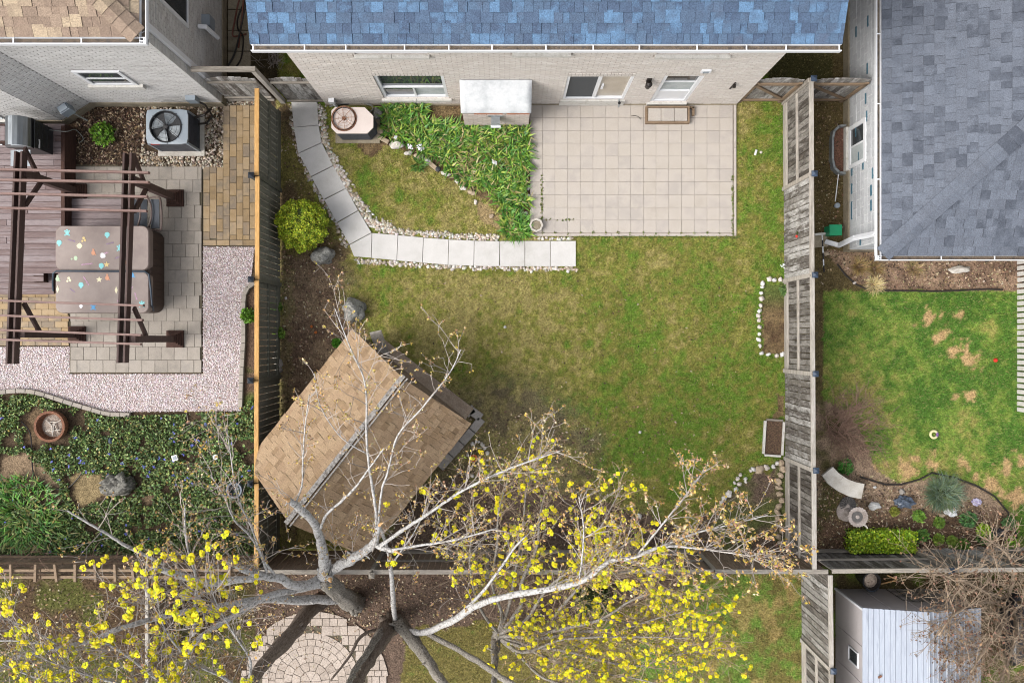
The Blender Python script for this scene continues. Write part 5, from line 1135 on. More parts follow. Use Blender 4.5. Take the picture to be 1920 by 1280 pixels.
# ------------------------------------------------------------------ deck, steps
dk = T('deck', 'dark stained plank deck beside the grey brick house', 'deck', P(60, 380)); zd = .5
y = yw(232, zd); yend = yw(505, zd); xr = (121-NX)*(H-zd)/F
while y > yend:
    x = -13.0
    for L in (rnd.uniform(1.0, 2.6), 9):
        e = min(x+L, xr)
        if e-x > .1: piece('deck_board', dk, 'deck_board', ((x+e)/2, y-.068, zd-.014+rnd.uniform(0, .003)), (round(e-x, 2)-.006, .132, .028), None, .004)
        x = e
    y -= .139
MB().box((xr/2-6.5, (yw(232, zd)+yend)/2, (zd-.04)/2), (xr+13-.06, yw(232, zd)-yend-.04, zd-.04)).build('frame', 'deck_dark', dk)
y0_, y1_ = yw(240, zd), yw(300, zd)
for k in range(8): bar('fascia_board', dk, 'deck_dark', (xr+.012, yw(233, zd), .04+k*.058), (xr+.012, yend, .04+k*.058), .02, .052)
for k in range(4): bar('trim_board', dk, 'deck_dark', (xr-.03, yw(236, zd)-k*.82, zd+.004), (xr-.03, yw(236, zd)-(k+1)*.82+.006, zd+.004), .09, .03)
st_ = T('deck_step', 'low dark plank step next to the deck above the hot tub', 'step', P(185, 400)); zs_ = .22
for k in range(5):
    yy = yw(373+k*13, zs_); piece('deck_board', st_, 'deck_board', (((134-NX)+(238-NX))/2*(H-zs_)/F, yy-.07, zs_-.014), ((238-134)*(H-zs_)/F, .15, .028), None, .004)
MB().box((((134-NX)+(238-NX))/2*(H-zs_)/F, yw(405, zs_), (zs_-.035)/2), (104*(H-zs_)/F-.04, .78, zs_-.035)).build('frame', 'deck_dark', st_)
st2 = T('deck_step', 'low plank step below the deck at the left of the hot tub', 'step', P(60, 530)); zs_ = .25
for k in range(4): yy = yw(507+k*11.4, zs_); piece('deck_board', st2, 'deck_board', (((-40-NX)+(101-NX))/2*(H-zs_)/F, yy-.065, zs_-.014), (141*(H-zs_)/F, .132, .028), None, .004)
MB().box(((-40+101-2*NX)/2*(H-zs_)/F, yw(529, zs_), (zs_-.035)/2), (141*(H-zs_)/F-.04, .5, zs_-.035)).build('frame', 'deck_dark', st2)
bxs = T('step_stool', 'small wooden box stool on the step left of the hot tub', 'stool', P(70, 517, .25)); a, b = P(62, 507, .45), P(82, 528, .45); MB().box(((a.x+b.x)/2, (a.y+b.y)/2, .35), (b.x-a.x-.02, a.y-b.y, .2)).build('body', 'deck_dark', bxs)
for k in range(2): piece('slat', bxs, 'deck_board', ((a.x+b.x)/2-.12, a.y-.06-k*.135, .46), (.5, .12, .02), None, .003)
bx2 = T('planter_box', 'square wooden planter box at the left edge of the deck', 'planter', P(5, 250, .5)); a, b = P(-10, 234, .8), P(11, 266, .8)
for x in (a.x, b.x): piece('side', bx2, 'deck_dark', (x, (a.y+b.y)/2, .65), (.03, a.y-b.y, .3), None, .003)
for y in (a.y, b.y): piece('side', bx2, 'deck_dark', ((a.x+b.x)/2, y, .65), (b.x-a.x-.03, .03, .3), None, .003)
piece('lid', bx2, 'deck_board', ((a.x+b.x)/2, (a.y+b.y)/2, .79), (b.x-a.x-.05, a.y-b.y-.05, .02), None, .003)
# ------------------------------------------------------------------ grill
gr = T('gas_grill', 'stainless gas grill with black back panel on the deck', 'grill', P(70, 260, zd)); gz = zd
gx0, gx1, gy0, gy1 = -11.05, -10.62, 4.28, 4.92
MB().box(((gx0+gx1)/2+.02, (gy0+gy1)/2, gz+.4), (.52, .62, .72)).build('cart', 'black_metal', gr)
m = MB(); pr = []
for k in range(9): a = PI*k/8; pr.append(((gx0+gx1)/2 - .3*math.cos(a)*.9, gz+.84 + .26*math.sin(a)))
vs = [(x, yy, z) for yy in (gy0, gy1) for x, z in pr]; m.add(vs, [(k, k+9, k+10, k+1) for k in range(8)] + [tuple(range(9)), tuple(range(9, 18))[::-1]]).build('lid', 'steel', gr)
MB().box(((gx0+gx1)/2, (gy0+gy1)/2, gz+.79), (.56, .66, .1)).build('firebox', 'black_metal', gr)
MB().tube([((gx0+gx1)/2-.3, gy0+.03, gz+.95), ((gx0+gx1)/2-.37, gy0+.03, gz+.95), ((gx0+gx1)/2-.37, gy1-.03, gz+.95), ((gx0+gx1)/2-.3, gy1-.03, gz+.95)], .016, 8).build('handle', 'steel', gr)
MB().box(((gx0+gx1)/2+.02, gy0-.24, gz+.8), (.44, .36, .03)).build('side_shelf', 'steel', gr); bk = MB().box((gx1+.1, (gy0+gy1)/2-.02, gz+.42), (.025, .6, .74)).build('back_panel', 'black_plastic', gr)
for i in range(3):
    for j in range(3): piece('vent_slot', bk, 'black_metal', (gx1+.114, gy0+.14+i*.19, gz+.25+j*.2), (.012, .09, .08), None, .003)
piece('label_plate', bk, 'stripe_white', (gx1+.115, gy0+.12, gz+.62), (.012, .2, .05), None, .002)
MB().tube([v for v, _ in smooth([(Vector(p), 1) for p in ((gx1+.1, gy1-.1, gz+.2), (gx1+.45, gy1-.12, gz+.12), P(140, 243, .3), P(152, 253, .1), P(156, 262, .05), P(148, 268, .05))], 5)], .01, 6).build('gas_hose', 'wire_grey', gr)
# ------------------------------------------------------------------ hot tub with folded-cover lifter
tb = T('hot_tub', 'square hot tub with taupe cover printed with sea-life figures', 'hot tub', P(205, 505)); zc = .92
a, b = P(103, 423, zc), P(280, 587, zc); TX0, TX1, TY1, TY0 = a.x, b.x, a.y, b.y
def rpoly(x0, x1, y0, y1, r, k=6):
    out = []
    for cx, cy, s in ((x1-r, y0+r, -90), (x1-r, y1-r, 0), (x0+r, y1-r, 90), (x0+r, y0+r, 180)):
        out += [(cx+r*math.cos(math.radians(s+90*i/k)), cy+r*math.sin(math.radians(s+90*i/k))) for i in range(k+1)]
    return out
MB().prism(rpoly(TX0+.03, TX1-.03, TY0+.03, TY1-.03, .2), 0, .78).build('cabinet', 'tub_side', tb)
for k in range(9):
    for xx in (TX1-.028,): piece('cabinet_slat', tb, 'tub_side', (xx, TY0+.3+k*.18, .4), (.02, .165, .72), None, .004)
ym = yw(508, zc)
def half(y0, y1, nm, up):
    ro = rpoly(TX0, TX1, y0, y1, .16); n = len(ro); cx, cy = (TX0+TX1)/2, (y0+y1)/2
    lv = [(1.0, .72), (1.0, zc-.05), (.992, zc-.018), (.975, zc)]; vs = []
    for f, z in lv: vs += [(cx+(p[0]-cx)*f, cy+(p[1]-cy)*f, z) for p in ro]
    fs = [((k), (k+1) % n, n+(k+1) % n, n+k) for k in range(n)]
    fs = [(l*n+k, l*n+(k+1) % n, (l+1)*n+(k+1) % n, (l+1)*n+k) for l in range(3) for k in range(n)] + [tuple(range(3*n, 4*n))]
    return MB().add(vs, fs).build(nm, 'tub_cover', tb)
cov1 = half(ym+.012, TY1, 'cover_half', 1); cov2 = half(TY0, ym-.012, 'cover_half', 0)
lf = [P(100, 545, .6), P(99, 530, .75), P(100, 512, .98), P(106, 508, 1.0), P(272, 509, 1.0), P(279, 514, .98), P(283, 545, .95), P(285, 572, .85), P(288, 582, .6)]
MB().tube(lf, .022, 8).build('cover_lifter', 'blue_tube', tb); MB().box(P(285, 563, .62), (.05, .3, .22)).build('lifter_plate', 'blue_tube', tb)
def star(c, r, n, inner, rot): return [(c.x + (r if k % 2 == 0 else r*inner)*math.cos(rot+PI*k/n), c.y + (r if k % 2 == 0 else r*inner)*math.sin(rot+PI*k/n)) for k in range(2*n)]
zs = zc + .001
def sticker(px, py, mat, shapes):
    c = P(px, py, zc); m = MB()
    for i, (dx, dy, r, n, inn, rot, sx) in enumerate(shapes):
        cc = Vector((c.x+dx, c.y+dy, 0)); pts = star(cc, r, n, inn, rot); pts = [(cc.x+(p[0]-cc.x)*sx, p[1]) for p in pts]; m.prism(pts, zs, zs+.003+.0006*i)
    m.build('printed_figure', mat, cov1 if py < 508 else cov2)
turtle = [(0, 0, .05, 8, .95, 0, .8), (.045, .045, .025, 4, .6, .8, 1), (-.045, .045, .025, 4, .6, .8, 1), (.045, -.045, .022, 4, .6, .8, 1), (-.045, -.045, .022, 4, .6, .8, 1), (0, .068, .02, 6, .9, 0, 1)]
shell = [(0, 0, .062, 9, .86, .2, 1), (0, -.06, .025, 3, .7, 0, 1)]; starf = [(0, 0, .075, 5, .42, .3, 1)]; sunf = [(0, 0, .075, 12, .66, 0, 1)]; fish = [(0, 0, .055, 8, .93, 0, .85), (.0, .07, .035, 3, .5, .5, 1), (.05, -.04, .02, 4, .6, 0, 1)]; horse = [(0, .03, .035, 6, .8, 0, 1), (.03, -.02, .035, 5, .6, 0, 1), (-.03, -.035, .03, 5, .6, 0, 1)]; dia = [(0, 0, .085, 2, .55, PI/2, .55 + .2)]
for px, py, mt, sh in ((126, 437, 'sticker_aqua', turtle), (201, 440, 'sticker_aqua', shell), (111, 455, 'sticker_aqua', shell), (157, 449, 'sticker_gold', horse), (149, 461, 'sticker_cream', sunf), (175, 474, 'sticker_orange', fish), (193, 479, 'sticker_white', sunf), (224, 466, 'sticker_aqua', turtle), (142, 484, 'sticker_green', [(0, 0, .055, 6, .9, 0, .8), (-.09, -.02, .03, 4, .4, 0, 1)]), (190, 498, 'sticker_aqua', shell), (200, 496, 'sticker_gold', starf),
        (108, 523, 'sticker_green', fish), (129, 524, 'sticker_cream', horse), (152, 534, 'sticker_aqua', shell), (186, 524, 'sticker_cream', starf), (201, 521, 'sticker_orange', fish), (108, 542, 'sticker_cream', dia), (218, 544, 'sticker_cream', dia), (248, 516, 'sticker_blue', fish), (152, 577, 'sticker_white', [(0, 0, .02, 4, .5, 0, 1), (0, .04, .05, 6, .7, 0, 1)]), (175, 576, 'sticker_blue', turtle), (266, 571, 'sticker_aqua', turtle), (222, 564, 'sticker_pink', [(0, 0, .035, 5, .5, 0, 1)])):
    sticker(px, py, mt, sh)
for px, py, ang, ln_, mt in ((164, 495, .1, .28, 'sticker_pink'), (162, 527, -1.0, .25, 'sticker_pink'), (200, 474, .3, .12, 'sticker_pink'), (207, 456, .25, .18, 'sticker_violet'), (222, 482, .4, .16, 'sticker_violet'), (135, 451, -.3, .18, 'sticker_violet'), (137, 545, -.6, .16, 'sticker_violet'), (255, 556, -1.3, .2, 'sticker_pink'), (247, 540, .8, .14, 'sticker_pink'), (237, 490, 1.4, .14, 'sticker_orange')):
    c = P(px, py, zc); m = MB(); n = int(ln_/.03)
    for k in range(n): m.box((c.x+math.cos(ang)*(k-n/2)*.03, c.y+math.sin(ang)*(k-n/2)*.03, zs+.002), (.016 + .006*(k % 2), .018 + .016*((k*7) % 3)/2, .003), ang)
    m.build('printed_script', mt, cov1 if py < 508 else cov2)
# ------------------------------------------------------------------ sling chair
ch = T('sling_chair', 'dark sling garden chair with curved metal frame above the hot tub', 'chair', P(285, 400))
def tubeP(pts, r, nm, mt): return MB().tube([v for v, _ in smooth([(P(*p), 1) for p in pts], 4)], r, 8).build(nm, mt, ch)
for x in (260, 281): tubeP([(x-4, 372, .5), (x+2, 385, .55), (x+3, 405, .55), (x-1, 422, .5), (x-3, 432, .3)], .022, 'arm', 'chair_frame')
tubeP([(281, 371, .42), (298, 370, .62), (302, 385, .7), (303, 415, .7), (300, 432, .62), (286, 431, .42)], .022, 'back_frame', 'chair_frame')
def quadP(pts, nm): 
    v = [P(*p) for p in pts]; MB().add(v + [p - Vector((0, 0, .015)) for p in v], [(0, 1, 2, 3), (7, 6, 5, 4), (0, 4, 5, 1), (2, 6, 7, 3), (1, 5, 6, 2), (3, 7, 4, 0)]).build(nm, 'sling', ch)
quadP([(248, 374, .42), (248, 428, .42), (276, 428, .38), (276, 374, .38)], 'seat'); quadP([(282, 374, .42), (283, 428, .42), (299, 428, .66), (298, 374, .66)], 'backrest')
for x, y in ((257, 375), (257, 428), (284, 375), (284, 428)): q = P(x, y, .4); MB().tube([q, (q.x, q.y, 0)], .018, 6).build('leg', 'chair_frame', ch)
# ------------------------------------------------------------------ pergola
pg = T('pergola', 'dark brown timber pergola over deck and hot tub', 'pergola', P(200, 480)); zb = 2.35
for a, b in (((33, 285), (17, 682)), ((45, 285), (29, 682)), ((236, 288), (224, 680)), ((249, 288), (236, 680))):
    bar('beam', pg, 'pergola_wood', P(*a, zb), P(*b, zb), .045, .2)
for a, b in (((-40, 317), (280, 324)), ((-40, 337), (280, 342)), ((-40, 362), (277, 369)), ((-40, 389), (276, 396)), ((-40, 562), (270, 573)), ((-40, 590), (268, 600)), ((-40, 617), (266, 628)), ((-40, 635), (265, 645))):
    bar('purlin', pg, 'purlin_wood', P(*a, zb+.16), P(*b, zb+.16), .045, .1)
for (x, y) in ((-7.87, 3.36), (-10.17, 3.5), (-7.87, .02), (-10.2, .12)):
    po = piece('post', pg, 'pergola_wood', (x, y, zb/2), (.15, .15, zb), None, .006)
    for w, z, h in ((.4, .05, .1), (.33, .13, .06), (.27, .19, .06), (.21, .25, .06)): piece('base_trim', po, 'deck_dark', (x, y, z), (w, w, h), None, .012)
    sgn = -1 if y > 1 else 1
    bar('brace', pg, 'pergola_wood', (x, y+.05*sgn, 1.65), (x, y+.65*sgn, 2.25), .06, .1)
    if y > 1: bar('brace', pg, 'pergola_wood', (x, y+.05*sgn, 1.65), (x-.02, y-.55*sgn, 2.25), .06, .1)

# ------------------------------------------------------------------ left garden: fire bowl, statue, lights
fb = T('fire_bowl', 'rusty round fire bowl with ash and burnt sticks in the ground cover', 'fire bowl', P(105, 797)); c = P(105, 797)
MB().lathe([(.3, 0), (.36, .12), (.365, .3), (.31, .3), (.29, .12), (0, .1)], c, 28).build('bowl', 'rust', fb); MB().lathe([(.29, .11), (.2, .14), (.1, .15), (0, .16)], c, 16).build('ash_bed', 'ash', fb)
for k in range(9):
    a = rnd.uniform(0, 6.28); q = c + Vector((rnd.uniform(-.12, .12), rnd.uniform(-.12, .12), .18)); d = Vector((math.cos(a), math.sin(a), rnd.uniform(-.1, .1)))*rnd.uniform(.08, .14); MB().tube([q-d, q+d], .015, 5).build('burnt_stick', 'char_white', fb)
sb = T('garden_statue', 'carved grey stone creature crouching on the ground cover', 'statue', P(222, 908)); c = P(228, 905)
MB().blob((c.x, c.y, .16), (.34, .27, .26), 3, .34, 3, 2.4).blob((c.x-.28, c.y-.13, .14), (.16, .13, .14), 5, .2, 2).build('body', 'statue_stone', sb, True)
m = MB()
for k in range(3): m.blob((c.x-.1+.13*k, c.y+.12-.05*k, .32), (.13, .07, .07), 8+k, .2, 2)
m.blob((c.x-.36, c.y-.08, .2), (.07, .06, .08), 2, .15, 2).blob((c.x-.15, c.y-.22, .14), (.14, .08, .1), 4, .2, 2).blob((c.x+.12, c.y-.2, .12), (.15, .08, .1), 6, .2, 2).build('carving', 'statue_stone', sb, True)
for x, y, lb in ((328, 858, 'square white solar light in the ground cover'), (405, 856, 'round white solar light near the yellow rail fence')):
    t = T('solar_light', lb, 'garden light', P(x, y)); c = P(x, y, .2)
    if 'square' in lb: MB().box(c, (.13, .13, .05), .3).build('head', 'stripe_white', t); MB().box(c + Vector((0, 0, .03)), (.08, .08, .012), .3).build('panel', 'grey_paint', t)
    else: MB().lathe([(.0, 0), (.06, 0), (.06, .05), (.0, .055)], c, 14).build('head', 'stripe_white', t); MB().lathe([(.035, .056), (0, .062)], c, 10).build('panel', 'grey_paint', t)
    MB().tube([(c.x, c.y, 0), c], .012, 6).build('stake', 'black_metal', t)
hc = T('hose', 'thin black hose looping over the bare soil in the left garden', 'hose', P(100, 890)); MB().tube([v for v, _ in smooth([(P(*p), 1) for p in ((40, 790, .05), (56, 810, .08), (60, 850, .05), (62, 885, .04), (75, 905, .04), (95, 915, .04), (125, 915, .04), (143, 900, .04), (155, 884, .05))], 4)], .016, 6).build('tube', 'hose_dark', hc)
hp = T('hose', 'dark hoses hanging in loops on the path between the brick houses', 'hose', P(450, 60))
for pts, mt in (([(462, -20, .6), (458, 20, .5), (450, 60, .3), (440, 100, .1), (425, 128, .06)], 'hose_dark'), ([(455, -20, .5), (446, 10, .4), (440, 40, .2), (436, 66, .08), (446, 68, .06), (462, 64, .06)], 'hose_brown'), ([(466, -10, .4), (447, 30, .3), (446, 55, .1), (456, 70, .06), (452, 110, .05), (437, 132, .05)], 'hose_dark'), ([(458, -20, .7), (453, 40, .4), (447, 90, .1)], 'hose_brown')): MB().tube([v for v, _ in smooth([(P(*p), 1) for p in pts], 5)], .02, 6).build('loop', mt, hp)
bs_ = T('dark_pot', 'dark blue glazed pot half hidden by the fence post', 'pot', P(445, 915)); c = P(445, 915); MB().lathe([(.13, 0), (.2, .15), (.19, .26), (.15, .26), (.13, .1), (0, .1)], c, 16).build('bowl', 'bag_blue', bs_)
ob = MB().blob(P(208, 826, .06), (.06, .09, .07), 4, .1, 2).build('blue_toy', 'bag_navy' if 'bag_navy' in MATS else 'cap_blue'); tag(ob, 'small blue toy lying in the ground cover', 'toy')
# ------------------------------------------------------------------ circular paver patio behind the rear fence
cpo = tag(MB().lathe([(0, .008), (G(128), .008), (G(128), -.03)], P(590, 1285), 48).build('circle_patio', 'joint_dark'), 'round patio of pale pavers under the trees', None, None, 'structure')
C0 = P(583, 1276); ringw = [(0, 20, 6), (20, 36, 12), (36, 52, 18), (52, 67, 24), (67, 79, 30), (79, 91, 36)]
for r0, r1, n in ringw:
    for k in range(n):
        a0, a1 = 2*PI*k/n + r0, 2*PI*(k+1)/n + r0; mid = (a0+a1)/2
        if C0.y + G((r0+r1)/2)*math.sin(mid) < -9.0: continue
        g = .012; R0_, R1_ = max(G(r0)+g/2, .02), G(r1)-g/2; da = g/2/max(R1_, .1)
        pl4 = [(C0.x+r*math.cos(a), C0.y+r*math.sin(a)) for r, a in ((R0_, a0+g/2/max(R0_, .08)), (R1_, a0+da), (R1_, mid), (R1_, a1-da), (R0_, a1-g/2/max(R0_, .08)))]
        MB().prism(pl4, -.01, .022+rnd.uniform(0, .005)).build('paver', 'circle_paver', cpo)
y = 1140.0
while y < 1310:
    hgt = rnd.choice((11, 14, 14, 18)); x = 445.0
    while x < 735:
        w = rnd.choice((9, 13, 14, 18, 22)); cx, cy = x+w/2, y+hgt/2
        if math.hypot(cx-590, cy-1285) < 150 and math.hypot(cx-583, cy-1276) > 96:
            p, q = P(x, y), P(x+w, y+hgt)
            if math.hypot(cx-590, cy-1285) > 122:
                pc = [(p.x+.006, p.y-.006), (q.x-.006, p.y-.006), (q.x-.006, q.y+.006), (p.x+.006, q.y+.006)]; oc = P(590, 1285)
                for kk in range(40):
                    aa = 2*PI*kk/40; pc = clip_poly(pc, -math.cos(aa), -math.sin(aa), G(139) + oc.x*math.cos(aa) + oc.y*math.sin(aa)) if len(pc) > 2 else pc
                if len(pc) > 2 and rnd.random() > .1: MB().prism(pc, -.01, .024+rnd.uniform(0, .004)).build('paver', 'circle_paver', cpo)
            else: piece('paver', cpo, 'circle_paver', ((p.x+q.x)/2, (p.y+q.y)/2, .008+rnd.uniform(0, .004)), (round(q.x-p.x, 2)-.012, round(p.y-q.y, 2)-.012, .035), rnd.uniform(-.03, .03), .006)
        x += w
    y += hgt

# ------------------------------------------------------------------ shrubs and beds
def ball_leaves(c, r, n, shell=.35):
    v = nr.normal(size=(n, 3)); v /= np.linalg.norm(v, axis=1)[:, None]; v[:, 2] = np.abs(v[:, 2])*1.05 - .12
    k = (1 - shell*nr.rand(n)**2)[:, None]; return np.array(c) + v*np.array(r)*k, v
def shrub(name, label, cat, px, py, rpx, hz, cols, n, leaf, lump=.12, core='leaf_core', up=.25, sq=1.0, group=None, aspect=1.6):
    t = T(name, label, cat, P(px, py), group); r = G(rpx); c = P(px, py, 0); cz = hz*.5
    cm = MB().blob((c.x, c.y, cz), (r*.85, r*.85*sq, hz*.46), int(px), .1, 2); cm.build('stem_mass', core, t, True)
    pts, nv = ball_leaves((c.x, c.y, cz), (r, r*sq, hz*.55), n)
    lum = np.array([mnoise.noise(Vector(v)*4.3 + Vector((px, py, 0))) for v in nv]); pts = np.array([c.x, c.y, cz]) + (pts - np.array([c.x, c.y, cz]))*(1 + lump*lum)[:, None]
    cc = cmix(cols, n, .12) * (1 + .35*lum)[:, None]
    leafcloud('foliage', pts, leaf*nr.uniform(.7, 1.3, n), 'leaf', t, up, aspect, cc, nv); return t
M('leaf_core', ['#2c3515', '#3d4a1c'], sc=20, fine=.3)
shrub('globe_bush', 'round yellow-green clipped bush beside the slab walk', 'bush', 578, 428, 46, 1.15, ['#c3cf36', '#adc032', '#d6dc4c', '#92ab26', '#73901f'], 16000, .032, .22, aspect=1.2, up=.35)
shrub('small_shrub', 'small bright green shrub in the bark mulch', 'shrub', 199, 254, 20, .3, ['#6f9c2c', '#88b23c', '#557f22'], 1000, .045, .5)
hd = T('box_hedge', 'clipped rectangular bright green hedge behind the bird bath', 'hedge', P(1648, 1012)); a, b = P(1590, 992, .3), P(1710, 1033, .3)
MB().box(((a.x+b.x)/2, (a.y+b.y)/2, .22), (b.x-a.x-.16, a.y-b.y-.14, .4)).build('stem_mass', 'leaf_core', hd)
n = 7000; q = np.stack([nr.uniform(a.x, b.x, n), nr.uniform(b.y, a.y, n), nr.uniform(.05, .5, n)], 1); s = nr.rand(n) < .65; q[s, 2] = .46 + nr.normal(0, .03, s.sum()); q[:, 0] += nr.normal(0, .025, n)
gl = np.clip((q[:, 0]-a.x)/(b.x-a.x), 0, 1)[:, None]
leafcloud('foliage', q, nr.uniform(.03, .055, n), 'leaf', hd, .3, 1.5, cmix(['#a3bd26', '#bcd03a', '#86a828', '#6a8e22'], n, .14)*(.8+.35*gl))
lv = T('lavender_bush', 'silvery grey-green spiky bush in the right flower bed', 'bush', P(1762, 922)); n = 1500; c = P(1762, 922)
az = nr.uniform(0, 2*PI, n); rr = G(34)*np.sqrt(nr.rand(n)); bs = np.stack([c.x+rr*np.cos(az)*.55, c.y+rr*np.sin(az)*.5, np.full(n, .02)], 1)
blades('foliage', bs, nr.uniform(.25, .55, n), nr.uniform(.01, .02, n), 'leaf', lv, .75, cmix(['#6d8168', '#87997f', '#566b52', '#6a7a4a'], n, .1), az + nr.normal(0, 1.3, n)); MB().blob((c.x, c.y, .08), (.28, .24, .14), 4, .2, 2).build('stem_mass', 'leaf_core', lv, True)
for k, (x, y, r, h, cl, lb) in enumerate(((1809, 972, 14, .25, ['#4f7a45', '#64904f', '#3f6338'], 'round mid-green plant right of the white bag'), (1837, 992, 11, .22, ['#8fb81f', '#a6cb33'], 'bright lime plant near the black bag'), (1841, 1004, 14, .2, ['#4b6b32', '#5e7d3c'], 'dull green plant under the lime plant'), (1800, 1020, 12, .2, ['#4c6d2a', '#6a8a33'], 'dark leafy plant against the rear fence'), (1892, 1015, 10, .18, ['#84a92c', '#6c9428'], 'light green plant below the black bag'), (1885, 978, 10, .2, ['#5a7d4a', '#476a3c'], 'slender green plant above the black bag'),
        (1720, 966, 10, .15, ['#6f9a3c', '#86ad44'], 'small sprouting plant below the dark bag'), (1758, 978, 9, .12, ['#7c9c3a', '#6a8a3a'], 'small sprout left of the round green plant'), (1725, 1002, 11, .18, ['#5c8440', '#71973f'], 'grassy sprout beside the tan stone'), (1757, 1010, 9, .12, ['#9aae45', '#7d9a3c'], 'yellowish sprout in the middle of the bed'), (1783, 1013, 9, .12, ['#7f9a40', '#96a94a'], 'low sprout next to the dark leafy plant'), (1582, 873, 13, .2, ['#3f7a2c', '#4f8a35'], 'dense green tuft behind the curved bench'), (1675, 958, 7, .1, ['#8a8f3c', '#a3a74c'], 'thin yellow-green sprout below the pale rock'),
        (1470, 545, 9, .2, ['#56743a', '#6f8a4a'], 'green plant in the small bed by the grey fence'), (520, 575, 10, .2, ['#6a8a35', '#547a2c'], 'leafy sprout at the left fence foot'), (525, 625, 10, .2, ['#7a9a35', '#5f7f2c'], 'second leafy sprout at the left fence foot'), (468, 592, 12, .22, ['#6f9a2c', '#5a8526'], 'green tuft between edging bricks and yellow rail'), (632, 642, 7, .12, ['#5f9a2c', '#4f8526'], 'bright green tuft at the left shed eave'))):
    shrub('garden_plant', lb, 'plant', x, y, r, h, cl, 420, .04, .5, aspect=2.6, up=.1)
# bare pale-stemmed shrub in the passage
# daylily bed
M('leaf_strap', [], vcol=True, sc=10, fine=.12, bump=0, vary=.12, rough=.5, spec=.35)
BEDL = [(722, 200), (852, 198), (862, 236), (990, 242), (992, 300), (985, 372), (930, 352), (880, 352), (830, 305), (765, 270), (725, 255)]
n = 5200; p = scatter(BEDL, n, lambda x, y: (vn(x, y, 28, 31) > .30) & ~((x > 795) & (x < 868) & (y < 232)) & ~((x > 862) & (y < 238)) & (vn(x, y, 50, 33) + .25*np.exp(-((y-215)/60)**2) > .32))
p = np.vstack([p, scatter([(915, 352), (992, 372), (992, 442), (948, 440), (940, 395)], 520, lambda x, y: vn(x, y, 22, 37) > .42)])
n = len(p); ed = vn(p[:, 0], p[:, 1], 45, 35)
cc = cmix(['#6f9a35', '#4f8130', '#3f7028', '#86ab3e', '#a3b850', '#5c8a3a'], n, .13); dry = nr.rand(n) < .10 + .25*(ed < .35); cc[dry] = cmix(['#a8996a', '#8d8455', '#b5a878'], int(dry.sum()), .1)
o = blades('daylily_bed', W2(p, .01), nr.uniform(.18, .40, n), nr.uniform(.022, .05, n), 'leaf_strap', None, .8, cc); tag(o, 'dense strap-leaved green plants filling the bed under the window', 'plants', None, 'stuff')
def clump(label, px, py, rpx, n, ln, cols, lean=.7, cat='plant', nm='strap_plant', group=None, wd=(.016, .03)):
    t = T(nm, label, cat, P(px, py), group); a = nr.uniform(0, 2*PI, n); r = G(rpx)*np.sqrt(nr.rand(n)); c = P(px, py)
    bs = np.stack([c.x+r*np.cos(a), c.y+r*np.sin(a), np.full(n, .01)], 1); blades('foliage', bs, nr.uniform(ln*.6, ln*1.2, n), nr.uniform(*wd, n), 'leaf_strap', t, lean, cmix(cols, n, .12), a + nr.normal(0, .8, n)); return t
clump('separate strap-leaved clump at the corner beside the stone planter', 968, 426, 22, 260, .3, ['#5f9a35', '#4a8030', '#8fb54a'])
clump('broad-leaved plant in front of the pale bed stones', 786, 309, 9, 60, .22, ['#4d7330', '#6a8a3c'], wd=(.03, .05))
clump('large tall-leaved clump at the left edge of the left garden', 45, 960, 66, 900, .34, ['#4f8a2c', '#3f7424', '#6c9a3a', '#2f5a1c', '#6a7a3c', '#8a8a50'], .8, wd=(.02, .045))
clump('lower part leafy clump with long pale blades by the trellis fence', 85, 1000, 48, 380, .34, ['#4a6f2c', '#6a8a3c', '#3a5a26', '#8a8a4a'], .8, wd=(.02, .04))
clump('dry straw tuft nearest the downspout in the mulch bed', 1610, 500, 9, 160, .3, ['#a58a55', '#8d7346', '#b59d68'], .8, nm='dry_tuft', wd=(.006, .014))
clump('dark straw tuft in the mulch bed beside the roof corner', 1640, 503, 8, 140, .26, ['#8d734a', '#75603c', '#a18a58'], .8, nm='dry_tuft', wd=(.006, .014))
clump('pale cream tuft at the mulch bed edge', 1638, 534, 10, 220, .24, ['#d9c48e', '#c9b179', '#e3d3a3'], .9, nm='dry_tuft', wd=(.006, .014))
clump('straw tuft in the middle of the mulch bed under the gutter', 1712, 502, 9, 150, .28, ['#b09a70', '#9a845a'], .9, nm='dry_tuft', wd=(.006, .014))
# periwinkle ground cover
GC = [(-20, 742), (60, 738), (140, 762), (200, 780), (270, 778), (330, 776), (400, 772), (452, 772), (476, 740), (482, 800), (478, 1038), (-20, 1040)]
bare = [[(0, 858), (50, 850), (95, 885), (125, 930), (100, 960), (0, 915)], [(130, 890), (192, 885), (205, 930), (150, 955)], [(75, 765), (140, 765), (140, 830), (75, 830)], [(262, 922), (290, 922), (288, 950), (265, 948)], [(40, 775), (75, 765), (80, 840), (50, 835)]]
def gcond(x, y):
    k = np.ones(len(x), bool)
    for b in bare: k &= ~inpoly(x + (vn(x, y, 20, 41)-.5)*24, y + (vn(x, y, 20, 42)-.5)*24, b)
    return k & (vn(x, y, 22, 43) > .30)
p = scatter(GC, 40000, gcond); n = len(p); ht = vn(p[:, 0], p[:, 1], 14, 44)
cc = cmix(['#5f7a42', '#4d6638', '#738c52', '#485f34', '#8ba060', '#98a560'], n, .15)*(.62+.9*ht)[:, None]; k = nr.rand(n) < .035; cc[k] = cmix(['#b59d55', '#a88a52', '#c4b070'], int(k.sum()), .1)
o = leafcloud('ground_cover', W2(p, nr.uniform(.02, .13, n)*(.5+ht)), nr.uniform(.022, .05, n), 'leaf', None, .35, 1.7, cc); tag(o, 'dark green periwinkle carpet of the left garden', 'ground cover', None, 'stuff')
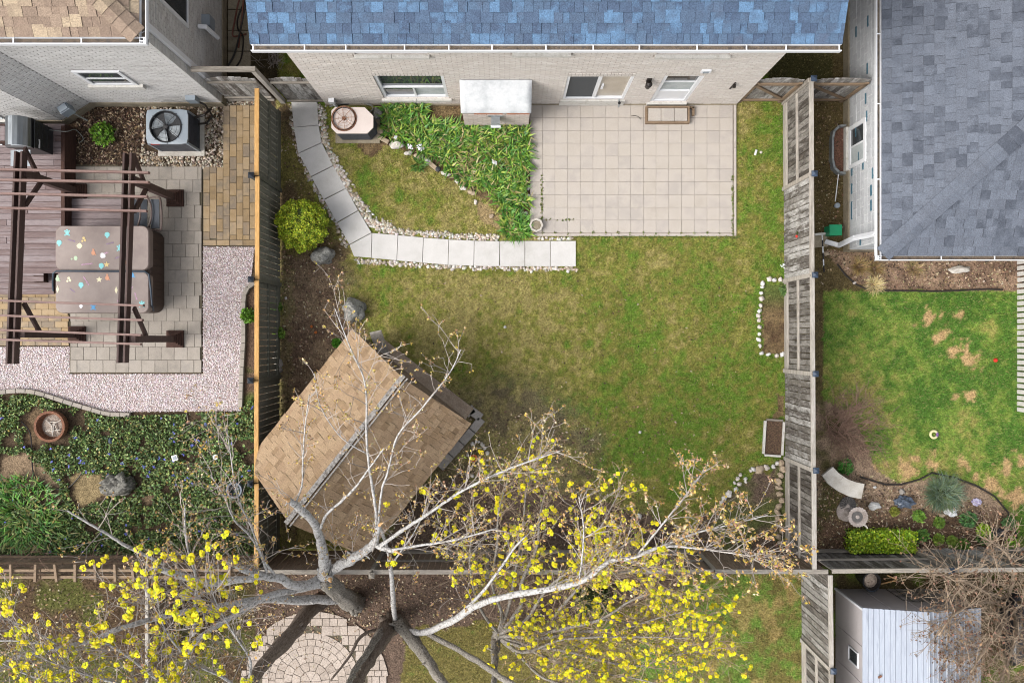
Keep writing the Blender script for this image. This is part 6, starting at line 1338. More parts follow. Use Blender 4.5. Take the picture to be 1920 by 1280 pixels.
p = scatter(GC, 80, lambda x, y: gcond(x, y) & (vn(x, y, 60, 45) > .52)); n = len(p); o = leafcloud('periwinkle_flowers', np.repeat(W2(p, .15), 4, 0) + nr.normal(0, .015, (n*4, 3)), .035, 'leaf', None, .7, 1.2, cmix(['#5d63b5', '#6f74c9', '#4d52a0'], n*4, .08)); tag(o, 'tiny violet flowers scattered in the periwinkle', 'flowers', None, 'stuff')
# white flowers in the daylily bed
p = np.array([(770, 278), (772, 281), (789, 278), (788, 282), (793, 284), (745, 262), (925, 308), (928, 310), (1463, 498)]); w = np.repeat(W2(p, .22), 8, 0) + nr.normal(0, .025, (len(p)*8, 3)); o = leafcloud('white_flowers', w, .04, 'leaf', None, .8, 1.1, cmix(['#e8e8ea', '#dcdfe5'], len(w), .03)); tag(o, 'little white blossoms at the front of the daylily bed', 'flowers', None, 'stuff')
# weeds and moss in the patio joints
w = []
for x in tx[1:]:
    for _ in range(3): w.append((x + rnd.uniform(-1, 1), 437 + rnd.uniform(-1.5, 4)))
for _ in range(60): w.append((1373 + rnd.gauss(0, .8), rnd.uniform(330, 440)))
for _ in range(14): w.append((rnd.uniform(1000, 1080), 413 + rnd.gauss(0, .8)))
for _ in range(170): w.append((rnd.uniform(1075, 1384), 443.5 + abs(rnd.gauss(0, 1.6))))
for _ in range(40): w.append((1015.5 + rnd.gauss(0, .7), rnd.uniform(330, 420)))
w = np.repeat(np.array(w), 4, 0) + nr.normal(0, .9, (len(w)*4, 2)); o = leafcloud('joint_weeds', W2(w, .045), nr.uniform(.012, .035, len(w)), 'leaf', None, .5, 1.6, cmix(['#6a7a35', '#7f8a42', '#55682c', '#8a8455'], len(w), .12)); tag(o, 'tiny weeds and moss growing in the patio joints', 'weeds', None, 'stuff')
# leaf litter and specks on soil
p = np.vstack([scatter(DIRT_L, 2200), scatter([(880, 760), (1100, 790), (1150, 900), (1260, 985), (1260, 1040), (690, 1040)], 2000), scatter([(1530, 880), (1640, 890), (1900, 960), (1905, 1030), (1530, 1030)], 2400), scatter(MULCH_R, 1500), scatter([(480, 1075), (900, 1075), (900, 1165), (480, 1280)], 1800), scatter([(0, 1095), (470, 1095), (470, 1280), (0, 1280)], 1200), scatter([(1530, 190), (1580, 190), (1580, 470), (1530, 560)], 260), scatter(STRIP_L, 200), scatter([(460, 1140), (725, 1140), (725, 1285), (460, 1285)], 900), scatter([(690, 520), (1400, 520), (1400, 960), (900, 960)], 420), scatter([(1100, 760), (1340, 760), (1340, 960), (1100, 960)], 160)])
n = len(p); o = leafcloud('leaf_litter', W2(p, nr.uniform(.005, .025, n)), nr.uniform(.012, .045, n), 'pebble', None, .75, 1.8, cmix(['#6b5442', '#8a7158', '#a8906f', '#4a3a2f', '#bfae92', '#7d6650'], n, .12)); tag(o, 'dry leaves and chips scattered on the bare soil', 'leaf litter', None, 'stuff')

# ------------------------------------------------------------------ right neighbour's things
bn = T('garden_bench', 'curved pale stone bench seat in the right flower bed', 'bench', P(1580, 905))
up_ = [(1562, 875), (1573, 887), (1590, 898), (1606, 904), (1621, 907)]; dn = [(1542, 891), (1553, 907), (1572, 921), (1594, 931), (1615, 935)]
MB().prism([tuple(P(*p, .42)[:2]) for p in up_ + dn[::-1]], .34, .42).build('seat', 'concrete', bn)
for x, y in ((1563, 890), (1606, 915)): piece('leg', bn, 'old_concrete', P(x, y, .17), (.1, .3, .34), .5, .01)
bb = T('bird_bath', 'stone bird bath with scalloped bowl on a fluted foot', 'bird bath', P(1588, 945)); c = P(1588, 945); zb_ = .62; ct = P(1607, 968, zb_); ct = Vector((c.x, c.y, 0)) if False else ct
MB().lathe([(.24, 0), (.24, .03), (.1, .09), (.07, .2), (.06, .5), (.1, .58)], Vector((ct.x, ct.y, 0)), 20).build('pedestal', 'birdbath', bb)
m = MB(); n = 40
prof = [(.05, .56), (.17, .6), (.215, .66), (.22, .68), (.15, .675), (.12, .635), (0, .625)]
for r_, z in prof: m.v += [(ct.x + r_*(1 + (.09 if (k % 2 and r_ > .2) else 0))*math.cos(2*PI*k/n), ct.y + r_*(1 + (.09 if (k % 2 and r_ > .2) else 0))*math.sin(2*PI*k/n), z) for k in range(n)]
m.f += [(i*n+k, i*n+(k+1) % n, (i+1)*n+(k+1) % n, (i+1)*n+k) for i in range(len(prof)-1) for k in range(n)]; m.build('bowl', 'birdbath', bb)
MB().lathe([(.125, .645), (0, .645)], Vector((ct.x, ct.y, 0)), 24).build('water', 'basin_dark', bb); MB().blob((ct.x, ct.y, .655), (.05, .05, .02), 1, .05, 2).build('centre_knob', 'birdbath', bb, True)
for k in range(3): MB().tube([(ct.x+.12+.02*k, ct.y-.18-.01*k, .67), (ct.x+.2+.01*k, ct.y-.2-.03*k, .69)], .012, 5).build('claw', 'concrete', bb)
fl = T('shell_stone', 'round ribbed shell-shaped stone behind the bird bath', 'stone', P(1588, 945)); m = MB(); n = 36
for r_, z in ((.18, 0), (.185, .05), (.08, .07), (0, .05)): m.v += [(c.x + r_*(1+(.06 if k % 2 else 0))*math.cos(2*PI*k/n), c.y + r_*(1+(.06 if k % 2 else 0))*math.sin(2*PI*k/n), z + (.02 if k % 2 and r_ > .05 else 0)) for k in range(n)]
m.f += [(i*n+k, i*n+(k+1) % n, (i+1)*n+(k+1) % n, (i+1)*n+k) for i in range(3) for k in range(n)]; m.build('disc', 'basin_dark', fl)
for x, y, w, h, z, mt, lb in ((1639, 948, 22, 14, .12, 'rock_white', 'angular pale rock right of the bird bath'), (1691, 921, 10, 11, .08, 'rock_grey', 'smooth grey pebble above the dark bag'), (1707, 1006, 18, 22, .1, 'sandstone', 'flat tan stone at the right end of the hedge'), (1800, 506, 38, 14, .12, 'rock_pale', 'long pale flat rock in the mulch under the roof edge'), (1766, 966, 11, 9, .08, 'sandstone', 'ochre stone below the silvery bush'), (1640, 913, 6, 5, .05, 'rock_white', 'tiny white pebble right of the curved bench'), (1602, 530, 6, 6, .06, 'rock_white', 'white pebble on the black bed edging'), (1549, 475, 12, 8, .08, 'sandstone', 'cream stone at the foot of the white wall corner')):
    stone('garden_stone', x, y, w, h, z, mt, lb, rz=.1)
def bag(label, px, py, w, h, mat, z=.16, sd=1):
    c = P(px, py, z*.45); o = MB().blob(c, (G(w)/2, G(h)/2, z*.55), sd, .42, 3, 2.4).build('plastic_bag', mat); tag(o, label, 'bag')
bag('crumpled dark blue plastic bag in the right flower bed', 1694, 941, 32, 20, 'bag_blue', .2, 2); bag('white plastic bag below the silvery bush', 1783, 958, 19, 20, 'bag_white', .18, 5); bag('small white and violet wrapper in the flower bed', 1831, 941, 15, 13, 'violet_fabric', .1, 7); bag('black plastic bag at the right end of the flower bed', 1870, 998, 30, 15, 'bag_black', .16, 9)
rg = T('toy_ring', 'yellow and violet toy ring lying on the right lawn', 'toy', P(1751, 814)); c = P(1751, 814, .04)
def torus(c, R_, r_, a0, a1, n=24, m_=8): return MB().tube([(c.x+R_*math.cos(a0+(a1-a0)*k/n), c.y+R_*math.sin(a0+(a1-a0)*k/n), c.z) for k in range(n+1)], r_, m_)
torus(c, .082, .03, .6, 5.6).build('ring', 'ring_yellow', rg, True); torus(c, .082, .0302, 5.6, 6.88, 8).build('ring_patch', 'violet_plastic', rg, True)
tr = T('toy_cone', 'small red toy on the right lawn near the far fence', 'toy', P(1866, 675)); MB().lathe([(.05, 0), (.05, .03), (.03, .06), (0, .07)], P(1866, 675), 12).build('body', 'red_plastic', tr)
t2 = T('fence_ornament', 'tiny red and dark ornament hanging on the grey fence', 'ornament', P(1495, 443, 1)); c = Vector((6.58, yw(443, .95), .95)); MB().blob(c, (.03, .04, .04), 2, .1, 2).build('berry', 'red_plastic', t2, True); MB().blob(c + Vector((0, .07, .03)), (.02, .05, .03), 3, .1, 2).build('bow', 'leaf_core', t2, True)
gbx = T('green_box', 'green plastic box beside the white downspout', 'box', P(1562, 433)); a = P(1564, 432, .3); MB().boxm(Matrix.Translation((a.x, a.y, .18)), (.25, .22, .34)).build('body', 'green_plastic', gbx); MB().box((a.x+.01, a.y, .36), (.29, .25, .03)).build('lid', 'green_plastic', gbx)
sp = T('striped_stake', 'black and white striped stake lying along the grey fence', 'stake', P(1544, 470)); pts = [P(1541.5, 438, .1), P(1545, 510, .04)]
for k in range(6): a, b = pts[0].lerp(pts[1], k/6), pts[0].lerp(pts[1], (k+1)/6); MB().tube([a, b], .016, 8).build('band', 'stripe_white' if k % 2 == 0 else 'stripe_black', sp)
sp = T('splash_block', 'mossy concrete splash block under the downspout', 'block', P(1540, 450)); MB().box(P(1538, 450, .04), (.32, .34, .08), .1).build('slab', 'old_concrete', sp); MB().box(P(1537, 439, .1), (.26, .05, .06), .1).build('lip', 'sill', sp)
lt = T('edging_light', 'thin white wand beside the window well', 'wand', P(1566, 330)); MB().tube([P(1573, 320, .1), P(1566, 378, .04)], .012, 6).build('rod', 'stripe_white', lt); orb(1563, 388, 'grey round garden light by the white wall', 'grey_paint')
for lb, pts in (('black plastic lawn edging along the mulch under the grey roof', [(1570, 495), (1585, 515), (1605, 533), (1630, 544), (1680, 545), (1760, 546), (1850, 542), (1880, 543)]), ('black plastic lawn edging round the right flower bed', [(1612, 893), (1640, 902), (1660, 908), (1690, 908), (1725, 898), (1748, 886), (1790, 895), (1830, 910), (1865, 930), (1890, 960), (1905, 1000), (1908, 1035)])):
    t = T('lawn_edging', lb, 'edging', P(*pts[3])); MB().tube([P(x, y, .02 + .01*math.sin(x)) for x, y in pts], .022, 6).build('strip', 'edging_black', t)
br = T('plastic_barrel', 'black barrel of dry leaves with tipped lid beside the metal shed', 'barrel', P(1622, 1085)); c = P(1617, 1078); c.z = 0
MB().lathe([(.17, 0), (.2, .5), (.215, .52), (.19, .52), (.17, .4), (0, .4)], c, 22).build('body', 'bag_black', br); MB().lathe([(.17, .41), (.1, .45), (0, .46)], c, 14).build('leaf_fill', 'mulch_gold' if 'mulch_gold' in MATS else 'ash', br)
c2_ = P(1634, 1094, .25); MB().lathe([(.0, 0), (.17, 0), (.18, .04), (.0, .07)], c2_, 20).build('lid', 'bag_blue', br)
tm = T('timber_offcuts', 'broken pale sticks lying behind the rear fence near the shed', 'sticks', P(1662, 1085)); bar('stick', tm, 'cut_wood', P(1643, 1096, .1), P(1681, 1087, .1), .03, .03); bar('stick', tm, 'cut_wood', P(1664, 1078, .1), P(1682, 1086, .1), .03, .03)
gd_ = T('wire_trellis', 'black wire grid leaning on the metal shed gable', 'trellis', P(1690, 1110)); m = MB(); y = -5.89
def ms_(f, z): return (9.3 + (f-.5)*.62, -5.9, z)
for f in (0, .33, .66, 1): m.tube([ms_(f, .1), ms_(f, .95 + .1*math.sin(f*PI))], .008, 5)
for z in (.3, .62, .95): m.tube([ms_(0, z), ms_(.5, z+.1*(z > .9)), ms_(1, z)], .008, 5)
m.build('grid', 'black_metal', gd_)
lfc = piece('fallen_leaf', None, 'rust', P(1650, 1268, 1.74), (.09, .05, .008), .5, .002); tag(lfc, 'curled brown leaf on the white metal roof', 'leaf')
ov = T('garden_cover', 'black plastic cover under the tangled bare bush', 'cover', P(1905, 1180)); MB().blob(P(1905, 1175, .3), (.32, .75, .4), 12, .25, 3).build('sheet', 'bag_black', ov, True)
# ------------------------------------------------------------------ trees
class Tree:
    def __init__(s, name, label, cat, base, twig_mat='twig', group=None):
        s.t = T(name, label, cat, base, group); s.tw = MB(); s.buds = []; s.blos = []; s.tips = []; s.twm = twig_mat
    def limb(s, pts, name='limb', mat='bark_pale', n=9, cut=False, rough=.02, k=5):
        """pts (px, py, z, width_px)"""
        ctrl = [(P(x, y, z), w*.43*(H-z)/F) for x, y, z, w in pts]; sm = smooth(ctrl, k)
        q = [v + Vector((rnd.gauss(0, 1), rnd.gauss(0, 1), rnd.gauss(0, 1)))*r*.10 for v, r in sm]; rr = [r*(1+rnd.uniform(-.07, .09)) for _, r in sm]
        MB().tube(q, rr, n + (6 if rr[0] > .05 else 0), True, .34 if mat in ('bark', 'bark_dark') and rr[0] > .08 else .14).build(name, mat, s.t, True)
        if rr[0] > .06:
            for _ in range(5):
                m = MB(); i = rnd.randrange(1, len(q)-1); d = Vector((rnd.gauss(0, 1), rnd.gauss(0, 1), rnd.uniform(.1, 1))).normalized(); m.tube([q[i], q[i]+d*(rr[i]*1.15), q[i]+d*(rr[i]*1.15+rnd.uniform(.02, .12))], [rr[i]*.4, rr[i]*.26, rr[i]*.16], 6); m.build('branch_stub', mat, s.t, True)
        if cut:
            e, d = q[-1], (q[-1]-q[-2]).normalized(); r = rr[-1]; m = MB(); m.tube([e-d*.01, e+d*.05, e+d*(.12+rnd.uniform(0, .12))+Vector((rnd.uniform(-1, 1), rnd.uniform(-1, 1), 0))*r*.8], [r*.96, r*.7, r*.15], 7); m.build('broken_end', 'cut_wood', s.t)
        return list(zip(q, rr))
    def twig(s, p, d, L, r, depth, bud=.5, blo=0.0, grav=.0, spread=.7, sides=3, plane=.5):
        n = max(3, int(L/.11)); pts = [p]; dd = d.normalized(); step = L/n; kids = []
        for i in range(n):
            dd = (dd + Vector((rnd.gauss(0, 1), rnd.gauss(0, 1), rnd.gauss(0, plane)))*.13 + Vector((0, 0, grav))).normalized(); pts.append(pts[-1] + dd*step)
            if pts[-1].z < .25: dd.z = abs(dd.z)+.1
            if depth > 0 and i > 0 and rnd.random() < .62: kids.append((pts[-1], dd.copy(), i/n))
            if i >= n*.35 and rnd.random() < bud: s.buds.append(pts[-1])
            if i >= n*.45 and rnd.random() < blo: s.blos.append(pts[-1])
        s.tw.tube(pts, [max(.0035, r*(1-.72*i/n)) for i in range(n+1)], sides, False); s.tips.append(pts[-1])
        if rnd.random() < bud+.3: s.buds.append(pts[-1])
        if rnd.random() < blo*1.6: s.blos.append(pts[-1])
        for q, e, f in kids:
            sd = Vector((rnd.gauss(0, 1), rnd.gauss(0, 1), rnd.gauss(0, plane))); s.twig(q, e + sd*spread, L*rnd.uniform(.3, .62)*(1.1-f*.5), r*.6, depth-1, bud, blo, grav, spread, sides, plane)
    def sprays(s, path, n, L, r=.011, depth=2, t0=.2, bias=None, **kw):
        for _ in range(n):
            i = rnd.randrange(int(len(path)*t0), len(path)-1); p, rad = path[i]; d = (path[i+1][0]-path[i][0]).normalized()
            v = d*.8 + Vector((rnd.gauss(0, 1), rnd.gauss(0, 1), rnd.gauss(.15, .4)))*.8
            if bias: v += Vector(bias)*rnd.uniform(.5, 1.3)
            s.twig(p, v, L*rnd.uniform(.55, 1.25), min(r, rad), depth, **kw)
    def done(s, bud_cols=None, bud_size=.035, bpp=3, blo_cols=None, br=.042):
        if s.tw.v: s.tw.build('twigs', s.twm, s.t)['kind'] = 'stuff'
        if s.buds and bud_cols:
            b = np.repeat(np.array([tuple(v) for v in s.buds]), bpp, 0); b = b + nr.normal(0, bud_size*.55, b.shape); leafcloud('buds', b, nr.uniform(.6, 1.3, len(b))*bud_size, 'flower_yellow', s.t, .2, 1.7, cmix(bud_cols, len(b), .12))['kind'] = 'stuff'
        if s.blos and blo_cols:
            c = np.array([tuple(v) for v in s.blos]); xk = nr.rand(len(c)) < .55; c = np.vstack([c, c[xk] + nr.normal(0, br*1.0, (int(xk.sum()), 3))]); m = 26; v = nr.normal(size=(len(c), m, 3)); v /= np.linalg.norm(v, axis=2)[..., None]; v *= (br*nr.uniform(.5, 1.0, (len(c), m))*nr.uniform(.5, 1.3, (len(c), 1)))[..., None]; v[..., 2] *= .7
            q = (c[:, None] + v).reshape(-1, 3); leafcloud('blossom', q, nr.uniform(.026, .046, len(q)), 'flower_yellow', s.t, .7, 1.2, cmix(blo_cols, len(q), .08) * np.repeat(nr.uniform(.7, 1.12, (len(c), 1)) * np.array([[1, 1, 1]]) * (1 + nr.uniform(-.14, .05, (len(c), 1))*np.array([[1, 0, 0]])), m, 0))['kind'] = 'stuff'
        s.t['blossoms'] = 0; del s.t['blossoms']
YEL = [(.68, .54, .008), (.60, .48, .009), (.74, .61, .014), (.50, .43, .013), (.40, .40, .02)]; TANB = ['#c9a97c', '#b8935f', '#d9c398', '#c4a24e', '#a8836a', '#cdb85a']
# --- broken old tree, left of centre
A_ = Tree('pollard_tree', 'broken pale-barked tree leaning over the tan shed with snapped limbs', 'tree', P(655, 1128))
A_.limb([(668, 1133, 0, 42), (650, 1120, .9, 38), (622, 1098, 2.0, 34), (604, 1083, 3.0, 30)], 'trunk', 'bark', 12)
l1 = A_.limb([(606, 1080, 3.0, 24), (608, 1055, 3.6, 22), (600, 1010, 4.2, 19), (585, 975, 4.7, 17), (553, 946, 5.2, 15), (541, 938, 5.4, 11)], cut=True)
l2 = A_.limb([(612, 1074, 3.0, 24), (640, 1057, 3.5, 22), (680, 1036, 4.1, 19), (702, 1015, 4.6, 16), (707, 998, 4.9, 12), (711, 985, 5.1, 9)], cut=True)
l2b = A_.limb([(700, 1020, 4.5, 12), (722, 1028, 4.7, 11), (742, 1032, 4.8, 8)], cut=True); A_.limb([(612, 1078, 3.0, 17), (617, 1082, 3.3, 13), (619, 1085, 3.5, 12)], cut=True)
l3 = A_.limb([(598, 1088, 2.9, 22), (557, 1098, 3.5, 20), (526, 1084, 4.0, 18), (490, 1078, 4.4, 16), (455, 1066, 4.8, 14), (424, 1050, 5.1, 10)], cut=True)
l3b = A_.limb([(500, 1080, 4.3, 13), (450, 1086, 4.4, 15), (395, 1092, 4.6, 18), (341, 1080, 5.0, 15), (300, 1066, 5.2, 12), (284, 1062, 5.3, 8)], cut=True)
l3c = A_.limb([(308, 1058, 5.2, 7), (241, 1025, 5.6, 7), (205, 1003, 5.8, 6), (169, 982, 6.0, 5), (126, 957, 6.2, 3)])
l4 = A_.limb([(600, 1095, 2.9, 18), (560, 1105, 3.4, 15), (500, 1118, 4.0, 13), (431, 1158, 4.6, 12), (375, 1194, 5.0, 11), (355, 1228, 5.2, 9), (345, 1266, 5.4, 6)], cut=True)
l5 = A_.limb([(640, 1122, 1.0, 22), (560, 1124, 1.9, 19), (500, 1122, 2.7, 16), (431, 1132, 3.6, 13), (323, 1151, 4.6, 11), (230, 1176, 5.3, 11), (170, 1200, 5.6, 10), (108, 1215, 6.0, 9), (40, 1228, 6.3, 7), (-20, 1255, 6.5, 6)])
l5b = A_.limb([(104, 1212, 6.0, 5), (50, 1202, 6.3, 5), (0, 1200, 6.4, 4), (-25, 1200, 6.5, 3)], n=6); l5c = A_.limb([(108, 1208, 6.0, 4), (60, 1180, 6.4, 3.5), (25, 1165, 6.6, 3), (0, 1158, 6.8, 2.5)], n=6)
m1 = A_.limb([(706, 1000, 4.9, 7), (705, 957, 5.2, 7), (693, 881, 5.6, 6), (687, 816, 6.0, 5), (685, 722, 6.3, 4), (658, 655, 6.6, 3), (628, 578, 6.9, 2)], n=7)
m2 = A_.limb([(601, 990, 4.5, 6), (612, 965, 4.9, 6), (639, 940, 5.2, 6), (665, 915, 5.5, 5), (687, 885, 5.8, 4), (720, 840, 6.1, 3)], n=7)
m3 = A_.limb([(709, 990, 5.0, 5), (715, 922, 5.5, 5), (727, 885, 5.8, 4.5), (746, 816, 6.2, 4), (793, 763, 6.5, 3.5), (843, 699, 6.8, 2.5), (864, 655, 7.0, 2)], n=7)
m4 = A_.limb([(715, 1022, 4.7, 9), (760, 990, 5.0, 8), (801, 964, 5.3, 7), (850, 930, 5.6, 6), (887, 909, 5.8, 5.5), (955, 878, 6.2, 5), (1000, 862, 6.4, 3.5), (1050, 845, 6.6, 2.5)], n=7)
m5 = A_.limb([(553, 945, 5.1, 4), (566, 910, 5.4, 4), (568, 860, 5.8, 3.5), (572, 800, 6.2, 3), (580, 740, 6.5, 2)], n=6); m6 = A_.limb([(519, 1082, 4.1, 6), (495, 1050, 4.6, 6), (470, 1005, 5.0, 5), (440, 975, 5.3, 4), (420, 930, 5.6, 3), (395, 890, 5.9, 2)], n=6)
m7 = A_.limb([(500, 1072, 4.4, 5), (488, 1035, 4.8, 5), (470, 985, 5.2, 4), (445, 930, 5.6, 3.5), (432, 850, 6.0, 2.5), (425, 800, 6.3, 2)], n=6); m8 = A_.limb([(735, 1030, 4.8, 5), (800, 1020, 5.0, 5), (860, 1010, 5.3, 4), (930, 990, 5.6, 3)], n=6)
m9 = A_.limb([(688, 850, 5.8, 3), (640, 820, 6.1, 2.6), (600, 760, 6.4, 2.2), (590, 700, 6.6, 1.8)], n=5); m10 = A_.limb([(363, 1190, 5.0, 7), (366, 1130, 5.4, 7), (368, 1085, 5.7, 6), (350, 1020, 6.0, 4), (346, 950, 6.3, 3)], n=6)
for pth, n, L in ((m1, 22, .75), (m2, 8, .6), (m3, 22, .7), (m4, 24, .75), (m5, 12, .65), (m9, 9, .6)): A_.sprays(pth, int(n*1.15), L*.85, .009, 2, .25, (.05, .75, .1), bud=.55, spread=.75)
for pth, n, L in ((m6, 14, .7), (m7, 14, .7), (m10, 10, .7), (l3c, 5, .6), (l1, 4, .7), (l3, 8, .7), (m8, 16, .7), (l2, 8, .8), (l4, 8, .8), (l3b, 8, .8)): A_.sprays(pth, int(n*1.5), L, .010, 2, .15, (-.1, .6, .2), bud=.6, spread=.75)
A_.done(TANB, .026, 3)
# --- yellow-flowering crown at lower left (its trunk stands in the round patio)
D_ = Tree('flowering_maple', 'maple in yellow bloom at lower left with dark trunk over the round patio', 'tree', P(592, 1133))
D_.limb([(598, 1128, 0, 34), (585, 1142, .5, 32), (545, 1190, 2.0, 30), (500, 1238, 3.4, 27), (462, 1290, 4.8, 25), (440, 1340, 5.6, 22)], 'trunk', 'bark_dark', 12)
base = [(452, 1300, 5.0, 9), (330, 1290, 6.0, 7)]
lims = [[(455, 1300, 5.0, 10), (380, 1310, 5.6, 8), (300, 1275, 6.2, 6), (240, 1230, 6.6, 5), (190, 1200, 6.8, 4)], [(450, 1310, 5.2, 9), (360, 1300, 5.8, 7), (260, 1290, 6.4, 5), (150, 1260, 6.8, 4), (60, 1225, 7.0, 3)], [(455, 1300, 5.0, 8), (420, 1270, 5.6, 6), (360, 1240, 6.1, 5), (310, 1180, 6.5, 4), (295, 1120, 6.8, 2.5)], [(450, 1310, 5.2, 9), (340, 1330, 5.8, 7), (200, 1310, 6.4, 5), (80, 1275, 6.8, 4), (0, 1240, 7.0, 3)], [(462, 1290, 4.8, 8), (470, 1240, 5.4, 6), (440, 1190, 6.0, 4), (410, 1140, 6.4, 3), (395, 1100, 6.6, 2)]]
for q in lims: pth = D_.limb(q, n=6, mat='bark_pale'); D_.sprays(pth, 20, .95, .010, 2, .3, (-.35, .5, .1), bud=.14, blo=.125, spread=.8)
for pth, n in ((l5[18:], 13), (l5b, 6), (l5c, 5)): D_.sprays(pth, n, .85, .011, 2, .1, (0, .55, .2), bud=.1, blo=.13, spread=.8)
for q in lims: D_.sprays(smooth([(P(x, y, z), w*.43*(H-z)/F) for (x, y, z, w) in q], 5), 24, .85, .006, 1, .2, (-.2, .4, .1), bud=.08, blo=.0, spread=.9)
D_.done(TANB, .03, 3, YEL)
# --- multi-stem tree whose white limb crosses the lower middle
B2 = Tree('multi_stem_tree', 'multi-stemmed rough-barked tree with one long white limb reaching right', 'tree', P(735, 1172))
B2.limb([(733, 1168, 0, 46), (728, 1178, .7, 36), (700, 1222, 1.9, 30), (675, 1268, 3.0, 28), (650, 1315, 4.0, 26)], 'trunk', 'bark_dark', 12)
B2.limb([(738, 1166, .1, 36), (752, 1172, .8, 28), (785, 1215, 2.0, 24), (815, 1258, 3.0, 22), (850, 1310, 4.0, 19)], 'trunk', 'bark', 12)
B2.limb([(726, 1172, .5, 16), (710, 1190, 1.4, 15), (690, 1220, 2.4, 14), (668, 1252, 3.2, 13), (650, 1290, 4.2, 12)], 'trunk', 'wood_moss' if 'wood_moss' in MATS else 'bark', 9)
w1_ = B2.limb([(765, 1184, 1.2, 14), (800, 1184, 2.0, 14), (845, 1165, 2.9, 14), (900, 1132, 3.7, 14), (960, 1115, 4.3, 13), (1040, 1102, 4.8, 12), (1096, 1086, 5.2, 11), (1141, 1053, 5.6, 9), (1185, 1045, 5.9, 8), (1244, 1024, 6.2, 6), (1310, 1028, 6.5, 4), (1370, 1036, 6.7, 3), (1436, 1045, 6.9, 2)])
w2_ = B2.limb([(741, 1164, .6, 11), (737, 1120, 2.0, 10), (732, 1062, 3.2, 9), (724, 1020, 4.0, 7), (712, 985, 4.6, 5)]); w3_ = B2.limb([(732, 1062, 3.2, 5), (750, 1035, 3.9, 4), (775, 1000, 4.5, 3), (800, 950, 5.0, 2)], n=6)
B2.limb([(800, 1186, 1.9, 11), (850, 1212, 2.6, 12), (905, 1245, 3.3, 13), (960, 1282, 4.0, 13), (1000, 1310, 4.5, 12)], 'limb', 'bark')
w4_ = B2.limb([(1195, 1040, 5.9, 5), (1240, 985, 6.3, 4.5), (1288, 925, 6.7, 3.5), (1320, 880, 7.0, 2)], n=6); w5_ = B2.limb([(1240, 1024, 6.2, 4.5), (1300, 1000, 6.5, 4), (1360, 985, 6.7, 3), (1440, 965, 7.0, 2)], n=6)
w6_ = B2.limb([(850, 1160, 3.0, 7), (895, 1120, 3.7, 7), (935, 1070, 4.3, 6), (962, 1030, 4.8, 5), (985, 1005, 5.0, 3)], n=6); w7_ = B2.limb([(1086, 1088, 5.1, 4), (1092, 1040, 5.5, 4), (1094, 985, 5.8, 3), (1085, 930, 6.2, 2)], n=6); B2.limb([(726, 1176, .7, 7), (680, 1190, 1.2, 8), (655, 1230, 1.7, 6), (620, 1275, 2.2, 5)], 'limb', 'bark_dark', 6)
for pth, n, L in ((w4_, 22, .5), (w5_, 24, .5), (w1_[38:], 46, .65)): B2.sprays(pth, n, L, .009, 2, .15, (.35, .4, .1), bud=.85, spread=.7)
for pth, n, L in ((w6_, 14, .7), (w7_, 18, .7), (w3_, 12, .6), (w2_, 8, .6), (w1_[20:38], 22, .8)): B2.sprays(pth, n, L, .009, 2, .2, (.1, .7, .1), bud=.55, blo=.04, spread=.7)
B2.done(TANB, .032, 3, YEL)
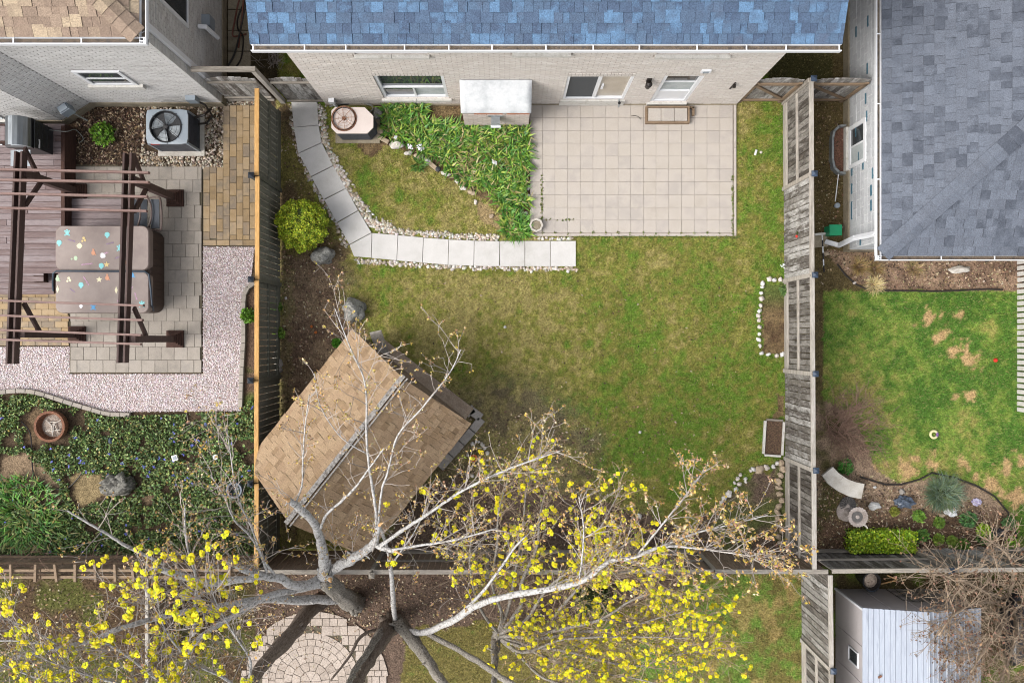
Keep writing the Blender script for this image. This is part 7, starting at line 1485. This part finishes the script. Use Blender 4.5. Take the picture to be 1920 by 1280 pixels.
# --- spreading flowering maple, lower middle
C_ = Tree('flowering_maple', 'low spreading maple covered in yellow bloom at lower centre right', 'tree', P(932, 1192), 'twig_tan')
C_.limb([(930, 1196, 0, 22), (928, 1215, .5, 18), (927, 1250, 1.0, 14), (926, 1290, 1.6, 12)], 'trunk', 'bark', 9); C_.limb([(932, 1192, 0, 20), (934, 1186, .5, 18), (936, 1182, .8, 14)], 'trunk', 'bark', 9)
fan_ = [[(936, 1184, .8, 8), (940, 1140, 1.6, 7), (925, 1090, 2.4, 6), (928, 1020, 3.2, 5), (935, 960, 3.9, 4), (945, 905, 4.5, 2.5)], [(938, 1184, .8, 9), (975, 1140, 1.7, 9), (985, 1085, 2.5, 8), (1000, 1020, 3.2, 6), (1015, 960, 3.8, 4), (1030, 900, 4.4, 2.5)], [(938, 1186, .8, 9), (985, 1160, 1.6, 8), (1030, 1100, 2.5, 7), (1080, 1050, 3.2, 5), (1130, 985, 3.9, 4), (1165, 920, 4.5, 2.5)],
        [(936, 1184, .8, 8), (955, 1130, 1.8, 7), (970, 1060, 2.7, 6), (975, 990, 3.5, 4), (985, 930, 4.2, 3), (1000, 880, 4.6, 2)], [(940, 1190, .7, 10), (1000, 1185, 1.4, 10), (1050, 1175, 2.0, 9), (1120, 1160, 2.7, 7), (1190, 1130, 3.3, 5), (1260, 1100, 3.9, 3)], [(1030, 1178, 1.8, 8), (1050, 1140, 2.2, 8), (1080, 1100, 2.8, 6), (1120, 1060, 3.3, 4), (1180, 1010, 4.0, 3)],
        [(940, 1192, .7, 9), (1020, 1188, 1.6, 8), (1100, 1185, 2.4, 7), (1150, 1180, 2.9, 6), (1220, 1160, 3.5, 4), (1300, 1140, 4.1, 2.5)], [(940, 1194, .6, 8), (985, 1220, 1.3, 7), (1040, 1205, 2.0, 6), (1100, 1195, 2.7, 5), (1200, 1200, 3.5, 3.5), (1300, 1190, 4.2, 2)], [(942, 1196, .6, 8), (1000, 1208, 1.4, 7), (1080, 1228, 2.2, 6), (1180, 1245, 3.0, 5), (1260, 1230, 3.7, 3), (1320, 1225, 4.1, 2)],
        [(940, 1200, .6, 7), (985, 1220, 1.3, 7), (1040, 1240, 2.0, 6), (1100, 1262, 2.6, 5), (1180, 1275, 3.2, 4), (1260, 1290, 3.8, 2)], [(940, 1200, .6, 7), (975, 1235, 1.3, 7), (1020, 1262, 2.0, 6), (1060, 1285, 2.6, 5), (1120, 1310, 3.2, 3)], [(1120, 1160, 2.7, 6), (1170, 1170, 3.0, 5), (1240, 1190, 3.5, 4), (1320, 1215, 4.0, 2.5)], [(934, 1186, .8, 7), (905, 1130, 1.7, 6), (885, 1060, 2.6, 5), (880, 1000, 3.3, 4), (895, 930, 4.0, 2.5)], [(1030, 1100, 2.5, 6), (1100, 1080, 3.0, 5), (1160, 1075, 3.5, 4), (1230, 1060, 4.0, 2.5)]]
for i, q in enumerate(fan_):
    low = q[-1][1] > 1050
    q = [q[0]] + [(x+rnd.uniform(-7, 7), y+rnd.uniform(-7, 7), z+rnd.uniform(-.15, .15), w) for x, y, z, w in q[1:]]
    pth = C_.limb(q, n=6, mat='twig_bark' if 'twig_bark' in MATS else 'bark', k=4); C_.sprays(pth, 34 if low else 40, .85 if low else .62, .009, 2, .2, (.6, .1, .1) if low else (.15, .45, .1), bud=.16 if low else .35, blo=.135 if low else .09, spread=.75)
for i, q in enumerate(fan_):
    low = q[-1][1] > 1050; pth = [(P(x, y, z), w*.43*(H-z)/F) for (x, y, z, w) in q]; pth = smooth(pth, 5)
    C_.sprays(pth, 26, .8 if low else .6, .006, 1, .15, (.5, .1, .1) if low else (.1, .45, .1), bud=.10, blo=.0, spread=.9)
C_.done(['#b5a044', '#c9a97c', '#a8a03c', '#8f9a3a'], .028, 3, YEL, .034)
# small grey-green understorey shrub below the white limb
shrub('understorey_shrub', 'small grey-green leafy shrub under the long white limb', 'shrub', 1110, 1115, 40, .5, ['#6d7a4a', '#7f8a55', '#5a6b3c'], 900, .04, .5, core='leaf_core')
# --- bare bushes
def bare_bush(name, label, px, py, n, L, hz, mat, biasxy, depth=2, rpx=8, spread=.8):
    b = Tree(name, label, 'bush', P(px, py), mat)
    for _ in range(n):
        c = P(px + rnd.gauss(0, rpx), py + rnd.gauss(0, rpx), 0); a = rnd.uniform(0, 6.28)
        b.twig(c, Vector((math.cos(a)*.6 + biasxy[0], math.sin(a)*.6 + biasxy[1], hz)), L*rnd.uniform(.6, 1.2), .011, depth, 0, 0, -.02, spread)
    b.done()
bare_bush('bare_bush', 'leafless fan of brown twigs behind the grey fence in the right yard', 1565, 800, 60, 1.15, .5, 'twig_brown', (.45, .12), 2, 16)
bare_bush('bare_bush', 'leafless pale twigs in the passage beside the left gate', 512, 115, 26, .5, .8, 'twig', (0, 0), 2, 7)
vb = Tree('bare_bush', 'large tangled leafless bush spilling over the white metal shed', 'bush', P(1870, 1130), 'twig_tan')
for pts in ([(1890, 1120, 0, 10), (1850, 1110, 1.2, 9), (1800, 1085, 1.9, 6), (1750, 1075, 2.3, 3)], [(1890, 1130, 0, 10), (1880, 1170, 1.4, 8), (1850, 1210, 2.0, 6), (1820, 1260, 2.4, 3)], [(1895, 1130, 0, 10), (1905, 1180, 1.4, 8), (1890, 1240, 2.1, 6), (1870, 1290, 2.4, 4)], [(1890, 1120, 0, 9), (1900, 1080, 1.2, 7), (1890, 1040, 2.0, 5), (1850, 1010, 2.5, 3)], [(1880, 1125, 0, 9), (1830, 1130, 1.4, 8), (1790, 1150, 2.1, 6), (1760, 1190, 2.3, 4)], [(1895, 1125, 0, 9), (1930, 1140, 1.2, 7), (1960, 1190, 2.0, 5)]):
    pth = vb.limb(pts, n=6, mat='twig_tan', k=5); vb.sprays(pth, 52, .8, .010, 2, .25, None, bud=0, spread=1.0, grav=-.015)
for _ in range(300):
    x, y = rnd.uniform(1725, 1850), rnd.uniform(1160, 1290)
    if x < 1748 + .35*max(0, y-1190): continue
    p = P(x, y, 1.78 + rnd.uniform(0, .12)); a = rnd.uniform(0, 6.28); vb.twig(p, Vector((math.cos(a), math.sin(a), .15)), rnd.uniform(.2, .55), .006, 1, .25, 0, 0, 1.0, 3, .15)
for _ in range(90):
    p = P(rnd.uniform(1730, 1900), rnd.uniform(1060, 1160), rnd.uniform(.5, 1.7)); a = rnd.uniform(0, 6.28); vb.twig(p, Vector((math.cos(a), math.sin(a), .2)), rnd.uniform(.4, .9), .008, 1, .05, 0, 0, 1.0)
vb.done(['#7d5f4c', '#94745c', '#6b5142'], .04, 2)
vine = Tree('climbing_vine', 'bare vine stems woven through the trellis fence at lower left', 'vine', P(150, 1060), 'twig_brown')
for _ in range(150):
    x = rnd.uniform(-12.3, -6.2); a = rnd.uniform(0, 6.28); vine.twig(Vector((x, -5.12+rnd.gauss(0, .08), rnd.uniform(.3, 1.6))), Vector((math.cos(a)*1.2, math.sin(a)*.5, rnd.uniform(-.3, .7))), rnd.uniform(.3, .8), .008, 1, 0, 0, 0, .9)
vine.done()
